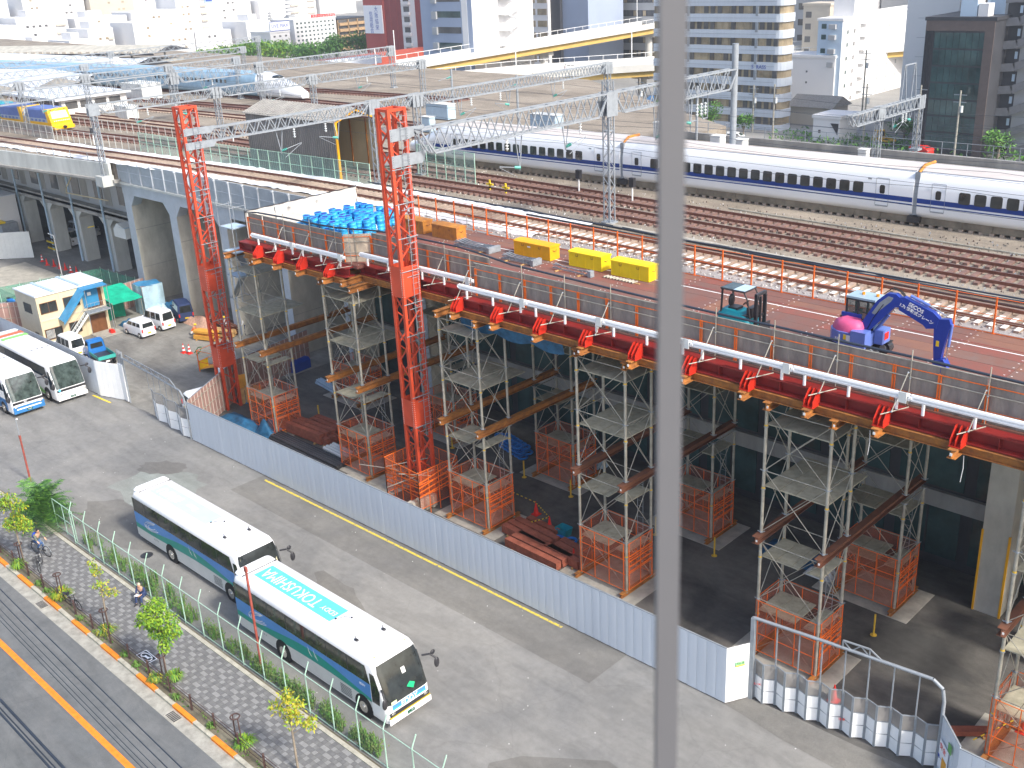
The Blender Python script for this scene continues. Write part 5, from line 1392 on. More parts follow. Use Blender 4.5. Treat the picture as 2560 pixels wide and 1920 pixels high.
truss_bundle(-48.6, 44.1, 3.4, 4, 'bundle of galvanised bracing beside the rusty orange crate', -.05)
truss_bundle(-43.8, 43.5, 2.7, 3, 'bundle of galvanised bracing before the orange yellow crate', -.02)
truss_bundle(-39.9, 43.7, 3.0, 1, 'single galvanised brace before the middle yellow crate', -.03)
t = T('pipe_row', 'row of short mossy pipe ends before the last yellow crate', 'pipes', (-36.4, 44.0, DZ))
for q in range(10): MB().tube((q * .22, 0, .06), (q * .22 + .1, .35, .06), .06, 8).obj('pipe', m_pipe, t)
MB().box(-.1, 2.4, .1, .2, -.0, .04).obj('bearer', m_wood, t)
t = T('bracket_pile', 'white steel brackets lying against the deck edge fence', 'brackets', (-37.0, 38.0, DZ))
for q in range(3): MB().prism([(0, 0), (.5, 0), (.5, .15), (.15, .6), (0, .6)], (q * .35, q * .15, .02), (1, 0, 0), (0, .3, .9), (0, 1, 0), .06).obj('bracket', m_white, t)
t = T('reel', 'two small wire wheels lying behind the blue barrels', 'wheels', (-56.6, 43.4, DZ))
for q in (0, .8):
    b = MB(); b.path([(q + .28 * math.cos(a * PI / 7), 0.1 * q + .1 * math.sin(a), .3 + .28 * math.sin(a * PI / 7)) for a in range(15)], .03, 5); b.obj('wheel', m_stripe, t)
# ------------------------------------------------------------------ blue barrels
bm = MB().use(m_barrel)
zs = [(0, .2), (.05, .27), (.2, .275), (.22, .29), (.26, .29), (.28, .275), (.5, .27), (.52, .285), (.56, .285), (.58, .265), (.7, .285), (.74, .3), (.76, .28), (.74, .25), (.5, .2)]
secs = [[(r * math.cos(2 * PI * k / 12), r * math.sin(2 * PI * k / 12), z) for k in range(12)] for z, r in zs]
bm.loft(secs[:-3], False, True); bm.use(m_barrel).loft(secs[-4:-1], False); bm.use(m_exc).loft(secs[-2:], True)  # dark blue inside paints the shade in the tub mouth
bme = bm.mesh('plastic_barrel')
nb = 0
for i in range(12):
    for j in range(9):
        x = -61.0 + i * .6 + (j % 2) * .2 + (rnd() - .5) * .1; y = 40.9 + j * .57 + (rnd() - .5) * .1
        if x > -54.9 - abs(y - 42.5) * .3 or x < -61.3 + abs(y - 42.2) * .35: continue
        for z in range(1 + (i > 1 and rnd() < .6)):
            o = O('plastic_barrel', bme, None, (x, y, DZ + z * .56)); o.scale = (.9, .9, .8); o.rotation_euler = ((rnd() - .5) * .3, (rnd() - .5) * .3, rnd() * 6)
            tag(o, 'bright blue plastic tub in the big stack at the left end of the deck', 'tub', 'stacked bright blue tubs'); nb += 1
# ------------------------------------------------------------------ scaffolding towers
def node(b, p):
    b.ell(p, .1, .1, .055, 8, 4)
    for a in range(4): b.tube((p[0] + .08 * math.cos(a * PI / 2 + .4), p[1] + .08 * math.sin(a * PI / 2 + .4), p[2] - .03), (p[0] + .16 * math.cos(a * PI / 2 + .4), p[1] + .16 * math.sin(a * PI / 2 + .4), p[2] + .03), .025, 4)
SC = {}
def tower(x, y, lab, w_=3.05, d=2.05, top=12.6, cage=True, beams=True):
    key = (w_, d, cage)
    if key in SC: return dup(SC[key], (x, y, 0), 0, lab)
    t = T('scaffold_tower', lab, 'scaffold tower', (x, y, 0), 0, 'scaffold towers under the deck')
    SC[key] = t
    lev = [.25, 3.05, 6.05, 6.55, 9.6, 12.5]
    cs = [(0, 0), (w_, 0), (w_, d), (0, d)]
    for px, py in cs:
        b = MB(); b.tube((px, py, .1), (px, py, 6.1), .075, 10); b.tube((px, py, 6.5), (px, py, top), .075, 10)
        p = b.obj('post', m_pipe, t)
        b = MB()
        for z in (2.26, 5.25, 8.75, 11.75): b.tube((px, py, z - .05), (px, py, z + .04), .082, 10)
        b.obj('yellow_collar', m_ybrace, p)
        b = MB()
        for z in lev[1:]: node(b, (px, py, z))
        for z in (2.2, 5.19, 8.69, 11.69): b.tube((px, py, z - .03), (px, py, z + .02), .11, 8)
        b.obj('clamp', m_galv, p)
        b = MB(); b.box(px + .0, px + .0, py, py, 0, 0)
    # braces
    for k, (z0, z1) in enumerate(((.3, 3.05), (3.05, 6.05), (6.55, 9.6), (9.6, 12.5))):
        for i in range(4):
            a, c = cs[i], cs[(i + 1) % 4]
            if k: MB().tube((*a, z0), (*c, z1), .019, 5).tube((*c, z0), (*a, z1), .019, 5).obj('brace', m_pipe, t)
            else: MB().tube((*a, z0), (*c, z1), .02, 5).tube((*c, z0), (*a, z1), .02, 5).obj('brace', m_pipe, t)
            MB().tube((*a, z1 - .02), (*c, z1 - .02), .024, 5).obj('ledger', m_pipe, t)
    for k, z in enumerate((2.4, 5.25, 8.8, 11.75)):
        L = d if k < 2 else d
        n = 4
        for q in range(n):
            if k in (0, 1) and q == 2: xx0, xx1 = w_ * q / n, w_ * (q + .45) / n
            else: xx0, xx1 = w_ * q / n, w_ * (q + 1) / n - .015
            MB().box(xx0 + .02, xx1, .05, d - .05 + (1.6 if k > 1 else 0), z, z + .05).obj('board', m_board, t)
    # ladder
    b = MB(); lx, ly = w_ * .78, d - .25
    for s in (0, .35): b.tube((lx + s, ly, .2), (lx + s, ly, 6), .014, 4)
    for q in range(18): b.tube((lx, ly, .4 + q * .32), (lx + .35, ly, .4 + q * .32), .01, 4)
    b.obj('ladder', m_galv, t)
    # cage
    for i in range(4):
        a, c = V((*cs[i], 0)), V((*cs[(i + 1) % 4], 0)); o_ = V(((a.y + c.y) / 2 * 0, 0, 0))
        mid = (a + c) / 2; cen = V((w_ / 2, d / 2, 0)); off = (mid - cen).normalized() * .12
        a2, c2 = a + off, c + off
        b = MB(); L = (c2 - a2).length
        for z in (.3, 1.25, 2.1, 3.0): b.tube(a2 + V((0, 0, z)), c2 + V((0, 0, z)), .02, 5)
        nn = 3 if i % 2 == 0 else 2
        for q in range(nn + 1):
            p = a2.lerp(c2, .03 + .94 * q / nn); b.bar(p + V((0, 0, .3)), p + V((0, 0, 3.0)), .035)
        if i == 1:
            for q in range(4): b.bar(a2.lerp(c2, .05) + V((0, 0, 1.35 + .3 * q)), a2.lerp(c2, .95) + V((0, 0, 1.35 + .3 * q)), .05)
        b.obj('cage_frame', m_cage, t)
        MB().add([a2 + V((0, 0, .3)), c2 + V((0, 0, .3)), c2 + V((0, 0, 2.98)), a2 + V((0, 0, 2.98))], [(0, 1, 2, 3)]).obj('cage_net', m_cnet, t)
    # base
    for xx in (0, w_): MB().hbeam((xx, -.5, .14), (xx, d + .5, .14), .22, .22, .02).obj('base_beam', m_rust, t)
    MB().box(-1.1, w_ + .9, -.55, d + .6, 0, .03).obj('base_slab', m_slab, t)
    return t
rowx = [(-63.6, 'first'), (-53.0, 'second'), (-42.35, 'third'), (-32.3, 'fourth'), (-21.6, 'fifth'), (-10.9, 'sixth')]
for q, (x, nm) in enumerate(rowx):
    tower(x, 36.85, nm + ' front scaffold tower from the left, ' + ('by the brown fence', 'left of the right red tower', 'right of the right red tower', 'just left of the window bar', 'behind the right folding gate', 'cut by the right edge')[q])
    tower(x + (.3 if q else .6), 44.0, nm + ' rear scaffold tower from the left, in the dark under the deck')
for q, (x, nm) in enumerate(rowx):
    for s, xx in (('left', x), ('right', x + 3.05)):
        hb((xx + .17, 36.45, 12.8 - .02), (xx + .17, 47.2, 12.78), 'rusty beam on top of the ' + nm + ' scaffold pair, ' + s + ' side')
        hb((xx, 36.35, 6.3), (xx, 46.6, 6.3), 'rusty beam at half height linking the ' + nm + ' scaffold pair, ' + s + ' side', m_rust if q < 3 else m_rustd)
# yellow bollards
for x, y, lab in ((-60.4, 40.4, 'behind the first steel stack'), (-62.9, 43.8, 'at the slab of the first rear tower'), (-59.6, 43.7, 'right of the first rear tower'), (-49.2, 43.2, 'behind the right red tower'), (-42.4, 43.1, 'left of the third rear tower'), (-38.4, 43.0, 'right of the third rear tower'), (-31.7, 42.6, 'left of the fourth rear tower'), (-27.9, 42.8, 'at the fourth rear tower slab corner'), (-18.1, 41.6, 'at the fifth front tower, hatched black')):
    tag(MB().tube((0, 0, 0), (0, 0, 1.15), .05, 8).tube((0, 0, 0), (0, 0, .02), .16, 10).obj('bollard', m_ybrace, None, (x, y, .04)), 'thin yellow bollard ' + lab, 'bollard', 'thin yellow bollards')
# scalloped blue tarp under the deck, ropes
tag(MB().sheet(lambda u, v: (-41.5 + 7.6 * u, 37.6 + .2 * v, 12.7 - v * (.7 + .25 * abs(math.sin(u * 9)))), 30, 4).obj('hanging_tarp', m_btarp), 'dark blue tarp with a scalloped edge hanging below the right girder', 'tarp')
for x, lab in ((-49.2, 'below the recess corner'), (-39.5, 'right of the right tower'), (-16.9, 'by the fifth tower top'), (-13.2, 'near the right edge')):
    tag(MB().path([(0, 0, 0), (.03, 0, -.5), (-.02, 0, -1.1)], .015, 4).obj('rope', m_stripe, None, (x, 36.7, 12.9)), 'pale rope end dangling ' + lab, 'rope')
# ------------------------------------------------------------------ red lattice towers
def red_tower(x, y, h, lab, wx=.86, wy=1.12, arms=()):
    t = T('lattice_tower', lab, 'lattice tower', (x, y, 0), 0, 'red lattice towers')
    cs = [(0, 0), (wx, 0), (wx, wy), (0, wy)]
    for px, py in cs:
        MB().bar((px, py, 0), (px, py, h), .19, .19).obj('corner_post', m_tower, t)
    n = int(h / 1.0); dz = h / n
    pz = [(5.2, 6.9), (13.2, 15.0)] if h > 22.8 else [(3.4, 5.0), (9.3, 11.2)]
    def inpl(z): return any(a - .1 < z < c + .1 for a, c in pz)
    for i in range(4):
        a, c = cs[i], cs[(i + 1) % 4]
        for k in range(n):
            z0, z1 = k * dz, (k + 1) * dz
            if inpl((z0 + z1) / 2): continue
            p, q = ((*a, z0), (*c, z1)) if k % 2 else ((*c, z0), (*a, z1))
            MB().bar(p, q, .07, .07).obj('lacing', m_tower, t)
        for za, zb in pz:
            nx = V((a[1] - c[1], c[0] - a[0], 0)).normalized(); mid = V(((a[0] + c[0]) / 2, (a[1] + c[1]) / 2, 0)); cen = V((wx / 2, wy / 2, 0))
            off = (mid - cen).normalized() * .09
            b = MB(); A_, C_ = V((*a, 0)) + off, V((*c, 0)) + off
            ed = (C_ - A_).normalized() * .085
            A_ -= ed; C_ += ed
            b.add([A_ + V((0, 0, za)), C_ + V((0, 0, za)), C_ + V((0, 0, zb)), A_ + V((0, 0, zb))], [(0, 1, 2, 3)])
            pl = b.obj('splice_plate', m_tower, t)
            b = MB(); o2 = off.normalized() * .012
            for z in range(int((zb - za) / .13)):
                for e in (A_ + ed * .8, C_ - ed * .8): b.ell(e + o2 + V((0, 0, za + .08 + z * .13)), .018, .018, .018, 5, 3)
            b.obj('bolts', m_stripe, pl)
        if True: MB().bar((*a, h - .08), (*c, h - .08), .15, .16).obj('top_ring', m_tower, t)
    # ladder on +X face with cross arms
    b = MB(); lx = wx + .22
    for s in (.55, .9): b.tube((lx, wy * s, 4.5), (lx, wy * s, h - .3), .018, 5)
    k = 0; z = 4.7
    while z < h - .3: b.tube((lx, wy * .55, z), (lx, wy * .9, z), .013, 4); z += .33
    b.obj('ladder', m_galv, t)
    b = MB()
    for q in range(int((h - 5) / 1.9)):
        z = 5.2 + q * 1.9; b.tube((wx + .1, -.1, z), (lx, wy + .1, z + .02), .03, 5); b.tube((wx + .1, .3, z - .35), (lx, wy, z - .3), .02, 5)
    b.obj('ladder_bracket', m_galv, t)
    for za, zb in arms:
        MB().box(wx + .1, wx + .13, -.08, wy + .08, za, zb).box(-.13, -.1, -.08, wy + .08, za, zb).obj('arm_plate', m_galv, t)
        # tapered gusset towards the gantry
        b = MB(); b.prism([(wy + .08, za), (wy + .95, za + .25 if za > 21 else za + .0), (wy + 1.3, zb - .05), (wy + .08, zb)], (wx + .1, 0, 0), (0, 1, 0), (0, 0, 1), (1, 0, 0), .03); b.obj('gusset', m_galv, t)
        bb = MB()
        for z in range(int((zb - za) / .12)):
            for y in (-.0, wy): bb.ell((wx + .135, y, za + .08 + .12 * z), .015, .02, .02, 5, 3)
        bb.obj('bolts', m_blk, t)
    return t
red_tower(-45.65, 36.55, 23.6, 'right red lattice tower standing in an orange cage before the deck recess', arms=((21.9, 22.55), (20.5, 21.15)))
red_tower(-68.4, 37.2, 22.3, 'left red lattice tower behind the brown sheet fence', arms=((20.35, 20.85), (19.4, 19.9)))
# cage round tower 2
t = T('tower_cage', 'orange steel cage round the foot of the right red tower', 'cage', (-47.0, 35.7, 0))
cs = [(0, 0), (3.3, -.2), (3.4, 2.9), (0, 3.0)]
for i in range(4):
    a, c = V((*cs[i], 0)), V((*cs[(i + 1) % 4], 0))
    b = MB()
    for z in (.5, 1.3, 2.1, 2.9): b.tube(a + V((0, 0, z)), c + V((0, 0, z)), .022, 5)
    for q in range(5):
        p = a.lerp(c, q / 4); b.bar(p, p + V((0, 0, 2.9)), .04)
    if i in (0, 1):
        for q in range(4): b.bar(a + V((0, 0, 1.3 + .3 * q)), c + V((0, 0, 1.6 + .36 * q)), .05)
    b.obj('cage_frame', m_cage, t)
    MB().add([a + V((0, 0, .5)), c + V((0, 0, .5)), c + V((0, 0, 2.9)), a + V((0, 0, 2.9))], [(0, 1, 2, 3)]).obj('cage_net', m_cnet, t)
b = MB()
for p, q in (((-1.8, -.6, 2.1), (.6, .2, 2.2)), ((1.2, -.9, 1.6), (3.2, 1.2, 2.6)), ((.1, 0, 2.3), (2.2, 1.6, 2.9)), ((1.8, -.4, 2.5), (3.2, .9, 2.3)), ((3.2, -.1, .1), (3.2, -.1, 2.9)), ((0, .3, 2.2), (3.3, .0, 2.2))): b.tube(p, q, .026, 6)
b.obj('pipe', m_pipe, t)
for q in range(5): tag(MB().box(0, .42, 0, .4, 0, .75).obj('concrete_block', m_slab, None, (-44.6 + q * .08, 34.75 + q * .46, .1), .2), 'pale concrete block at the foot of the right tower, ' + ('nearest the hoarding', 'second from the hoarding', 'third from the hoarding', 'fourth from the hoarding', 'farthest from the hoarding')[q], 'block', 'concrete blocks at the tower foot')
plane('concrete_pad', -51.8, -47.2, 35.4, 38.2, .012, m_slab)
# ------------------------------------------------------------------ excavator
def excavator(loc):
    t = T('excavator', 'blue mini excavator crane with a pink engine cover working on the deck', 'excavator', loc)
    # tracks
    for s in (-1, 1):
        b = MB(); L, r = 2.9, .3
        pts = [(-L / 2 + .3 + r * math.cos(a), .3 + r * math.sin(a)) for a in [PI / 2 + k * PI / 6 for k in range(7)]] + [(L / 2 - .3 + r * math.cos(a), .3 + r * math.sin(a)) for a in [-PI / 2 + k * PI / 6 for k in range(7)]]
        b.prism(pts, (0, s * .72 - .22, 0), (1, 0, 0), (0, 0, 1), (0, 1, 0), .44)
        tr = b.obj('track', m_blk, t)
        b = MB()
        for k in range(12): b.box(-1.4 + k * .24, -1.26 + k * .24, s * .72 - .24, s * .72 + .24, .59, .63)
        b.obj('track_shoes', m_black, tr)
        b = MB()
        for x in (-1.1, -.4, .4, 1.1): b.tube((x, s * .72 - .24, .3), (x, s * .72 + .24, .3), .17, 12)
        b.obj('roller', m_galv, tr)
    MB().path([(1.0, -1.1, .62), (1.25, -1.15, .75), (1.55, -1.1, .55), (1.45, -1.1, .25)], .03, 5).obj('step', m_galv, t)
    MB().box(-.5, .5, -.5, .5, .3, .62).obj('undercarriage', m_blk, t)
    # house, rounded
    pts = [(-1.15 + .0, -.55), (-.9, -.9), (-.45, -1.08), (.35, -1.08), (.85, -.95), (.95, -.6), (.95, .6), (.6, 1.0), (-.4, 1.05), (-.95, .75), (-1.2, .2)]
    MB().prism(pts, (0, 0, .68), (1, 0, 0), (0, 1, 0), (0, 0, 1), .62).obj('house', m_excl, t)
    MB().loft([[(x * s + ox, y * s + oy, z) for x, y in ((-1.02, -.62), (-.6, -.98), (.25, -1.0), (.62, -.65), (.4, -.2), (-.85, -.1))] for s, ox, oy, z in ((1, 0, 0, 1.3), (.97, 0, 0, 1.55), (.82, -.02, -.05, 1.78), (.55, -.05, -.12, 1.86))], True, True).obj('engine_cover', m_pink, t)
    MB().box(-.85, .15, -.15, .0, 1.3, 2.0).obj('rear_panel', m_exc, t)
    MB().box(.2, .95, -1.2, -.62, .7, 1.5).obj('tool_box', m_excl, t)
    MB().box(.98, 1.4, -.3, .5, .75, 1.45).obj('front_box', m_excl, t)
    MB().box(1.4, 1.42, -.1, .3, .95, 1.3).obj('red_label', m_red, t)
    MB().box(-.05, .3, -1.1, -1.09, .8, 1.2).obj('label_plate', m_stripe, t); MB().box(-.2, -.06, -1.1, -1.085, .95, 1.2).obj('warning_label', m_yel, t)
    MB().tube((-.75, -.35, 1.6), (-.75, -.35, 1.9), .05, 6).obj('exhaust', m_blk, t)
    text('KO', .16, m_stripe, t, (-.5, -1.095, .95), (PI / 2, 0, 0))
    # cab
    cx0, cx1, cy0, cy1, z0, z1 = -.65, .75, -.05, .95, 1.2, 2.75
    MB().box(cx0 - .04, cx1 + .04, cy0 - .04, cy1 + .04, z1, z1 + .1).obj('cab_roof', M('pale teal cab roof', (.33, .45, .52), .4), t)
    b = MB()
    for x in (cx0, (cx0 + cx1) / 2 - .1, cx1):
        for y in (cy0, cy1): b.bar((x, y, z0), (x, y, z1), .08)
    for z in (z0, z0 + .55, z1 - .04): b.path([(cx0, cy0, z), (cx1, cy0, z), (cx1, cy1, z), (cx0, cy1, z), (cx0, cy0, z)], .045, 4)
    b.obj('cab_frame', m_blk, t)
    cg = M('tinted cab glass', (.05, .09, .08), .08, alpha=.55, spec=.9)
    for v in ([(cx0, cy0, z0), (cx1, cy0, z0), (cx1, cy0, z1), (cx0, cy0, z1)], [(cx1, cy0, z0), (cx1, cy1, z0), (cx1, cy1, z1), (cx1, cy0, z1)], [(cx0, cy0, z0), (cx0, cy1, z0), (cx0, cy1, z1), (cx0, cy0, z1)], [(cx0, cy1, z0), (cx1, cy1, z0), (cx1, cy1, z1), (cx0, cy1, z1)]):
        MB().add(v, [(0, 1, 2, 3)]).obj('cab_window', cg, t)
    MB().box(-.25, .25, .15, .65, 1.25, 1.5).box(-.3, -.15, .15, .65, 1.5, 2.05).obj('seat', m_olive, t)
    for x, y in ((-.1, .1), (.6, .15)): MB().tube((x, y + .4, z1 + .1), (x, y + .4, z1 + .22), .08, 8).obj('beacon', m_amber, t)
    # boom: foot -> knee -> tip, all in one vertical plane y = -.35
    A, K, B_, C_, D_ = (.35, 1.3), (1.75, 3.3), (2.15, 3.25), (4.2, 2.55), (4.35, .3)
    def arm(pts, w_, y0, nm, m): return MB().prism(pts, (0, y0 - w_ / 2, 0), (1, 0, 0), (0, 0, 1), (0, 1, 0), w_).obj(nm, m, t)
    bo = arm([(.3, 1.15), (.6, 1.2), (1.95, 2.85), (2.25, 2.9), (2.3, 3.25), (1.95, 3.5), (1.5, 3.45), (1.05, 3.0), (.2, 1.45)], .3, -.35, 'boom', m_exc)
    arm([(.85, 2.35), (1.0, 2.3), (1.75, 3.1), (1.85, 3.3), (1.6, 3.33), (1.2, 2.95)], .31, -.35, 'boom_side_plate', m_galv)
    a2 = arm([(2.15, 2.75), (2.05, 3.35), (2.35, 3.42), (3.75, 2.95), (4.05, 2.7), (3.95, 2.2), (3.5, 2.1), (3.35, 2.25)], .28, -.35, 'upper_arm', m_exc)
    a3 = arm([(3.85, 2.2), (3.95, 2.65), (4.5, 2.75), (4.6, 2.5), (4.35, 1.2), (4.3, .55), (4.0, .5), (3.92, 1.2)], .24, -.35, 'dipper', m_exc)
    tg = arm([(3.98, .62), (4.45, .8), (4.7, .4), (4.4, .12), (4.05, .1)], .45, -.35, 'bucket', m_exc)
    MB().box(4.15, 4.35, -.6, -.55, .15, .35).obj('hook_cover', m_ocloth, tg)
    b = MB(); b.tube((4.62, -.35, 2.5), (4.55, -.35, 1.4), .07, 8); b.obj('cylinder', m_excl, t)
    MB().tube((4.55, -.35, 1.4), (4.5, -.35, .75), .035, 6).obj('piston', m_chrome, t)
    MB().tube((2.6, -.35, 3.5), (3.5, -.35, 3.2), .08, 8).obj('cylinder', m_excl, t); MB().tube((3.5, -.35, 3.2), (4.35, -.35, 2.85), .035, 6).obj('piston', m_chrome, t)
    MB().tube((.9, -.15, 1.3), (1.55, -.15, 2.3), .075, 8).obj('cylinder', m_excl, t); MB().tube((1.55, -.15, 2.3), (1.9, -.15, 2.9), .04, 6).obj('piston', m_chrome, t)
    b = MB()
    for q in range(4): b.path([(1.3, -.35 + q * .06, 3.35), (1.7, -.35 + q * .06, 3.72), (2.1, -.35 + q * .06, 3.6), (2.4, -.35 + q * .06, 3.3)], .016, 4)
    for q in range(2): b.path([(.7, -.52, 1.5), (.95, -.53, 2.1), (1.4, -.52, 2.9)], .016, 4)
    b.obj('hoses', m_black, t)
    text('SECOS', .26, m_stripe, t, (2.95, -.5, 3.0), (PI / 2, .37, 0), bold=.006)
    text('1.7t 移動式クレーン', .2, m_stripe, t, (2.98, -.5, 2.73), (PI / 2, .37, 0), bold=.005)
    MB().box(4.02, 4.16, -.48, -.471, 1.35, 1.62).obj('warning_label', m_yel, t)
    return t
excavator((-20.1, 41.6, DZ))
bpy.data.objects['excavator'].scale = (.9, .9, .88)
# ------------------------------------------------------------------ forklift
t = T('forklift', 'turquoise and black forklift with an empty open cab parked on the deck', 'forklift', (-26.3, 40.8, DZ)); t.scale = (1.04, 1.04, 1.04)
MB().loft([rrect(-.2, 1.5, .5, .25, .15), rrect(-.25, 1.5, .52, .6, .18), rrect(-.2, 1.35, .5, .95, .2), rrect(0, .6, .42, 1.12, .2)], True, True).obj('body', m_teal, t)
MB().box(.3, 1.45, -.45, .45, .95, 1.0).obj('floor', m_blk, t)
b = MB()
for s in (-.45, .45): b.bar((.0, s, .95), (.05, s, 2.05), .07); b.path([(1.5, s, .9), (1.35, s, 1.7), (1.15, s, 2.05)], .035, 5)
b.path([(-.02, -.48, 2.07), (1.2, -.48, 2.07), (1.2, .48, 2.07), (-.02, .48, 2.07), (-.02, -.48, 2.07)], .04, 5)
b.obj('guard_frame', m_blk, t)
MB().box(.0, .62, -.46, .46, 2.09, 2.11).obj('roof_panel', m_glass2, t); MB().box(.62, 1.18, -.46, .46, 2.09, 2.11).obj('roof_sheet', m_boxb, t)
MB().box(.25, .7, -.25, .25, 1.0, 1.2).ell((.25, 0, 1.45), .1, .24, .3, 10, 7).obj('seat', m_blk, t)
b = MB(); b.path([(1.0 + .1 * math.cos(a), .18 * math.sin(a), 1.45 + .1 * math.cos(a)) for a in [k * PI / 6 for k in range(13)]], .018, 5); b.tube((1.0, 0, 1.45), (1.25, 0, 1.0), .02, 5); b.obj('steering_wheel', m_black, t)
MB().box(1.25, 1.5, -.35, .35, .9, 1.35).obj('dashboard', m_blk, t)
b = MB()
for s in (-.35, .35): b.bar((1.72, s, .1), (1.72, s, 2.0), .14, .1)
for s in (-.2, .2): b.bar((1.86, s, .1), (1.86, s, 1.95), .08, .08)
b.bar((1.72, -.4, 2.0), (1.72, .4, 2.0), .12); b.bar((1.72, -.4, 1.0), (1.72, .4, 1.0), .08)
b.obj('mast', m_blk, t)
MB().box(1.92, 1.98, -.45, .45, .15, .7).obj('carriage', m_blk, t)
for s in (-.25, .25): MB().box(1.95, 2.9, s - .05, s + .05, .08, .12).obj('fork', m_blk, t)
for s in (-1, 1):
    wheel(t, 1.25, s * .52, s, .32, .2); wheel(t, .2, s * .5, s, .25, .16)
tag(MB().path([(0, 0, 0), (0, 0, .7), (.3, .1, .75), (.35, .15, .1)], .025, 5).obj('bent_bar', m_blk, None, (-24.0, 39.6, DZ)), 'bent black bar standing on the deck before the forklift', 'bar')
# ------------------------------------------------------------------ railway yard on its viaduct
RZ = 13.9
def lerp_path(P, x):
    for k in range(len(P) - 1):
        a, c = P[k], P[k + 1]
        if min(a[0], c[0]) <= x <= max(a[0], c[0]): return a[1] + (c[1] - a[1]) * (x - a[0]) / (c[0] - a[0])
    a, c = (P[0], P[1]) if abs(x - P[0][0]) < abs(x - P[-1][0]) else (P[-1], P[-2])
    return a[1] + (c[1] - a[1]) * (x - a[0]) / (c[0] - a[0])
def poly(name, pts, z0, z1, m, top=None):
    b = MB(); n = len(pts)
    lo = [(x, y, z0) for x, y in pts]; hi = [(x, y, z1) for x, y in pts]
    b.add(lo + hi, [tuple(range(n))[::-1], tuple(range(n, 2 * n))] + [(k, (k + 1) % n, n + (k + 1) % n, n + k) for k in range(n)])
    return st(b.obj(name, m))
poly('track_bed', [(-99.8, 47.7), (-62.0, 47.7), (20, 47.5), (20, 84), (-99.8, 84)], 12.6, RZ, m_ballast)
poly('track_bed', [(-420, 8), (-200, 34.6), (-150, 40.9), (-119.6, 44.5), (-108.7, 45.9), (-99.8, 47.0), (-99.8, 118), (-240, 128), (-420, 140)], 12.2, RZ - .004, m_ballast)
poly('track_bed', [(-99.8, 84), (-60, 84), (-60, 92), (-99.8, 118)], 12.6, RZ - .008, m_ballast)
plane('ballast_strip', -62, 20, 47.6, 49.2, RZ + .03, m_ballg)
# under-deck dark wall
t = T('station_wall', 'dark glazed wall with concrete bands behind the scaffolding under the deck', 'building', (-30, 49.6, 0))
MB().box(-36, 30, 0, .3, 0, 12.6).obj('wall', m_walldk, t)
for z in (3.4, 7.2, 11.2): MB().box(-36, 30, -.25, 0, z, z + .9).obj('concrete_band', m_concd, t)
for k in range(17):
    x = -35 + k * 4
    f = MB().box(x, x + 3.4, -.06, 0, .5, 3.3).obj('window', m_wing, t); MB().box(x + 1.65, x + 1.75, -.1, -.06, .5, 3.3).obj('mullion', m_blk, f)
    MB().box(x, x + 3.4, -.06, 0, 4.5, 7.0).obj('window', m_wing, t); MB().box(x, x + 3.4, -.06, 0, 8.3, 11.0).obj('window', m_wing, t)
for x, y, lab in ((-15.5, 46.7, 'tall concrete pillar with orange edges under the right end of the deck'), (-5, 46.7, 'concrete pillar under the deck beyond the right edge')):
    t = T('pillar', lab, 'pillar', (x, y, 0)); MB().box(0, 1.3, 0, 2.4, 0, 12.6).obj('shaft', m_conc, t)
    for q in (-.03, 1.23): MB().box(q, q + .1, -.04, .06, 0, 4.5).obj('orange_guard', m_crateo, t)
# new concrete viaduct frame
t = T('concrete_viaduct', 'grey concrete railway viaduct with tall sunlit piers', 'viaduct', (-99.8, 47.5, 0))
for k in range(6):
    x = k * 8.55; 
    p = MB().box(x, x + 1.25, .0, 5.5, 0, 10.9).obj('pier', m_conc, t)
    MB().box(x + .0, x + 1.25, -.02, .0, 0, 10.9).obj('pier_shade_face', m_concb, p)  # thin bluer sheet paints the shade on the pier's unlit face
    b = MB()
    b.prism([(x + 1.25, 10.9), (x + 1.25, 9.8), (x + 2.2, 10.9)], (0, 0, 0), (1, 0, 0), (0, 0, 1), (0, 1, 0), 1.0)
    if k: b.prism([(x, 10.9), (x, 9.8), (x - .95, 10.9)], (0, 0, 0), (1, 0, 0), (0, 0, 1), (0, 1, 0), 1.0)
    b.obj('haunch', m_concb, t)
    for z in (3.6, 7.4): MB().box(x + 1.25, x + 1.256, .02, 5.48, z, z + .05).obj('form_joint', m_concd, p)
MB().box(0, 38.0, -.05, 1.0, 10.9, 11.9).obj('edge_beam', m_concb, t)
MB().box(0, 38.0, -.3, .12, 11.9, 12.1).obj('ledge', m_concp, t)
for k in range(17):
    x = k * 2.2
    MB().box(x + .04, x + 2.12, -.1, .02, 12.12, 14.1).obj('parapet_panel', M('grey parapet panel', (.36, .4, .43), .7, var=.12) if k == 0 else bpy.data.materials['grey parapet panel'], t)
    b = MB(); b.box(x - .06, x + .06, -.22, -.1, 12.1, 14.15); b.box(x - .1, x + .1, -.3, -.1, 14.0, 14.1)
    b.obj('parapet_post', m_concb, t)
    MB().box(x + .06, x + 2.1, -.13, -.1, 13.1, 13.16).obj('parapet_rib', m_concb, t)
MB().box(0, 38, 12, 12.3, 0, 12.2).obj('rear_wall', m_walldk, t)
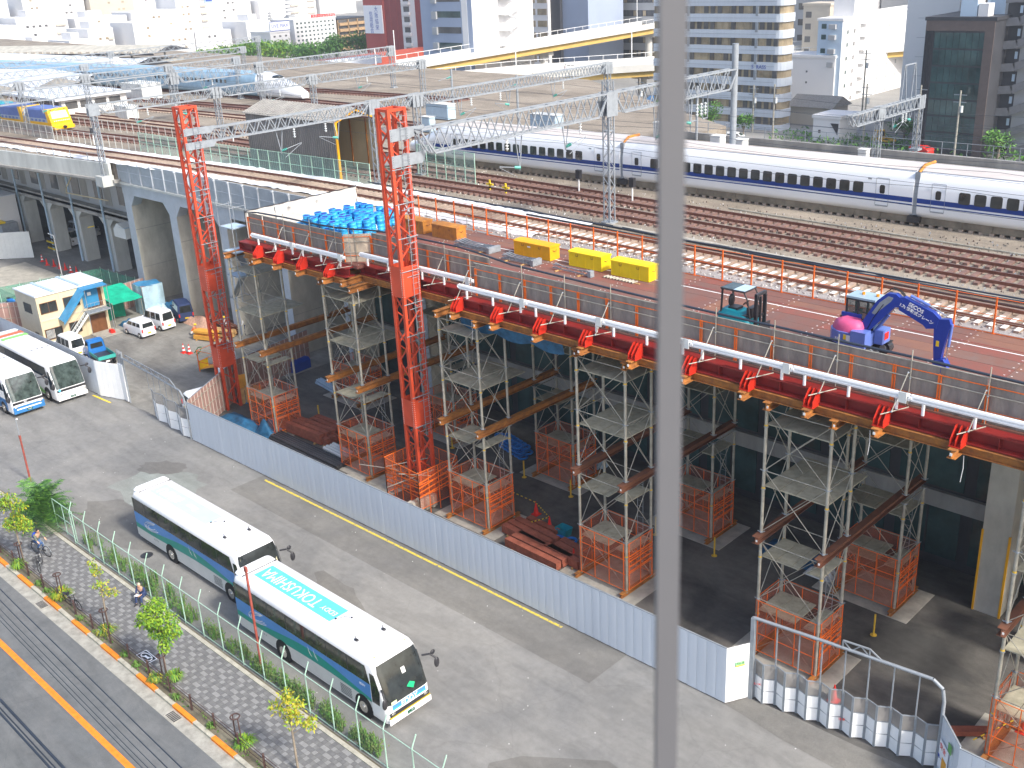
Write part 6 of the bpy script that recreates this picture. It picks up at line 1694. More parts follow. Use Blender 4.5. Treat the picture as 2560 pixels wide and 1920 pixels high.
# old viaduct
t = T('old_viaduct', 'old concrete viaduct with short arched bays on the far left', 'viaduct', (-99.8, 50.6, 0))
b = MB()
sl = lambda x: -.0 + .0 * x
PP = [(-420, 7.6), (-200, 34.2), (-150, 40.5), (-119.6, 44.1), (-108.7, 45.5), (-99.8, 46.6)]
for k in range(5):
    a, c = V((PP[k][0] + 99.8, PP[k][1] - 50.6, 13.2)), V((PP[k + 1][0] + 99.8, PP[k + 1][1] - 50.6, 13.2))
    MB().bar(a, c, .3, 1.5).obj('parapet', m_concp, t)
    MB().bar(a - V((0, .15, .85)), c - V((0, .15, .85)), .5, .2).obj('ledge', m_concd, t)
    MB().bar(a + V((0, 3, -1.0)), c + V((0, 3, -1.0)), 6., .3).obj('slab', m_concd, t)
MB().box(-80, 0, 1.4, 1.8, 6.9, 10.9).obj('recessed_wall', m_wallg, t)
for k in range(14):
    x = -78 + k * 5.6
    MB().box(x, x + 1.9, 1.34, 1.4, 7.6, 9.6).obj('window', m_win, t)
    MB().box(x + 2.3, x + 3.9, 1.36, 1.4, 7.2, 10.2).obj('shutter', m_concd, t)
for k in range(11):
    x = -13.9 - 7.6 * (k - 0) + 0
    MB().box(x, x + 1.6, .6, 2.2, 0, 5.9).obj('pier', m_concp, t)
    MB().box(x + .1, x + .8, 14, 15, 0, 6).obj('rear_pier', m_concd, t)
    b = MB(); b.prism([(x + 1.6, 6.4), (x + 1.6, 5.2), (x + 2.6, 6.0), (x + 2.6, 6.4)], (0, .6, 0), (1, 0, 0), (0, 0, 1), (0, 1, 0), 1.6)
    b.prism([(x, 6.4), (x, 5.2), (x - 1.0, 6.0), (x - 1., 6.4)], (0, .6, 0), (1, 0, 0), (0, 0, 1), (0, 1, 0), 1.6); b.obj('haunch', m_concp, t)
    MB().tube((x + .8, .4, 0), (x + .8, .4, 11), .13, 8).obj('drain_pipe', m_boxb, t)
MB().box(-80, 0, .5, 2.4, 6.0, 6.9).obj('edge_beam', m_concd, t)
MB().box(-80, 0, .5, 22, 6.4, 6.7).obj('slab', m_concd, t)
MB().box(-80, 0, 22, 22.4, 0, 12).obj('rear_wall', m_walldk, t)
b = MB()
for k in range(30):
    x = -100.2 - 3.0 * k; y = lerp_path(PP, x) - 50.6; y2 = lerp_path(PP, x - 3) - 50.6
    b.bar((x + 99.8, y, 13.9), (x + 99.8, y, 14.8), .05)
    for z in (14.35, 14.8): b.tube((x + 99.8, y, z), (x + 96.8, y2, z), .02, 4)
b.obj('railing', m_galv, t)
t2 = T('duct', 'grey box duct hanging beside the last old pier', 'duct', (-107.6, 49.4, 5.1)); MB().prism([(0, 0), (2.6, 0), (2.6, 1.1), (.9, 1.5), (0, .8)], (0, 0, 0), (1, 0, 0), (0, 0, 1), (0, 1, 0), 1.2).obj('casing', m_boxw, t2); MB().box(.9, 2.6, .0, 1.2, 1.12, 1.16).obj('lid', m_boxb, t2)
tag(MB().path([(-116.5, 50.3, 10.9), (-117.6, 49.6, 9.2), (-117, 49.2, 8.7), (-108, 49.6, 8.8)], .07, 6).obj('cable_tray', m_cream), 'cream curved cable tray dropping from the old viaduct', 'cable tray')
tag(MB().path([(-114.6, 49.8, 5.0), (-112, 49.3, 5.6)], .07, 6).obj('striped_pole', m_yel), 'short yellow pole bracket below the old viaduct', 'pole')
t = T('pier_guard', 'yellow and black striped guard round the second old pier', 'guard', (-129.4, 50.9, 0))
for q in range(4): MB().box(0, 1.9, -.1, .0, .2 + q * .4, .4 + q * .4).obj('bar', m_yel if q % 2 == 0 else m_blk, t)
t = T('site_hut', 'pale hut with a striped canopy at the left edge behind the grey fence', 'hut', (-137, 47.5, 0)); MB().box(-8, 1.8, 0, 3, 0, 6.2).obj('wall', m_wall, t); MB().box(-1.8, -1, -.05, 0, 3.5, 4.6).obj('window', m_glass, t); MB().box(.2, 3.4, -.6, .6, 3.3, 3.5).obj('canopy', m_yel, t); MB().box(1.84, 3.4, 0, 2, 0, 3.2).obj('porch_frame', m_galv, t); MB().box(-8, 1.85, -.1, 3.1, 6.2, 6.3).obj('roof', m_roofw, t)
# green netting fences around the far yard
t = T('net_fence', 'low green netting fence stretching behind the prefab office', 'fence', (-112, 36, 0))
for p0, p1 in (((0, 0), (2.5, 12)), ((2.5, 12), (13, 12.5)), ((0, 0), (-8, -1))):
    MB().add([(*p0, .05), (*p1, .05), (*p1, 1.6), (*p0, 1.6)], [(0, 1, 2, 3)]).obj('netting', m_gmesh, t)
    b = MB(); n = 6
    for k in range(n + 1):
        p = V((*p0, 0)).lerp(V((*p1, 0)), k / n); b.tube(p, p + V((0, 0, 1.8)), .03, 6)
    b.obj('post', m_grnf, t)
plane('pale_slab', -126, -112.5, 40, 46.5, .01, m_slab)
t = T('street_lamp', 'thin white street lamp behind the office roof', 'street lamp', (-115.9, 46.4, 0)); MB().tube((0, 0, 0), (0, 0, 4.6), .06, 7).obj('pole', m_stripe, t); MB().path([(0, 0, 4.6), (-.9, -.2, 4.8)], .05, 6).obj('arm', m_stripe, t)
# ------------------------------------------------------------------ tracks
def smooth(P, x):
    return sum(lerp_path(P, x + d) for d in (-8, -4, 0, 4, 8)) / 5
slm = {}
def track(P, lab, x0, x1, gauge=1.5, sm=m_sleep, indiv=0, wide=2.5, near_white=None, sp=.62):
    t = T('railway_track', lab, 'railway track', (0, 60, RZ)); sz = .14
    xs = []; x = x0
    while x < x1: xs.append(x); x += 4.
    xs.append(x1)
    for s in (-1, 1):
        b = MB()
        for k in range(len(xs) - 1):
            p = V((xs[k], smooth(P, xs[k]) + s * gauge / 2 - 60, sz + .08)); q = V((xs[k + 1], smooth(P, xs[k + 1]) + s * gauge / 2 - 60, sz + .08))
            b.use(m_rail).bar(p, q, .13, .16); b.use(m_railtop).bar(p + V((0, 0, .085)), q + V((0, 0, .085)), .07, .012)
        b.obj('rail', None, t)
    far_ = MB(); n = 0
    x = x1 - .3
    while x > x0:
        y = smooth(P, x) - 60; m = sm
        if near_white and near_white[0] < x < near_white[1]: m = m_sleepw
        if m is m_sleepw:
            if 'w' not in slm: slm['w'] = MB().use(m_sleep).box(-.13, .13, -wide / 2, wide / 2, -.04, sz).use(m_sleepw).box(-.125, .125, -wide / 2 - .01, .15, sz, sz + .02).mesh('sleeper')
            O('sleeper', slm['w'], t, (x, y, 0)); n += 1; x -= sp; continue
        if n < indiv:
            if m.name not in slm: slm[m.name] = MB().use(m).box(-.13, .13, -wide / 2, wide / 2, -.04, sz).mesh('sleeper')
            O('sleeper', slm[m.name], t, (x, y, (rnd() - .5) * .01)); n += 1
        else: far_.use(m).box(x - .13, x + .13, y - wide / 2, y + wide / 2, -.04, sz)
        x -= sp
    if far_.v: st(far_.obj('sleepers', par=t), 'stuff')
    return t
T1 = [(-420, 22), (-200, 40.5), (-126, 47.2), (-103, 48.9), (-80, 50.7), (-66, 51.3), (-50, 51.0), (-35, 50.3), (-15, 49.6), (20, 48.5)]
track(T1, 'nearest track beside the deck with white sleepers on the right', -420, 15, 1.9, m_sleep, 150, 3.1, (-50, 20))
T2 = [(-420, 24), (-200, 45), (-124, 54), (-104, 56), (-55, 56.8), (-18, 55.4), (20, 54)]
track(T2, 'rusty second track running into the grey shed', -420, 15, 1.6, m_sleepd, 120)
T3 = [(-420, 32), (-200, 52), (-135, 58.8), (-110, 60.4), (-55, 60.2), (-18, 58.5), (20, 57)]
track(T3, 'dark third track between the shed track and the white train', -420, 15, 1.6, m_sleepd, 100)
T4 = [(-420, 38), (-200, 56), (-130, 62.6), (-95, 64.1), (-68, 64.7), (-48, 65.3), (-38, 65.5), (-20, 65.5), (20, 65.2)]
track(T4, 'track under the long white train', -420, 15, 1.6, m_sleep, 40)
T5 = [(-420, 44), (-200, 64), (-120, 71), (-60, 72), (20, 70.5)]
track(T5, 'track directly beyond the long white train', -420, 15, 1.6, m_sleep, 0)
T6 = [(-420, 50), (-200, 70), (-120, 77), (-60, 77.5), (20, 76)]
track(T6, 'second track beyond the long white train', -420, 15, 1.6, m_sleepd, 0)
T7 = [(-420, 58), (-200, 78), (-150, 83.5), (-120, 84.5), (-100, 84.0)]
track(T7, 'track under the pale blue train on the left', -420, -100, 1.6, m_sleepd, 0)
T8 = [(-420, 66), (-200, 87), (-120, 93), (-99, 94)]
track(T8, 'track behind the pale blue train on the left', -420, -99.9, 1.6, m_sleepd, 0)
# white sheeting and cable troughs along the near track
def strip(nm, lab, cat, P, off, x0, x1, wdt, m, z=RZ + .1, step=1.2, amp=.05):
    b = MB(); vs = []; x = x0; n = 0
    while x <= x1:
        y = smooth(P, x) + off
        for q in range(5): vs.append((x, y + wdt * (q / 4 - .5) + (rnd() - .5) * amp, z + (rnd()) * amp + (.08 if 0 < q < 4 else -.1)))
        x += step; n += 1
    b.add(vs, [(j * 5 + q, (j + 1) * 5 + q, (j + 1) * 5 + q + 1, j * 5 + q + 1) for j in range(n - 1) for q in range(4)], True)
    return tag(b.obj(nm, m), lab, cat)
strip('white_sheeting', 'white sheeting bags laid between the near track and the parapet', 'sheeting', T1, -1.9, -160, -46, .9, m_sheet, step=.5, amp=.12)
strip('white_sheeting', 'white sheeting laid on the far side of the near track', 'sheeting', T1, 1.95, -122, -44.5, .9, m_sheet, step=.5, amp=.12)
strip('cable_trough', 'pale concrete cable trough beyond the near track', 'cable trough', T1, 2.9, -44, 15, .35, m_slab)
tag(MB().path([(x, smooth(T1, x) + 2.35 + .12 * math.sin(x), RZ + .2) for x in range(-62, 14, 3)], .06, 6).obj('power_cable', m_wire), 'thick black cable lying beyond the near track', 'cable')
tag(MB().path([(x, smooth(T1, x) + 2.7 + .15 * math.sin(x * .7), RZ + .15) for x in range(-58, 14, 3)], .045, 6).obj('power_cable', m_black), 'thinner black cable lying beside the thick one', 'cable')
tag(MB().path([(x, smooth(T1, x) + 1.35, RZ + .3) for x in range(-50, 14, 4)], .07, 6).obj('steel_guard', m_blk), 'black guard rail lying along the far rail of the near track', 'rail')
tag(MB().path([(x, smooth(T3, x) + 2.4, RZ + .08) for x in range(-40, 14, 4)], .05, 5).obj('power_cable', m_pipe), 'pale cable before the long white train', 'cable')
b = MB()
for k in range(1100):
    x = -62 + 75 * rnd(); y = 47.7 + 1.3 * rnd(); s = .03 + .05 * rnd()
    b.use(m_ballg if rnd() < .7 else m_sleepw); b.ell((x, y, RZ + .05), s, s * .8, s * .7, 5, 3)
st(b.obj('ballast_stones'), 'stuff')
b = MB()
for k in range(3500):
    x = -70 + 84 * rnd() ** 1; y = 52.5 + 10.5 * rnd(); s = .035 + .05 * rnd()
    b.use((m_ballast, m_sleepw, m_sleepd, m_slab)[int(rnd() * rnd() * 4)]); b.add([(x - s, y, RZ), (x + s, y - s, RZ), (x, y + s, RZ), (x, y, RZ + s * 1.4)], [(0, 1, 3), (1, 2, 3), (2, 0, 3)])
st(b.obj('ballast_stones'), 'stuff')
for x, y, lab in ((-27.2, 53.2, 'left'), (-22.6, 52.9, 'right')): plane('walkway_slab', x, x + 1.6, y, y + .6, RZ + .05, m_slab)
# ------------------------------------------------------------------ trains
def train_car(par, x0, x1, yf, z0, H, D, m, wins, cols, nose=0):
    # body section polygon (y,z), y=0 near side
    sec = [(.25, 0), (.03, .35), (0, .9), (0, 1.7), (.1, 2.25), (.4, 2.75), (.9, 2.98), (D / 2, 3.02), (D - .9, 2.98), (D - .4, 2.75), (D - .1, 2.25), (D, 1.7), (D, .9), (D - .03, .35), (D - .25, 0)]
    secs = []
    n = max(3, int((x1 - x0) / 3))
    for k in range(n + 1):
        x = x0 + (x1 - x0) * k / n; y = yf(x)
        secs.append([(x, y + p, z0 + q * H / 3.02) for p, q in sec])
    if nose:
        ns = []
        for k in range(10, 0, -1):
            f = k / 10; x = x0 - nose * f; y = yf(x)
            hh = max(.28, 1 - .75 * f ** 1.2 - (.06 if f > .2 else 0)); ww = 1 - .55 * f ** 3
            ns.append([(x, y + D / 2 + (p - D / 2) * ww, z0 + .1 * f + q * H / 3.02 * hh * (1 if q > .9 or True else 1)) for p, q in sec])
        secs = ns + secs
    return MB().loft(secs, True, True).obj('body', m, par)
def shinkansen():
    t = T('bullet_train', 'long white bullet train with a dark blue stripe across the yard', 'train', (-40, 65, 14.4))
    yf = lambda X: smooth(T4, X - 40) - 1.5 - 65 - 0.0
    joints = [-27.9, -50.8]; H = 3.05; z0 = .1
    segs = [(-69.6, -50.95), (-50.65, -28.05), (-27.75, -5), (-4.7, 14)]
    for i, (a, c) in enumerate(segs):
        a += 40; c += 40
        train_car(t, a, c, yf, z0, H, 3.0, m_train, None, None, nose=5.8 if i == 0 else 0)
        def band(zl, zh, m, nm, a=a, c=c, off=.012):
            b = MB(); n = max(2, int((c - a) / 3)); vs = []
            for k in range(n + 1):
                x = a + (c - a) * k / n; y = yf(x)
                zz = lambda z: y - off + (0 if z < 1.7 else .1 * (z - 1.7) / .55) + (.03 * (.9 - z) / .55 if z < .9 else 0)
                vs += [(x, zz(zl), z0 + zl), (x, zz(zh), z0 + zh)]
            b.add(vs, [(2 * k, 2 * k + 2, 2 * k + 3, 2 * k + 1) for k in range(n)]); return b.obj(nm, m, t)
        aa = a if i else a - 1.8
        band(.9, 1.2, m_tblue, 'blue_stripe', aa); band(.72, .79, m_tblue, 'thin_stripe', aa)
        rb = MB(); n = max(2, int((c - a) / 3)); vs = []
        for k in range(n + 1):
            x = a + (c - a) * k / n; y = yf(x); vs += [(x, y + .38, z0 + 2.79 * H / 3.02), (x, y + .89, z0 + 3.0 * H / 3.02), (x, y + 1.5, z0 + 3.035 * H / 3.02), (x, y + 2.3, z0 + 2.95 * H / 3.02)]
        rb.add(vs, [(4 * k + q, 4 * k + 4 + q, 4 * k + 5 + q, 4 * k + 1 + q) for k in range(n) for q in range(3)]); rb.obj('roof_strip', m_troof, t)
        # windows
        L = c - a; doors = (a + 1.3, c - 2.0) if i else (a + 1.6, a + .9, c - 2.0)
        x = a + 2.9 if i else a + 2.4
        wm = MB().use(m_glass)
        r = .12; ww, wh = .5, .44
        pts = []
        for cx, cy, a0 in ((ww - r, wh - r, 0), (-ww + r + .0, wh - r, 90), (-ww + r, -wh + r, 180), (ww - r, -wh + r, 270)):
            for k in range(4): an = math.radians(a0 + 30 * k); pts.append((cx * .6 + r * math.cos(an), cy * .72 + r * math.sin(an)))
        wm.prism(pts, (0, 0, 0), (1, 0, .0), (0, .04, 1), (0, -1, 0), .03); wme = wm.mesh('window')
        while x < c - 3.3:
            o = O('window', wme, t, (x, yf(x) + .012, z0 + 1.49)); x += .945
        for dx in doors:
            dpts = [(-.12, -.26), (.12, -.26), (.17, -.18), (.17, .2), (.1, .28), (-.1, .28), (-.17, .2), (-.17, -.18)]
            d = MB().box(dx - .42, dx + .42, yf(dx) - .014, yf(dx) + .02, z0 + .42, z0 + .5).box(dx - .42, dx + .42, yf(dx) + .07, yf(dx) + .12, z0 + 2.18, z0 + 2.2).obj('door', m_galv, t)
            MB().prism(dpts, (dx, yf(dx) - .0, z0 + 1.5), (1, 0, 0), (0, 0, 1), (0, -1, 0), .025).obj('door_window', m_glass, d)
            MB().box(dx - .44, dx - .42, yf(dx) - .014, yf(dx) + .02, z0 + .5, z0 + 2.2).box(dx + .42, dx + .44, yf(dx) - .014, yf(dx) + .02, z0 + .5, z0 + 2.2).obj('door_seam', m_galv, d)
        MB().box(c - 3.0, c - 2.75, yf(c) - .02, yf(c), z0 + 2.05, z0 + 2.15).obj('number_panel', m_galv, t)
        # skirt and bogies
        b = MB(); n = max(2, int((c - a) / 3))
        for k in range(n): x = a + (c - a) * k / n; b.box(x, x + (c - a) / n + .01, yf(x) + .3, yf(x) + 2.7, -.35, z0 + .02)
        b.obj('underfloor', m_under, t)
        if i:
            b = MB()
            for bx in (a + 2.5, a + 4.3): b.tube((bx, yf(bx) + .25, -.1), (bx, yf(bx) + .4, -.1), .38, 14)
            for bx in (c - 4.3, c - 2.5): b.tube((bx, yf(bx) + .25, -.1), (bx, yf(bx) + .4, -.1), .38, 14)
            b.obj('wheels', m_under, t)
    for j in joints:
        x = j + 40; y = yf(x)
        MB().box(x - .16, x + .16, y + .12, y + 2.88, z0 + .1, z0 + 2.75).obj('gangway', m_galv, t)
        MB().path([(x, y + .35, z0 + 2.72), (x + .1, y + .8, z0 + 3.1), (x + .2, y + 2.0, z0 + 3.12)], .1, 6).obj('gangway_cable', m_crater, t)
        MB().box(x - .4, x + .4, y + .0, y + .5, -.25, .12).obj('coupler', m_blk, t)
    # nose window
    x = -69.9 + 40
    MB().ell((x, yf(x) + 1.5, z0 + 2.02), .85, .75, .3, 14, 8).obj('cab_window', m_glass, t)
shinkansen()
# pale blue train on the left
t = T('bullet_train', 'pale blue bullet train with its nose by the highway', 'train', (-150, 83, 14.4))
yf = lambda X: smooth(T7, X - 150) - 1.5 - 83
train_car(t, -60, 21, yf, .0, 3.1, 3.0, m_tlight, None, None)
ns = []
sec = [(.25, 0), (0, .6), (0, 1.7), (.3, 2.6), (.9, 2.98), (2.1, 2.98), (2.7, 2.6), (3, 1.7), (3, .6), (2.75, 0)]
for k in range(12):
    f = k / 11; x = 21 + 9 * f; hh = 1 - .72 * f ** 1.4; ww = 1 - .6 * f ** 3
    ns.append([(x, yf(x) + 1.5 + (p - 1.5) * ww, .02 + q * 3.1 / 3.02 * hh) for p, q in sec])
MB().loft(ns, True, True).obj('nose', m_train, t)
MB().ell((24.2, yf(24) + 1.5, 2.45), .9, .8, .3, 12, 8).obj('cab_window', m_glass, t)
wm = MB().use(m_glass).box(-.25, .25, -.02, .02, -.22, .22).mesh('window')
for c in range(3):
    for k in range(18):
        x = 14 - c * 25 - k * 1.05; O('window', wm, t, (x, yf(x) - .0, 1.7))
MB().box(-60, 21, yf(-10) - .02 + .0, yf(-10), 1.1, 1.2).obj('stripe', m_tblue, t) if 0 else None
t = T('bullet_train', 'white train roof glimpsed behind the pale blue train', 'train', (-190, 92, 14.4)); yf = lambda X: smooth(T8, X - 190) - 1.5 - 92
train_car(t, -50, 10, yf, 0, 3.1, 3.0, m_train, None, None)
for k in range(22): O('window', wm, t, (8 - k * 2.4, yf(8 - k * 2.4), 1.7))
# yellow and blue maintenance machines
def machine(loc, rz, lab, mm):
    t = T('track_machine', lab, 'rail vehicle', loc, rz, 'yellow and blue track machines'); t.scale = (.98, .92, .76)
    MB().loft([rrect(-6, -.1, 1.4, .55, .1), rrect(-6, -.1, 1.45, 1.2, .1)], True).obj('skirt', m_loco, t)
    MB().loft([rrect(-6, -.5, 1.42, 1.2, .1), rrect(-6, -.5, 1.42, 1.75, .1)], True).obj('lower_band', m_locog, t)
    MB().loft([rrect(-6, -.55, 1.41, 1.75, .1), rrect(-6, -.8, 1.4, 3.0, .1), rrect(-5.9, -1.0, 1.25, 3.25, .2)], True, False).obj('body', m_locob, t)
    MB().hexa([(-.8, -1.43, .6), (.0, -1.43, .6), (.0, 1.43, .6), (-.8, 1.43, .6), (-1.35, -1.42, 3.2), (-.72, -1.42, 3.2), (-.72, 1.42, 3.2), (-1.35, 1.42, 3.2)]).obj('cab_front', m_loco, t)
    g = MB(); g.add([(-.24, -1.15, 1.75), (-.24, 1.15, 1.75), (-.55, 1.05, 2.8), (-.55, -1.05, 2.8)], [(0, 1, 2, 3)])
    g.obj('windscreen', M('painted reflection glass', (.5, .55, .55), .15, spec=.9), t)  # pale base colour stands in for a bright reflection
    MB().box(-.1, .35, -1.4, 1.4, .15, .65).obj('buffer_beam', m_loco, t); MB().tube((.35, 0, .5), (.6, 0, .45), .22, 10).obj('coupler', m_blk, t)
    for s in (-1, 1):
        MB().ell((-.62, s * .95, 3.02), .06, .1, .08, 8, 5).obj('headlight', m_blk, t)
        b = MB()
        for q in range(5): b.box(-5.6 + q * .9, -5.1 + q * .9, s * 1.44, s * 1.46, 1.3, 1.6)
        b.obj('vents', m_locob, t)
        b = MB()
        for q in (-5, -3.8, -2, -.9): b.tube((q, s * 1.3, .4), (q, s * 1.4, .4), .38, 12)
        b.obj('wheels', m_under, t)
    b = MB()
    for q in range(9): b.box(-.02 - .0, .02, -1.1 + q * .25, -.95 + q * .25, 1.35, 1.47)
    b.obj('white_marks', m_stripe, t)
    return t
machine((-127.6, 54.9, 14.0), .09, 'front yellow and blue track machine nearest the camera', 0)
machine((-134.0, 54.4, 14.0), .09, 'second yellow and blue track machine behind the front one', 0)
t = machine((-140.6, 53.9, 14.0), .09, 'turquoise and white vehicle front at the left edge', 0)
for c in t.children:
    if c.name.startswith(('body', 'lower', 'cab')): c.data = c.data.copy(); c.data.materials[0] = m_teal
# ------------------------------------------------------------------ shed
t = T('rail_shed', 'grey corrugated shed open at the end with an orange frame', 'shed', (-72.3, 53.3, RZ))
MB().box(-13, 0, 0, .12, 0, 4.95).obj('wall', m_shed, t)
b = MB()
for k in range(44): b.box(-13 + k * .3, -12.92 + k * .3, -.04, 0, 0, 4.95)
b.obj('wall_rib', m_shed, t)
MB().box(-13, 0, 4.5, 4.62, 0, 4.5).obj('rear_wall', m_cream, t)
MB().box(-13, -12.9, .12, 4.5, 0, 4.5).obj('end_wall', m_walldk, t)
b = MB(); b.add([(-13.2, -.25, 4.85), (.25, -.25, 4.85), (.25, 2.25, 5.75), (-13.2, 2.25, 5.75)], [(0, 1, 2, 3)]); b.add([(-13.2, 2.25, 5.75), (.25, 2.25, 5.75), (.25, 4.85, 4.7), (-13.2, 4.85, 4.7)], [(0, 1, 2, 3)])
r_ = b.obj('roof', m_shedr, t)
for k in range(34): MB().bar((-13.1 + k * .4, -.26, 4.9), (-13.1 + k * .4, 2.25, 5.8), .07, .05).obj('roof_rib', m_shedr, r_)
for y in (.1, 4.45): MB().bar((0, y, 0), (0, y, 4.9), .2).obj('orange_post', m_crateo, t)
b = MB(); b.bar((0.02, .1, 4.8), (.02, 2.25, 5.6), .14); b.bar((.02, 2.25, 5.6), (.02, 4.5, 4.6), .14); b.obj('gable_beam', m_crateo, t)
b = MB()
for k in range(4): b.bar((-1.5 - k * 2.2, 4.4, 0), (-1.5 - k * 2.2, 4.4, 4.5), .1)
b.obj('inner_post', m_rust, t)
# ------------------------------------------------------------------ fences in the yard
def small_fence(P, off, x0, x1, h, sp, mp, mn, lab, z=RZ, grp=None):
    t = T('yard_fence', lab, 'fence', ((x0 + x1) / 2, 55, z), 0, grp); cx = (x0 + x1) / 2
    n = int((x1 - x0) / sp); me = MB().use(mp).bar((0, 0, 0), (0, 0, h), .06).mesh('post')
    ys = [smooth(P, x0 + k * (x1 - x0) / n) + off - 55 for k in range(n + 1)]
    for k in range(n + 1): O('post', me, t, (x0 + k * (x1 - x0) / n - cx, ys[k], 0))
    for k in range(n):
        a, c = x0 + k * (x1 - x0) / n - cx, x0 + (k + 1) * (x1 - x0) / n - cx
        b = MB(); 
        for z_ in ((h * .5, h - .03) if mn else (h - .05,)): b.tube((a, ys[k], z_), (c, ys[k + 1], z_), .025, 5)
        b.obj('rail', mp, t)
        if mn: MB().add([(a, ys[k], .05), (c, ys[k + 1], .05), (c, ys[k + 1], h), (a, ys[k], h)], [(0, 1, 2, 3)]).obj('mesh_panel', mn, t)
F1 = [(-104, 52), (-91, 51.9), (-82, 52.6), (-68, 53.1)]
small_fence(F1, .2, -104, -68.2, 1.9, 1.45, m_grnf, m_gnet, 'long pale green mesh fence before the grey shed')
small_fence([(-71, 59.2), (-60, 58.2)], -.2, -68.6, -61.0, 2.6, 1.2, m_grnf, m_gnet, 'pale green mesh fence under the nose of the white train')
small_fence([(-71, 56.4), (-60, 56)], 0, -70.2, -66.6, 1.9, 1.2, m_grnf, m_gnet, 'short pale green mesh fence behind the right red tower')
small_fence([(-150, 50.6), (-120, 50.8), (-103, 52)], 0, -150, -104.5, 1.3, 1.2, m_concp, None, 'row of short concrete posts before the track machines')
small_fence([(-130, 57), (-104, 58.3)], 0, -128, -100, 1.2, 1.3, m_concp, None, 'row of short concrete posts beyond the track machines')
small_fence([(-130, 50.5), (-120, 50.8)], .0, -150, -121, 1.5, 1.6, m_concp, m_grate, 'grey mesh fence before the track machines at the left')
# ------------------------------------------------------------------ gantries
def latpole(t, x, y, h, w_=.45, m=m_galv, nm='pole'):
    b = MB()
    for sx in (-1, 1):
        for sy in (-1, 1): b.bar((x + sx * w_ / 2, y + sy * w_ / 2, 0), (x + sx * w_ / 2, y + sy * w_ / 2, h), .07)
    n = int(h / .6)
    for k in range(n):
        z0, z1 = h * k / n, h * (k + 1) / n; s = 1 if k % 2 else -1
        for q in (-1, 1):
            b.bar((x - s * w_ / 2, y + q * w_ / 2, z0), (x + s * w_ / 2, y + q * w_ / 2, z1), .035)
            b.bar((x + q * w_ / 2, y - s * w_ / 2, z0), (x + q * w_ / 2, y + s * w_ / 2, z1), .035)
    b.box(x - .4, x + .4, y - .4, y + .4, -.05, .12)
    return b.obj(nm, m, t)
def truss(t, y0, y1, z0, z1, w_=.4, bay=.95, m=m_galv, ends=.9):
    n = max(2, int(round((y1 - y0) / bay))); b = MB()
    for s in (-w_ / 2, w_ / 2):
        b.bar((s, y0, z1), (s, y1, z1), .1); b.bar((s, y0 + ends, z0), (s, y1 - ends, z0), .1)
        b.bar((s, y0, z1 - (z1 - z0) * .1), (s, y0 + ends, z0), .08); b.bar((s, y1, z1 - (z1 - z0) * .1), (s, y1 - ends, z0), .08)
    b.obj('chord', m, t)
    b = MB()
    for s in (-w_ / 2, w_ / 2):
        for k in range(n):
            a, c = y0 + (y1 - y0) * k / n, y0 + (y1 - y0) * (k + 1) / n; md = (a + c) / 2
            b.bar((s, a, z1), (s, md, z0), .055); b.bar((s, md, z0), (s, c, z1), .055)
    b.obj('web_brace', m, t)
    b = MB()
    for k in range(n):
        a, c = y0 + (y1 - y0) * k / n, y0 + (y1 - y0) * (k + 1) / n
        b.bar((-w_ / 2, a, z1), (w_ / 2, c, z1), .045); b.bar((-w_ / 2, a, z1), (w_ / 2, a, z1), .045)
    b.obj('plan_brace', m, t)
def insul(t, p, q, n=4, m=m_wins, r=.11):
    p, q = V(p), V(q); b = MB()
    for k in range(n):
        c = p.lerp(q, (k + .5) / n); d = (q - p).normalized() * .05
        b.tube(c - d, c + d, r, 8, r * .5)
    b.tube(p, q, .025, 4); b.obj('insulator', m, t)
def hang(t, y, ztop, L, arm=2.0, s=1, m=m_grnins):
    b = MB(); b.bar((0, y - .3, ztop), (0, y, ztop - L), .05); b.bar((0, y + .3, ztop), (0, y, ztop - L), .05); b.obj('hanger', m_galv, t)
    b = MB(); b.tube((.0, y, ztop - L + .2), (.1, y + s * arm, ztop - L + .55), .03, 5); b.tube((.05, y + s * .3, ztop - L - .3), (.1, y + s * arm, ztop - L + .5), .02, 5); b.obj('steady_arm', m_galv, t)
    insul(t, (0, y, ztop - L + .2), (.03, y + s * .5, ztop - L + .3), 4, m)
    insul(t, (.2, y + s * 1.2, ztop - .1), (.2, y + s * 1.2, ztop - .8), 4)
def gantry(x, spans, poles, z0, z1, lab, solid=(), hangs=(), w_=.4, bay=.95, plates=True, base=RZ):
    t = T('gantry', lab, 'overhead line gantry', (x, poles[0][0] if poles else spans[0][0], base), 0, 'overhead line gantries'); y_ = t.location.y
    for a, c in spans: truss(t, a - y_, c - y_, z0 - base, z1 - base, w_, bay)
    for p in poles:
        y, h = p[0], p[1]
        latpole(t, 0, y - y_, h - base, p[2] if len(p) > 2 else .45)
        if plates: MB().box(-w_ / 2 - .06, -w_ / 2 - .02, y - y_ - .55, y - y_ + .55, z0 - base - .1, z1 - base + .1).box(w_ / 2 + .02, w_ / 2 + .06, y - y_ - .55, y - y_ + .55, z0 - base - .1, z1 - base + .1).obj('joint_plate', m_galv, t)
    for y, L, s in hangs: hang(t, y - y_, z0 - base, L, 1.8, s)
    return t
g = gantry(-44.4, [(38.2, 54.0), (54.8, 68.8)], [(54.4, 23.1, .5)], 21.0, 22.35, 'nearest big gantry from the right red tower over the white train', hangs=((46.0, 2.2, -1), (50.2, 1.6, 1), (59.5, 2.4, 1), (63.5, 2.0, -1)), w_=.6, bay=1.35)
MB().tube((0, 14.6, .0), (0, 14.6, 10.2), .24, 14).obj('round_pole', m_galv, g)
for q in range(3): insul(g, (.3, 9.5 + q * .5, 6.6), (.3, 9.5 + q * .5, 5.7), 4)
b = MB()
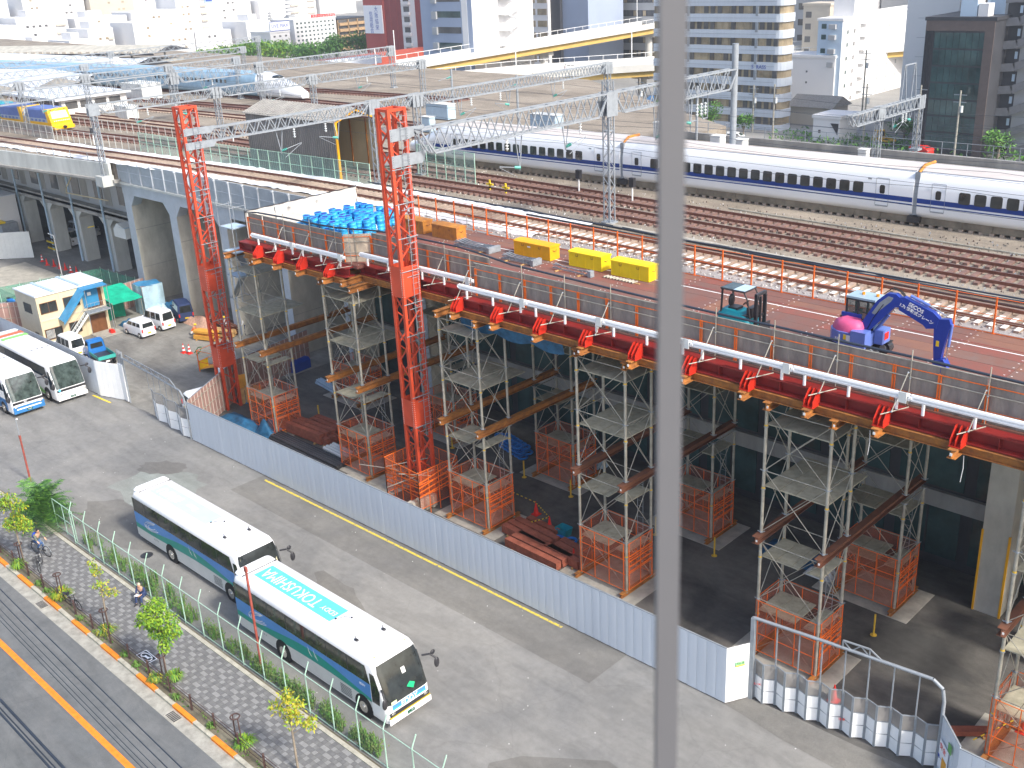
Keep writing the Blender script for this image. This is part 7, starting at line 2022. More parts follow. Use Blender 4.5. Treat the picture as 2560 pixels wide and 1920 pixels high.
for q in (5.6, 6.2, 9.2, 9.9, 10.6, 11.2): b.bar((.0, q, 7.2), (0, q, 5.4), .06)
for q in (5.6, 9.2, 10.6): b.bar((0, q, 5.4), (0, q + .6, 5.4), .06)
b.obj('hanger', m_galv, g)
g = gantry(-68.6, [(38.3, 54.0), (55.0, 58.6), (59.6, 83.6)], [(54.5, 20.6, .5), (59.1, 20.4), (84, 20.3)], 19.6, 20.5, 'second gantry from the left red tower past the grey shed', hangs=((45.5, 1.8, 1), (50.8, 1.6, -1), (64, 1.6, 1), (70, 1.5, -1), (76, 1.5, 1)), bay=.9)
g = gantry(-100.4, [(46.7, 59.2), (60.0, 71.4), (72.0, 87.6)], [(46.3, 19.7, .42), (59.6, 19.6), (71.7, 19.4), (87.8, 19.4)], 18.55, 19.45, 'third gantry rising from the old viaduct edge', hangs=((50.5, 1.5, 1), (56, 1.4, -1), (66, 1.4, 1), (78, 1.4, 1)), bay=.9, base=12.7)
MB().box(-.7, .7, -.7, .5, -.9, 0.1).obj('base_block', m_concp, g)
gantry(-120.6, [(38, 65.8), (66.6, 78), (78.6, 100)], [(66.2, 20.0), (78.2, 19.3), (100, 19.3)], 18.3, 19.5, 'fourth gantry over the track machines', hangs=((50, 1.4, 1), (70, 1.2, 1)), bay=1.1)
gantry(-132.6, [(36, 52.5), (53.2, 60.6), (61.2, 82.5)], [(52.8, 19.3), (60.9, 19.3), (72.3, 19.3), (82.5, 19.3)], 18.6, 19.4, 'fifth gantry before the station roofs', bay=1.1)
gantry(-152, [(50, 96)], [(70, 19), (96, 19)], 18.3, 19.1, 'sixth gantry beyond the pale blue train', bay=1.3)
gantry(-172, [(60, 112)], [(84, 19), (112, 19)], 18.2, 19.0, 'farthest gantry by the station roofs', bay=1.6)
g = gantry(-39, [(76.5, 89)], [(81.4, 17.8, .45), (88.6, 18.4, .45)], 17.4, 18.3, 'small gantry beyond the white train before the dark glass building', bay=.75, hangs=((84, 1.2, 1), (87, 1.0, -1)))
b = MB()
for q in (3.6, 5.4): b.bar((0, q, 4.4), (0, q + .25, 7.2), .08); b.bar((0, q + .9, 4.4), (0, q + .45, 7.2), .08)
b.bar((0, 3.9, 7.2), (0, 5.8, 7.2), .09); b.obj('wire_frame', m_galv, g)
g = gantry(-14, [(84, 96)], [(96, 17)], 15.2, 16.2, 'low gantry at the right edge behind the train', bay=.8)
# poles beyond
for x, y, h, lab in ((-91.1, 84, 19.2, 'thin pole left of the window bar beyond the train'), (-80, 83, 19, 'second thin pole beyond the train'), (-58, 84, 18.8, 'thin pole before the striped office block'), (-28, 84.5, 18.2, 'thin pole before the grey stair building')):
    t = T('catenary_pole', lab, 'pole', (x, y, RZ), 0, 'catenary poles'); MB().tube((0, 0, 0), (0, 0, h - RZ), .12, 8).obj('pole', m_galv, t)
    MB().bar((0, 0, h - RZ - .8), (.2, -2.2, h - RZ - 1.1), .05).obj('arm', m_galv, t); insul(t, (0, -.2, h - RZ - .9), (0, -.8, h - RZ - 1.0), 4, m_grnins)
# contact wires along the yard
WG = 'overhead line wires above the tracks'
wn = ('above the near track', 'above the second track', 'above the third track', 'above the white train', 'above the first track beyond the train', 'above the second track beyond the train', 'above the pale blue train')
for q, (P, z) in enumerate(((T1, 18.7), (T2, 18.5), (T3, 18.4), (T4, 18.6), (T5, 18.2), (T6, 18.2), (T7, 18.0))):
    for k, (dz, off) in enumerate(((0, 0), (1.0, .1))):
        pts = [(x, smooth(P, x) + off, z + dz + (.35 * abs(math.sin((x + 44) / 24 * PI)) * -1 if k else 0)) for x in range(-200 if q < 6 else -200, 14 if q < 6 else -96, 6)]
        tag(MB().path(pts, .012, 3).obj('overhead_wire', m_wire), ('contact wire ', 'catenary wire ', 'feeder wire ')[k] + wn[q], 'wire', WG)
# cabinets, signals
for x, y, w_, d, h, m, lab in ((-131.0, 63.2, 3.2, 1.5, 1.6, m_boxw, 'white cabinet hut below the fourth gantry'), (-151, 74.5, 6, 3, 2.2, m_boxw, 'long white cabin before the pale blue train'), (-97, 66.2, 1.2, .8, 1.6, m_boxb, 'pale blue cabinet left of the grey shed'), (-100.5, 70.6, 1.6, .8, 1.5, m_boxb, 'pale blue transformer beside the third gantry'), (-86, 74.5, 1.4, .8, 1.6, m_boxb, 'pale blue cabinet behind the grey shed'), (-93, 81.5, 3.6, 1.2, 1.7, m_boxb, 'row of pale blue cabinets under the mustard girders'), (-75.0, 79.5, 3.4, 1.2, 1.9, m_boxb, 'pale blue cabinet pair before the white stair building'),
                               (-60.0, 80.0, 2.0, 1.0, 2.0, m_boxw, 'tall pale cabinet with a yellow sign beyond the train'), (-53.0, 78.8, 1.0, .9, 1.5, m_boxw, 'pale grey cabinet left of the tall gantry post'), (-50.6, 78.6, 1.0, .9, 1.4, m_boxw, 'pale grey cabinet right of the tall gantry post'), (-40.0, 80.3, .7, .6, 1.2, m_boxw, 'small white cabinet beyond the train by the window bar'), (-19.5, 82.6, 3.4, .9, 1.1, m_boxw, 'pale grey box wall at the right beyond the train')):
    t = T('cabinet', lab, 'cabinet', (x, y, RZ), 0, 'trackside cabinets'); MB().box(0, w_, 0, d, .1, h).obj('casing', m, t); MB().box(-.05, w_ + .05, -.05, d + .05, h, h + .06).obj('lid', m_boxw, t)
    for q in range(max(1, int(w_))): MB().box(.08 + q * w_ / max(1, int(w_)), (q + 1) * w_ / max(1, int(w_)) - .08, -.02, 0, .2, h - .1).obj('door', m, t)
for x, y, lab in ((-113.0, 51.6, 'black headed track signal before the third gantry'), (-99.0, 60.0, 'black headed track signal left of the shed'), (-47.0, 60.2, 'black headed signal before the white train'), (-52.3, 60.5, 'squat signal left of the black headed one')):
    t = T('track_signal', lab, 'signal', (x, y, RZ)); MB().tube((0, 0, 0), (0, 0, 1.3), .06, 8).obj('post', m_stripe, t); MB().box(-.2, .2, -.15, .15, 1.1, 1.75).obj('head', m_blk, t)
for x, y, lab in ((-58.6, 57.3, 'left yellow point marker beside the right red tower'), (-56.6, 57.0, 'right yellow point marker beside the right red tower')):
    t = T('point_marker', lab, 'marker', (x, y, RZ)); MB().box(-.06, .06, -.05, .05, 0, .9).obj('post', m_yel, t); MB().box(-.35, .35, -.05, .05, .5, .62).obj('arm', m_yel, t); MB().box(-.07, .07, -.06, .06, .25, .4).obj('band', m_blk, t)
t = T('control_building', 'low white track side building with windows behind the track machines', 'building', (-155.5, 60.8, RZ)); MB().box(0, 15, 0, 9, 0, 2.0).obj('wall', m_wall, t); MB().box(-1, 15.6, -1, 9.5, 2.0, 2.3).obj('roof', m_roofw, t)
for k in range(5): MB().box(.8 + 2.8 * k, 3.0 + 2.8 * k, -.04, 0, .9, 1.7).obj('window', m_win, t)
for k, y in enumerate((.5, 2.5, 4.5, 6.5)): MB().box(15, 15.04, y, y + 1.6, .8, 1.7).obj('window', m_win, t)
# scaffold stair at the left end of the deck
t = T('scaffold_stair', 'grey scaffold stair at the left end of the deck', 'scaffold', (-64.4, 37.0, 9.5))
b = MB()
for x in (0, 1.6):
    for y in (0, 1.2): b.tube((x, y, 0), (x, y, 7.0), .03, 6)
for z in (0, 1.7, 3.4, 5.1, 6.5): b.path([(0, 0, z), (1.6, 0, z), (1.6, 1.2, z), (0, 1.2, z), (0, 0, z)], .022, 5)
b.obj('frame', m_galv, t)
for z in (1.7, 3.4, 5.1): MB().box(0, 1.6, 0, 1.2, z - .05, z).obj('board', m_boxb, t)
MB().bar((.1, .3, 0), (1.5, .3, 1.7), .5, .05).bar((1.5, .9, 1.7), (.1, .9, 3.4), .5, .05).obj('stair_flight', m_galv, t)
# ------------------------------------------------------------------ the city beyond
WM = {}
def win_mesh(w_, h, axis, m):
    k = (round(w_, 2), round(h, 2), axis, m.name)
    if k not in WM:
        b = MB().use(m)
        if axis == 'S': b.box(-w_ / 2, w_ / 2, -.06, .02, -h / 2, h / 2)
        else: b.box(-.02, .06, -w_ / 2, w_ / 2, -h / 2, h / 2)
        WM[k] = b.mesh('window')
    return WM[k]
def grid(t, axis, fixed, a0, a1, zs, n, w_, h, m, m2=None, skip=0.):
    for z in zs:
        for k in range(n):
            if rnd() < skip: continue
            p = a0 + (a1 - a0) * (k + .5) / n
            me = win_mesh(w_, h, axis, m2 if m2 and rnd() < .4 else m)
            O('window', me, t, (p, fixed, z) if axis == 'S' else (fixed, p, z))
def bld(lab, x, y, W, D, H, m, S=None, E=None, z=0, roof=None, nm='office_building', rz=0, group=None, parapet=True, me_=None):
    """x,y = near right-hand corner (max x, min y); W to -x, D to +y. S/E = (zlist, n, w, h, mat, mat2, a0, a1)"""
    t = T(nm, lab, 'building', (x, y, z), rz, group)
    MB().box(-W, 0, 0, D, 0, H).obj('wall', m, t)
    if me_: MB().box(-W, .12, -.04, 0, -2, H - .05).obj('side_wall', me_, t) if 0 else None
    if parapet: MB().box(-W - .2, .2, -.2, D + .2, H, H + .5).obj('roof', roof or m, t)
    if S:
        q = list(S) + [None] * 8
        grid(t, 'S', 0, q[6] if q[6] is not None else -W + .5, q[7] if q[7] is not None else -.5, q[0], q[1], q[2], q[3], q[4], q[5])
    if E:
        q = list(E) + [None] * 8
        grid(t, 'E', 0, q[6] if q[6] is not None else .5, q[7] if q[7] is not None else D - .5, q[0], q[1], q[2], q[3], q[4], q[5])
    return t
def rng(a, b_, s):
    r = []; v = a
    while v < b_: r.append(v); v += s
    return r
# striped office block: white bands, ribbon windows, rounded corner
t = T('office_block', 'striped office block with white bands and brown ribbon windows', 'building', (-97.5, 166, 0))
fl = 2.62
core = MB(); core.box(-27, -1.4, .5, 3.4, -4, 21.5); core.obj('core', m_win, t)
def rc(off, z):
    pts = [(-27, -off), (-1.5, -off)] + [(-1.5 + (1.5 + off) * math.sin(a), 1.5 - (1.5 + off) * math.cos(a)) for a in (.4, .8, 1.2)] + [(off, 1.5), (off, 3.5), (-27, 3.5)]
    return [(p[0], p[1], z) for p in pts]
for k in range(9):
    z = -.4 + k * fl
    bnd = MB().loft([rc(0, z), rc(0, z + 1.35)], True).obj('white_band', m_panel, t)
    MB().box(-26.9, -1.5, -.05, -.02, z + .64, z + .68).obj('band_joint', m_galv, bnd)
    MB().loft([rc(-.25, z + 1.35), rc(-.25, z + fl)], False).obj('window_ribbon', m_winb if k % 1 == 0 else m_win, t)
    for q in range(18):
        if q % 3 == 2: MB().box(-26 + q * 1.42, -25.2 + q * 1.42, -.0, .28, z + 1.35, z + fl).obj('window', m_win, t)
        else: O('window', win_mesh(.9, 1.2, 'S', m_winb if rnd() < .4 else m_win), t, (-25.6 + q * 1.42, .2, z + 2))
    for q in (-19.5, -5.5): MB().box(q, q + .5, -.1, .3, z + 1.0, z + fl).obj('fin', m_galv, t)
MB().loft([rc(.0, 22.9), rc(0, 23.4)], True).obj('roof', m_wallg, t)
text('S  RASS', .9, m_signb, t, (-4.5, -.12, 10.6), (PI / 2, 0, 0))
b = MB()
for q in range(30): b.bar((-26 + .85 * q, .3, 23.4), (-26 + .85 * q, .3, 24.2), .05)
b.bar((-26, .3, 24.2), (0, .3, 24.2), .06); b.obj('roof_railing', m_stripe, t)
# grey banded building behind the window bar
t = bld('grey office block with small tan and dark windows in dark bands behind the upper highway', -168, 232, 50, 20, 34, m_wallg, S=(rng(1.5, 33, 3.3), 32, .95, 1.3, m_win, m_winb))
for k in range(10): MB().box(-50, 0, -.04, -.0, 1.5 + k * 3.3 - .75, 1.5 + k * 3.3 + .75).obj('window_ribbon', m_walldk, t)
bld('grey blank office tower between the cream slab and the banded block', -181.5, 215, 8.5, 14, 60, m_walld, nm='office_tower')
bld('dark glazed sliver of tower left of the blank grey tower', -190.0, 214, 3.2, 14, 60, m_walldk, nm='office_tower')
bld('cream and white slab with tan windows beside the white stair building', -193.2, 213, 16, 14, 60, m_wall, S=(rng(1.8, 58, 2.9), 2, 3.2, 1.5, m_winb, None, -8, 0), nm='office_tower')
# blue-grey tower with white stair side
t = bld('blue grey tower with window bays and a white wall carrying zigzag stairs', -177.6, 171, 16.8, 19.5, 60, m_walld, nm='office_tower')
MB().box(-.0, .1, 0.05, 19.5, -3, 60).obj('white_side', m_wall, t)
for k in range(16):
    z = 1.2 + k * 3.35
    MB().box(-12.6, -3.6, -.04, .02, z, z + 1.35).obj('window', m_wing if k % 2 else m_win, t)
    MB().box(-12.8, -11.2, -.5, .02, z - .3, z + 1.3).obj('balcony', m_wallg, t)
    f = MB().box(.1, 2.2, 8.0, 9.6, z, z + .25).obj('stair_landing', m_wall, t)
    MB().box(.1, 2.2, 13.4, 14.4, z + 1.6, z + 1.85).obj('stair_landing', m_wall, t)
    b = MB(); b.bar((2.1, 9.4, z + .2), (2.1, 13.6, z + 1.9), .15, .9); b.bar((1.2, 9.4, z - .1), (1.2, 13.6, z + 1.6), 1.8, .2); b.obj('stair_flight', m_wall, t)
    b = MB(); b.bar((2.0, 13.6, z + 1.7), (2.0, 9.4, z + 3.4), .15, .5); b.obj('stair_flight', m_wallg, t)
    MB().box(.1, .14, 15, 19, z + 2.2, z + 2.35).obj('wall_joint', m_wallg, t)
MB().box(-3.2, -1.4, -.06, .0, -3, 60).obj('white_pilaster', m_wall, t)
# red building
t = bld('red tower with a white sign and a white stair shaft', -245.5, 217, 26.8, 18, 60, m_tiled, nm='office_tower')
MB().box(-26.9, -17.5, -.5, 0, -3, 60).obj('lit_wall', m_tile, t)  # brighter red paints the sunlit part of the same facade
MB().box(-9.8, -3.6, -.06, 0, -3, 60).obj('stair_shaft', m_wall, t)
for k in range(18):
    MB().box(-8.6, -6.2, -.15, .0, 1.5 + k * 2.9, 3.0 + k * 2.9).obj('shaft_opening', m_win, t); MB().box(-8.8, -5.6, -.8, -.1, .6 + k * 2.9, 1.5 + k * 2.9).obj('balcony', m_wall, t)
for q in (-15, -12): MB().box(q, q + .12, -.05, 0, -3, 60).obj('tile_joint', m_tile, t)
sg = MB().box(-26.6, -18.0, -.8, -.5, 9.8, 17.9).obj('sign', m_signw, t)
for k, c in enumerate('大阪協栄'): text(c, 1.7, m_signb, sg, (-20.6, -.82, 16.7 - k * 1.75), (PI / 2, 0, 0))
for k, c in enumerate('信用組合'): text(c, 1.7, m_signb, sg, (-23.2, -.82, 15.3 - k * 1.6), (PI / 2, 0, 0))
# hotel with red sign, tan block, sign block
t = bld('white hotel with rows of square windows under a red roof sign', -330, 230.6, 14, 18.4, 11.9, m_wall, E=([1 + k * 1.42 for k in range(8)], 10, .8, .62, m_wing), nm='hotel')
sg = MB().box(-.4, .1, 8, 18.2, 12.2, 13.4).obj('sign', m_red, t); text('ステーションホテル', 1.1, m_stripe, sg, (.13, 13.1, 12.8), (PI / 2, 0, PI / 2))
t = bld('tan brick apartment block with balconies behind the park trees', -330, 249.8, 14, 13, 10.9, m_wallo, nm='apartment_block', roof=m_walldk)
for k in range(5):
    bl = MB().box(0, .8, .3, 12.7, .4 + k * 2.1, 1.4 + k * 2.1).obj('balcony', m_wallo, t); MB().box(0, .1, .3, 12.7, 1.4 + k * 2.1, 2.3 + k * 2.1).obj('window_ribbon', m_win, t)
    MB().box(.1, .8, 4.2, 4.5, .4 + k * 2.1, 2.4 + k * 2.1).box(.1, .8, 8.4, 8.7, .4 + k * 2.1, 2.4 + k * 2.1).obj('party_wall', m_wallo, bl)
t = bld('cream block under the blue and white LIVE MAX sign', -330, 220.3, 12, 8.2, 8.6, m_wall, E=([1.5, 3.7, 5.8, 7.4], 3, .8, .6, m_win), nm='hotel')
sg = MB().box(-.5, .3, .2, 8.3, 9.3, 12.3).obj('sign', m_signw, t); text('LIVE MAX', 1.65, m_signb, sg, (.34, 4.2, 10.8), (PI / 2, 0, PI / 2))
b = MB()
for q in ((9.2, 9.35), (12.2, 12.35)): b.box(.28, .36, .1, 8.4, *q)
b.obj('sign_border', m_signb, sg)
b = MB()
for k in range(3): b.tube((-3, 3, 12.9 + k * .9), (-3, 3, 13.5 + k * .9), .9 - k * .1, 8)
b.bar((-3, 3, 12), (-3, 3, 15.6), .25); b.obj('antenna_mast', m_wallg, t)
t = bld('grey mast tower standing behind the LIVE MAX block', -350, 243, 3, 3, 12, m_wallg, nm='mast_tower')
for k in range(5): MB().tube((-1.5, 1.5, 12.5 + k * 1.3), (-1.5, 1.5, 13.0 + k * 1.3), 1.8 - k * .12, 10).obj('antenna_ring', m_wallg, t)
# right-hand group
t = bld('white main block with small windows and awning shadows at the upper right', -104.7, 200, 5.2, 33, 15.6, m_wall, E=([.6, 3.2, 5.8, 8.4, 11, 13.4], 1, .5, .7, m_wing, None, 1.2, 3.2), nm='apartment_block')
for q in ([.6, 3.2, 5.8, 8.4, 11, 13.4]):
    for y in (5.0, 16, 20, 24): O('window', win_mesh(.45, .75, 'E', m_win if y < 6 else m_wallg), t, (0, y, q))
    MB().hexa([(0, 7.2, q + 1.1), (.9, 7.2, q + 1.1), (.9, 9.6, q + 1.1), (0, 9.6, q + 1.1), (0, 7.2, q + 1.2), (.9, 7.2, q + 1.2), (.9, 9.6, q + 1.2), (0, 9.6, q + 1.2)]).obj('awning', m_wall, t)
MB().box(-5.2, -.0, -.05, 0, -3, 15.6).obj('shade_tint_side', m_wallb, t)  # white wall tinted blue to paint the shade on this side
for q in (7.5, 10, 12.6, 14.6):
    O('window', win_mesh(1.0, .9, 'S', m_wing), t, (-3.9, -.05, q)); MB().box(-2.6, -1.2, -.7, -.05, q - .5, q + .4).obj('air_conditioner', m_wallg, t)
b = MB()
for q in range(16): b.bar((-.2, 14 + q, 15.6), (-.2, 14 + q, 16.7), .12)
b.bar((-.2, 14, 16.7), (-.2, 30, 16.7), .12); b.obj('roof_railing', m_stripe, t)
MB().box(-4.8, -.4, 5, 12, 15.8, 19.5).obj('roof_house', m_wall, t)
bld('cream block with chamfered top and black pipe left of the white block', -116.2, 216, 6.2, 6, 17.4, m_wallc, S=([8, 10.6, 13.2, 15.6], 1, 1.3, 1.2, m_win, None, -6, -3.8), nm='apartment_block')
bld('low windowless white building beside the striped block', -105.6, 199.5, 10.2, 7, 8.7, m_wall, S=([.9, 3.9, 6.0], 1, .35, .35, m_win, None, -8, -4), nm='warehouse')
t = bld('grey horizontally banded block far behind the cream one', -119, 236, 17, 15, 26, m_wallg, S=([5.5, 9, 12.5, 16, 19.5, 23], 1, 15, 1.4, m_win), nm='office_block')
t = bld('white block with dark top windows behind the white main block', -115.6, 228, 3.5, 20, 24, m_wall, nm='office_block')
bld('beige grey block with deep bays at the top right', -104, 237, 11.2, 12, 26, m_wallg, S=([11.5, 14.5, 18, 21.5], 2, 3.6, 1.5, m_win), nm='office_block')
bld('pale blue grey tower with paired windows at the top right', -88, 236, 13, 12, 30, m_wallb, S=([13.6, 16.6, 19.6, 22.6, 25.6], 5, 1.1, 1.4, m_win), nm='office_tower')
bld('tall white slab between the white block and the dark glass block', -72.5, 176, 8.5, 10, 34, m_wall, S=([9, 12, 15, 18, 21], 1, 4.5, .06, m_wallg), nm='office_tower')
bld('grey low block right of the tall white slab', -70, 185, 6.5, 6, 9.5, m_wallg, nm='warehouse')
t = bld('dark glass building with a brown frame at the upper right', -59.8, 158, 9.8, 22, 19.0, m_walldk, nm='office_building')
for k in range(7):
    for q in range(8):
        f = O('window', win_mesh(.85, 2.1, 'S', m_wing), t, (-8.0 + q * .92, -.02, 2.2 + k * 2.35))
b = MB(); b.box(-9.8, 0, -.15, 0, 17.6, 19); b.box(-1.3, 0, -.15, 0, -3, 17.6); b.obj('brown_frame', M('brown stone frame', (.13, .1, .09), .6), t)
b = MB()
for q in range(5): b.box(-9.8 + q * .26, -9.68 + q * .26, -.12, 0, -3, 17.6)
b.obj('vertical_fins', m_blk, t)
MB().box(-5.5, -3.2, 1, 3, 19.4, 22.0).obj('roof_house', m_wallb, t); MB().box(-3.0, -1.6, 1, 3, 19.4, 21.2).obj('roof_plant', m_wall, t)
# grey stair building at the right edge
t = bld('grey building with open diagonal stairs at the right edge', -53, 163, 9.8, 20, 40, m_wallg, nm='office_building')
MB().box(-9.8, -7.6, -.05, 0, -3, 40).obj('pale_pilaster', m_wallb, t)
for k in range(12):
    z = .2 + k * 3.1
    MB().box(-7.2, -4.9, -.12, .0, z, z + 2.3).obj('opening', m_walldk, t); MB().box(-5.5, -5.1, -.14, -.1, z + .9, z + 1.9).obj('window', m_wallb, t)
    b = MB(); b.bar((-7.2, -1.2, z - .3), (-4.9, -1.2, z - .1), .2, 1.1); b.bar((-5.0, -1.2, z - .1), (0.5, -1.2, z + 2.2), .2, 1.1); b.bar((-5.0, -.6, z - .5), (0.5, -.6, z + 1.8), 1.1, .15); b.obj('stair_flight', m_wallg if 0 else M('dark stair concrete', (.2, .2, .21), .8) if k == 0 else bpy.data.materials['dark stair concrete'], t)
# houses by the street
t = bld('small white house with a dark triangle mark beyond the train', -83.4, 160.5, 4.7, 6, 3.7, m_wall, S=([1.6], 1, .4, .5, m_win, None, -4, -3), nm='house')
MB().prism([(-1.6, 3.0), (-.2, 3.0), (-.3, 1.2)], (0, -.08, 0), (1, 0, 0), (0, 0, 1), (0, 1, 0), .07).obj('triangle_mark', m_blk, t)
t = bld('grey tile roofed house before the low white building', -92.2, 174, 8, 6, 3.4, m_wallc, nm='house', parapet=False)
b = MB(); b.add([(-8.5, -.6, 3.2), (.5, -.6, 3.2), (.5, 3, 4.9), (-8.5, 3, 4.9), (.5, 6.6, 3.2), (-8.5, 6.6, 3.2)], [(0, 1, 2, 3), (3, 2, 4, 5), (1, 4, 2), (0, 3, 5)]); b.obj('roof', m_tileroof, t)
for x, y, W, D, m, lab in ((-140, 172, 9, 7, m_redroof, 'red roofed house behind the long gantry'), (-150, 166, 9, 7, m_blueroof, 'blue roofed shed left of the red roofed house'), (-163, 165, 5, 6, m_redroof, 'small red roofed shed beside the white stair tower'), (-122, 168, 7, 7, m_blueroof, 'blue roofed shed before the striped block'), (-76, 172, 6, 7, m_tileroof, 'low grey roofed house right of the white house'), (-66, 168, 6, 5, m_tileroof, 'low tiled house before the dark glass building')):
    t = bld(lab, x, y, W, D, 2.2, m_wallc, nm='house', parapet=False); b = MB(); b.add([(-W - .4, -.5, 2.1), (.4, -.5, 2.1), (.4, D / 2, 3.8), (-W - .4, D / 2, 3.8), (.4, D + .5, 2.1), (-W - .4, D + .5, 2.1)], [(0, 1, 2, 3), (3, 2, 4, 5), (1, 4, 2), (0, 3, 5)]); b.obj('roof', m, t)
# retaining wall, street beyond
t = T('retaining_wall', 'dark retaining wall with a rail along the far edge of the yard', 'wall', (-30, 84.2, 0)); MB().box(-33, 45, 0, .4, 0, 14.5).obj('wall', m_concd, t)
b = MB()
for k in range(40): b.bar((-33 + 2 * k, .2, 14.5), (-33 + 2 * k, .2, 15.5), .05)
for z in (15, 15.5): b.bar((-33, .2, z), (45, .2, z), .04)
b.obj('railing', m_galv, t)
plane('street', -240, 60, 118, 158, .01, m_road)
plane('street', -60, -40, 100, 400, .012, m_road)
car((-75, 161.5, 0), 2.6, 'small yellow and white dump truck in the street beyond the train', 4.2, 1.7, 2.1, M('yellow truck', (.75, .42, .04), .5), 'truck', 'vehicles in the far street')
car((-70.2, 158.5, 0), -.4, 'red car in the street beyond the train', 3.8, 1.5, 1.3, m_red, 'hatch', 'vehicles in the far street')
cols = [(m_body, 'white'), (m_silver, 'silver'), (m_red, 'red'), (m_black, 'black')]
for k in range(7):
    m, nm = cols[k % 4]
    car((-128 + k * 5.4, 150 + (k % 2) * 3.5, 0), .3, nm + ' car in the street behind the long gantry, ' + ('first', 'second', 'third', 'fourth', 'fifth', 'sixth', 'seventh')[k] + ' from the left', 4, 1.6, 1.5, m, 'hatch', 'vehicles in the far street', plate=False)
def utility_pole(x, y, h, lab):
    t = T('utility_pole', lab, 'utility pole', (x, y, 0), 0, 'utility poles beyond the yard'); MB().tube((0, 0, 0), (0, 0, h), .17, 7, .12).obj('pole', m_pipe, t)
    for z in (h - .6, h - 1.6): MB().bar((-.9, 0, z), (.9, 0, z), .1).obj('crossarm', m_galv, t)
    MB().tube((.35, 0, h - 3), (.35, 0, h - 2.1), .22, 8).obj('transformer', m_boxw, t)
for q, (x, y, h) in enumerate(((-94, 158, 9), (-101, 163, 8), (-79, 160, 9.5), (-87, 175, 13), (-66, 150, 11), (-62, 154, 10), (-120, 156, 9), (-133, 152, 10), (-146, 156, 9), (-158, 150, 9))):
    utility_pole(x, y, h, 'concrete utility pole ' + ('by the small white house', 'before the low white building', 'right of the small white house', 'tall, before the white main block', 'before the dark glass building', 'at the corner of the dark glass building', 'before the striped block', 'by the red roofed house', 'by the blue roofed shed', 'beside the white stair tower')[q])
# elevated highways
def deck_path(P, w_, z, th, nm, lab, girder_h=1.0):
    t = T(nm, lab, 'highway', (P[0][0], P[0][1], 0)); o = V((P[0][0], P[0][1], 0))
    n = len(P)
    def off(k, d):
        a = V((*P[max(0, k - 1)][:2], 0)); c = V((*P[min(n - 1, k + 1)][:2], 0)); u = (c - a).normalized(); s = V((-u.y, u.x, 0)); p = V((*P[k][:2], 0)) + s * d - o
        return (p.x, p.y)
    def sweep(d0, d1, za, zb, m, name):
        secs = []
        for k in range(n):
            zz = P[k][2] if len(P[k]) > 2 else z
            a, c = off(k, d0), off(k, d1); secs.append([(*a, zz + za), (*c, zz + za), (*c, zz + zb), (*a, zz + zb)])
        return MB().loft(secs, True).obj(name, m, t)
    sweep(-w_ / 2, w_ / 2, -.3, 0, m_hwy, 'road_deck'); sweep(-w_ / 2, -w_ / 2 + .3, 0, 1.0, m_hwy, 'parapet'); sweep(w_ / 2 - .3, w_ / 2, 0, 1.0, m_hwy, 'parapet')
    sweep(-w_ / 2 + .7, -w_ / 2 + 1.1, -.3 - girder_h, -.3, m_hwyy, 'girder'); sweep(w_ / 2 - 1.1, w_ / 2 - .7, -.3 - girder_h, -.3, m_hwyy, 'girder'); sweep(-.3, .3, -.3 - girder_h, -.3, m_hwyy, 'girder')
    b = MB(); acc = 0
    for k in range(n - 1):
        L = (V((*P[k + 1][:2], 0)) - V((*P[k][:2], 0))).length; m_ = int(L / 3)
        for q in range(m_):
            f = q / m_; za = P[k][2] if len(P[k]) > 2 else z; zb = P[k + 1][2] if len(P[k + 1]) > 2 else z
            for d in (-w_ / 2 + .15, w_ / 2 - .15):
                a, c = off(k, d), off(k + 1, d); x, y = a[0] + (c[0] - a[0]) * f, a[1] + (c[1] - a[1]) * f; zz = za + (zb - za) * f
                b.bar((x, y, zz + 1), (x, y, zz + 1.9), .08)
    for k in range(n - 1):
        for d in (-w_ / 2 + .15, w_ / 2 - .15):
            za = P[k][2] if len(P[k]) > 2 else z; zb = P[k + 1][2] if len(P[k + 1]) > 2 else z
            a, c = off(k, d), off(k + 1, d); b.bar((*a, za + 1.9), (*c, zb + 1.9), .08)
    b.obj('railing', m_stripe, t)
    for k in range(0, n):
        zz = P[k][2] if len(P[k]) > 2 else z; a = off(k, 0); MB().tube((*a, 0), (*a, zz - .3 - girder_h), .9, 10).box(a[0] - 2.2, a[0] + 2.2, a[1] - .8, a[1] + .8, zz - 1.4 - girder_h, zz - .32 - girder_h).obj('pier', m_hwy, t)
    for k in range(0, n - 1):
        zz = P[k][2] if len(P[k]) > 2 else z; a = off(k, w_ / 2 - .2); MB().bar((*a, zz), (*a, zz + 7), .14).obj('lamp_post', m_stripe, t)
deck_path([(-178, 100, 6.8), (-170, 120, 7.2), (-166, 136.5, 7.6), (-153.5, 162, 8), (-139, 181.5, 8), (-117, 214, 8.2), (-90, 254, 8.4)], 15, 7, 0, 'elevated_highway', 'lower elevated highway with mustard girders crossing behind the yard', 1.1)
deck_path([(-176, 150, 10), (-174, 190, 11), (-174, 230, 11.8), (-174, 290, 12.5)], 8, 9, 0, 'elevated_highway', 'upper highway ramp with mustard girder before the grey banded block', 1.3)
for x, y, m, rz, lab in ((-166.5, 136.5, m_red, 1.2, 'red car on the elevated highway'), (-172, 123, m_black, 1.2, 'dark car on the elevated highway'), (-170.5, 131, m_body, 1.2, 'white van on the elevated highway'), (-150, 170, m_silver, .95, 'silver car on the elevated highway near the stair tower')):
    car((x, y, 7.75), rz, lab, 3.8, 1.6, 1.5 if 'van' not in lab else 2.2, m, 'hatch' if 'van' not in lab else 'van', 'vehicles on the highway', plate=False)
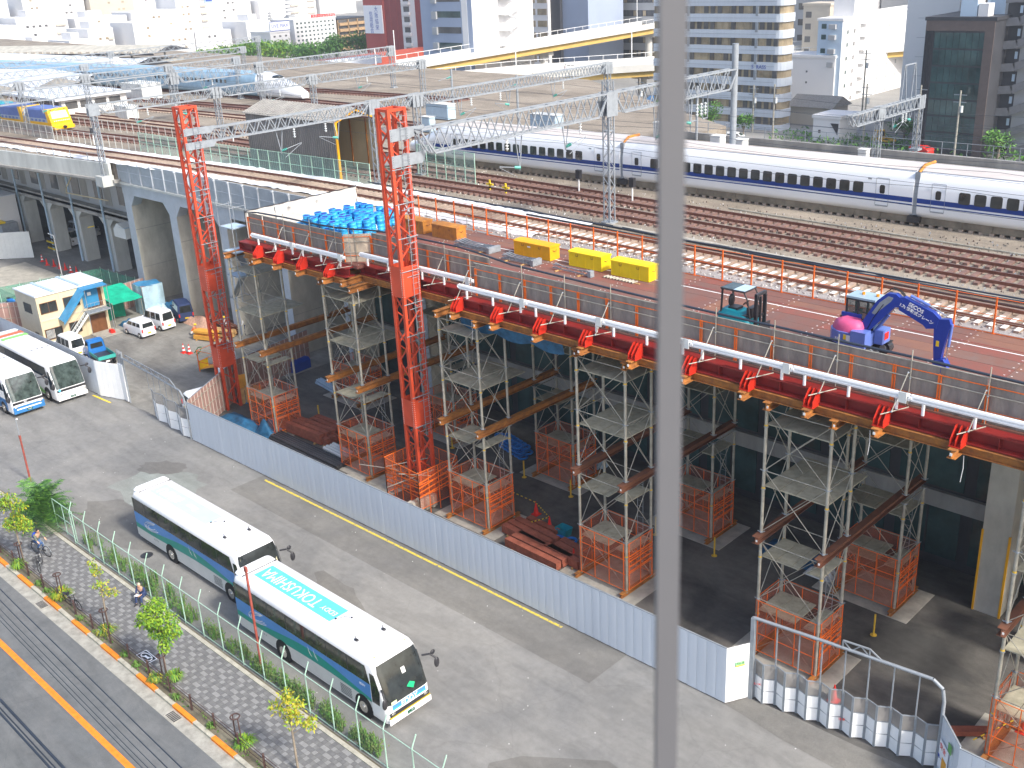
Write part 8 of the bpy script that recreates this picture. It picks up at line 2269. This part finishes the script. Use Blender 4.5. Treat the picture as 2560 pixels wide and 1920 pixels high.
t = T('footbridge', 'mustard footbridge ramp beyond the yard below the highway', 'footbridge', (-165, 118, 0)); b = MB(); b.hexa([(0, 0, 7), (22, 6, 7), (22, 9, 7), (0, 3, 7), (0, 0, 8.2), (22, 6, 8.2), (22, 9, 8.2), (0, 3, 8.2)]); b.hexa([(22, 6, 7), (34, 9, 3.5), (34, 12, 3.5), (22, 9, 7), (22, 6, 8.2), (34, 9, 4.7), (34, 12, 4.7), (22, 9, 8.2)]); b.obj('girder', m_hwyy, t)
t = T('white_noise_barrier', 'long white low roof beside the highway', 'roof', (-224, 126, 0)); MB().box(0, 3, 0, 54, 6.2, 8.2).obj('roof', m_roofw, t)
t = T('red_roof_hall', 'long dark red roof before the park trees', 'building', (-246, 172, 0)); MB().hexa([(0, 0, 0), (6, 0, 0), (6, 46, 0), (0, 46, 0), (0, 0, 6.4), (6, 0, 5.6), (6, 46, 5.6), (0, 46, 6.4)]).obj('roof', m_redroof, t)
t = T('grey_hall', 'blue grey metal roofed hall before the park trees', 'building', (-215, 140, 0)); MB().hexa([(-14, 0, 0), (0, 0, 0), (0, 24, 0), (-14, 24, 0), (-13, 0, 6.6), (0, 0, 5.8), (0, 24, 5.8), (-13, 24, 7.4)]).obj('roof', m_boxb, t)
# trees
def big_tree(x, y, r, h, lab, n=900, mats=(m_leafm, m_leafm, m_leaf), base=0, ls=.8, grp='trees beyond the yard'):
    t = T('broadleaf_tree', lab, 'tree', (x, y, base), 0, grp)
    b = MB(); b.tube((0, 0, 0), (0, 0, h * .55), r * .09, 7, r * .05)
    cl = []
    for k in range(9):
        a = rnd() * 6.28; d = r * (.25 + .45 * rnd()); cl.append((d * math.cos(a), d * math.sin(a), h * (.5 + .32 * rnd()), r * (.38 + .2 * rnd())))
        b.tube((0, 0, h * .35), cl[-1][:3], r * .03, 5, r * .012)
    b.obj('trunk', m_bark, t)
    c = MB()
    for cx, cy, cz, rr in cl: leaves(c, (cx, cy, cz), rr, rr, rr * .8, n // 9, ls, mats, .1, .5)
    c.obj('crown', None, t)
TN = ['%s park tree %s' % (a, b_) for a in ('tall', 'wide', 'dark', 'bright', 'rounded') for b_ in ('below the tan block', 'below the white hotel', 'left of the red tower', 'by the LIVE MAX block')]
rr_ = random.Random(5)
for q in range(18):
    f = q / 17; x = -278 - 62 * f + rr_.random() * 4; y = 219 - 23 * f + rr_.random() * 5
    hh = (10.2, 10.6, 10.4, 10, 9.2, 7.2, 6.6, 6.6, 7, 7.6, 8, 8, 7.6, 7.2, 6.4, 5.6, 4.8, 4.2)[q]
    big_tree(x, y, 4.8, hh, TN[q], 700, (m_leafm, m_leafm, m_leafd) if q < 8 else (m_leafm, m_leaf, m_leafm), ls=1.0)
for x, y, r, h, lab in ((-61, 161, 2.6, 4.4, 'green bush before the grey stair building'), (-57.5, 158.5, 3.0, 4.6, 'green bush at the right behind the train'), (-76, 168, 2.5, 3.2, 'dark bush beside the dump truck'), (-108, 160, 2.4, 5.4, 'tree before the striped block near its right corner'), (-99, 157, 1.6, 4.2, 'slim tree at the right foot of the striped block'), (-119, 160, 2.2, 4.8, 'tree before the left part of the striped block'), (-139, 158, 2.4, 4.5, 'tree behind the tall gantry post'), (-152, 160, 2.0, 4.0, 'tree beside the blue roofed shed'), (-160, 158, 2.2, 4.0, 'tree beside the white stair tower'), (-170, 150, 2.2, 6, 'tree by the mustard footbridge'), (-131, 178, 2.0, 7.5, 'slim tree before the highway pier'), (-166, 160, 1.8, 6.5, 'slim tree before the white stair wall')):
    big_tree(x, y, r, h, lab, 500, (m_leafm, m_leafm, m_leafd), ls=.55)
b = MB()
for k in range(1800):
    leaves(b, (-95 + 45 * rnd(), 157 + 10 * rnd(), .5), .6, .6, .5, 1, .7, (m_leafm, m_leafd), .1, 0)
st(b.obj('street_shrubs'), 'stuff')
# station roofs on the far left
SR = 'station platform roofs'
for q, (x1, y, h, w_, L, lab) in enumerate(((-169, 64, 15.9, 5, 110, 'nearest white station roof behind the track machines'), (-168.5, 73, 16.0, 5, 110, 'second white station roof'), (-171, 82, 16.2, 5, 110, 'third white station roof with a dark gable end'), (-178, 93.6, 16.6, 5.5, 110, 'fourth long station roof with a dark edge'), (-201, 111, 16.9, 5, 90, 'fifth long station roof with a dark serrated edge'))):
    t = T('station_roof', lab, 'roof', (x1, y, RZ - .4), .3, SR); hh = h - RZ + .4
    b = MB(); b.add([(-L, -w_, hh - .9), (0, -w_, hh - .9), (0, 0, hh + .3), (-L, 0, hh + .3), (0, w_, hh - .9), (-L, w_, hh - .9)], [(0, 1, 2, 3), (3, 2, 4, 5)]); b.obj('roof', m_roofw if q < 4 else m_conc, t)
    b = MB(); b.add([(0.05, -w_, hh - .95), (.05, w_, hh - .95), (.05, 0, hh + .3)], [(0, 1, 2)]); b.box(-L, 0, -w_ - .1, -w_, hh - 1.3, hh - .9); b.obj('fascia', m_walldk if q > 1 else m_concd, t)
    if q > 2:
        b = MB()
        for k in range(40): b.box(-L + k * L / 40, -L + k * L / 40 + 1.1, -w_ - .2, -w_, hh - .9, hh - .55)
        b.obj('fascia_teeth', m_wallc, t)
    b = MB()
    for k in range(int(L / 9)): b.bar((-2 - k * 9, 0, 0), (-2 - k * 9, 0, hh), .25)
    b.obj('posts', m_galv, t)
    MB().box(-L, -1, -w_ + 1, w_ - 1, -.3, .9).obj('platform', m_slab, t)
# the pale city at the upper left
CN = ('long', 'tall', 'low', 'stepped', 'broad', 'narrow', 'plain', 'square')
rr_ = random.Random(11)
ORD = [a + b_ for a in ('', 'twenty-', 'thirty-') for b_ in ('first', 'second', 'third', 'fourth', 'fifth', 'sixth', 'seventh', 'eighth', 'ninth')]
ORD[9:9] = ['tenth', 'eleventh', 'twelfth', 'thirteenth', 'fourteenth', 'fifteenth', 'sixteenth', 'seventeenth', 'eighteenth', 'nineteenth', 'twentieth']
for row, (xr, y0, y1, hmin, hmax) in enumerate(((-392, 150, 262, 7, 14), (-455, 165, 330, 12, 21), (-560, 190, 420, 16, 30), (-720, 230, 560, 22, 44), (-1000, 300, 860, 40, 80))):
    y = y0; idx = -1
    while y < y1:
        idx += 1
        D = (15 + row * 6) * (.6 + .7 * rr_.random()); H = hmin + (hmax - hmin) * rr_.random()
        dx = rr_.choice(CN)
        m = (m_wall, m_wall, m_wall, m_wallc)[int(rr_.random() * 4)] if row else m_wall
        zs = rng(2, H - 1.2, 2.9 + row * .3)[:9]
        if row > 3: zs = []
        t = bld('%s pale building in the %s row of the far city, %s from the left' % (dx, ('first', 'second', 'third', 'fourth', 'fifth')[row], ORD[idx]), xr - 12 * rr_.random(), y, 18, D, H, m, nm='city_building', group='pale buildings of the far city', parapet=False)
        nn = rr_.choice((2, 3, 4)); a0 = D * .1 + D * .3 * rr_.random()
        if rr_.random() < .8: grid(t, 'E', 0, a0, min(D * .95, a0 + nn * 2.6), zs, nn, 1.1 + row * .1, .9, m_winb if rr_.random() < .5 else m_win, None, .45)
        if rr_.random() < .5: MB().box(-12, -4, D * .3, D * .6, H, H + 2.5).obj('roof_house', m_wall, t)
        if rr_.random() < .25:
            for z in zs: MB().box(0, .8, D * .75, D * .95, z - .5, z + .3).obj('balcony', m_wallc, t)
        y += D + .3 + 3 * rr_.random()
# more far buildings to close the gaps behind the right side
for q, (x, y, W, H, m, lab) in enumerate(((-215, 300, 30, 40, m_wall, 'white far block behind the red tower'), (-250, 320, 34, 34, m_wallb, 'pale blue far block between the red tower and the tan block'), (-285, 330, 26, 26, m_wallb, 'pale far block above the tan block'), (-150, 300, 60, 55, m_wallg, 'tall grey far block behind the banded block'), (-100, 290, 40, 50, m_wallg, 'tall grey far block behind the beige one'), (-55, 260, 36, 55, m_wallb, 'tall far block behind the stair building'), (-10, 230, 40, 50, m_wallg, 'tall far block off the right edge'))):
    bld(lab, x, y, W, 16, H, m, S=(rng(3, H - 2, 3.4), 9, 1.6, 1.3, m_win), nm='city_building', parapet=False)
sg = T('advert_sign', 'small blue sign with red figures on a far roof at the top left', 'sign', (-440, 262, 16)); t_ = 0; MB().box(0, .6, 0, 4, 0, 8).obj('board', m_boxb, sg); MB().box(.6, .66, .4, 3.6, 1, 7.5).obj('panel', m_signb, sg); text('29', 2.6, m_red, sg, (.7, 2, 2.6), (PI / 2, 0, PI / 2), bold=.03)
# ------------------------------------------------------------------ window bar of the viewing room
t = T('window_bar', 'blurred grey vertical window bar close to the lens', 'window bar', (-.4885, .6740, 29.5))
MB().box(-.0098, .0098, -.008, .008, 0, 3.0).obj('bar_face', m_mull, t, rz=math.atan2(.72, 1) * 0 + .7854)
# ------------------------------------------------------------------ haze
hz = MB().box(-1520, 620, -320, 2220, -6, 135).obj('haze')
hm = bpy.data.materials.new('haze'); hm.use_nodes = True; nt = hm.node_tree
for n in list(nt.nodes): nt.nodes.remove(n)
o_ = nt.nodes.new('ShaderNodeOutputMaterial'); pv_ = nt.nodes.new('ShaderNodeVolumePrincipled')
pv_.inputs['Color'].default_value = (.86, .92, 1, 1); pv_.inputs['Density'].default_value = .0004; pv_.inputs['Anisotropy'].default_value = .3
nt.links.new(pv_.outputs[0], o_.inputs['Volume']); hz.data.materials.clear(); hz.data.materials.append(hm); st(hz, 'stuff')
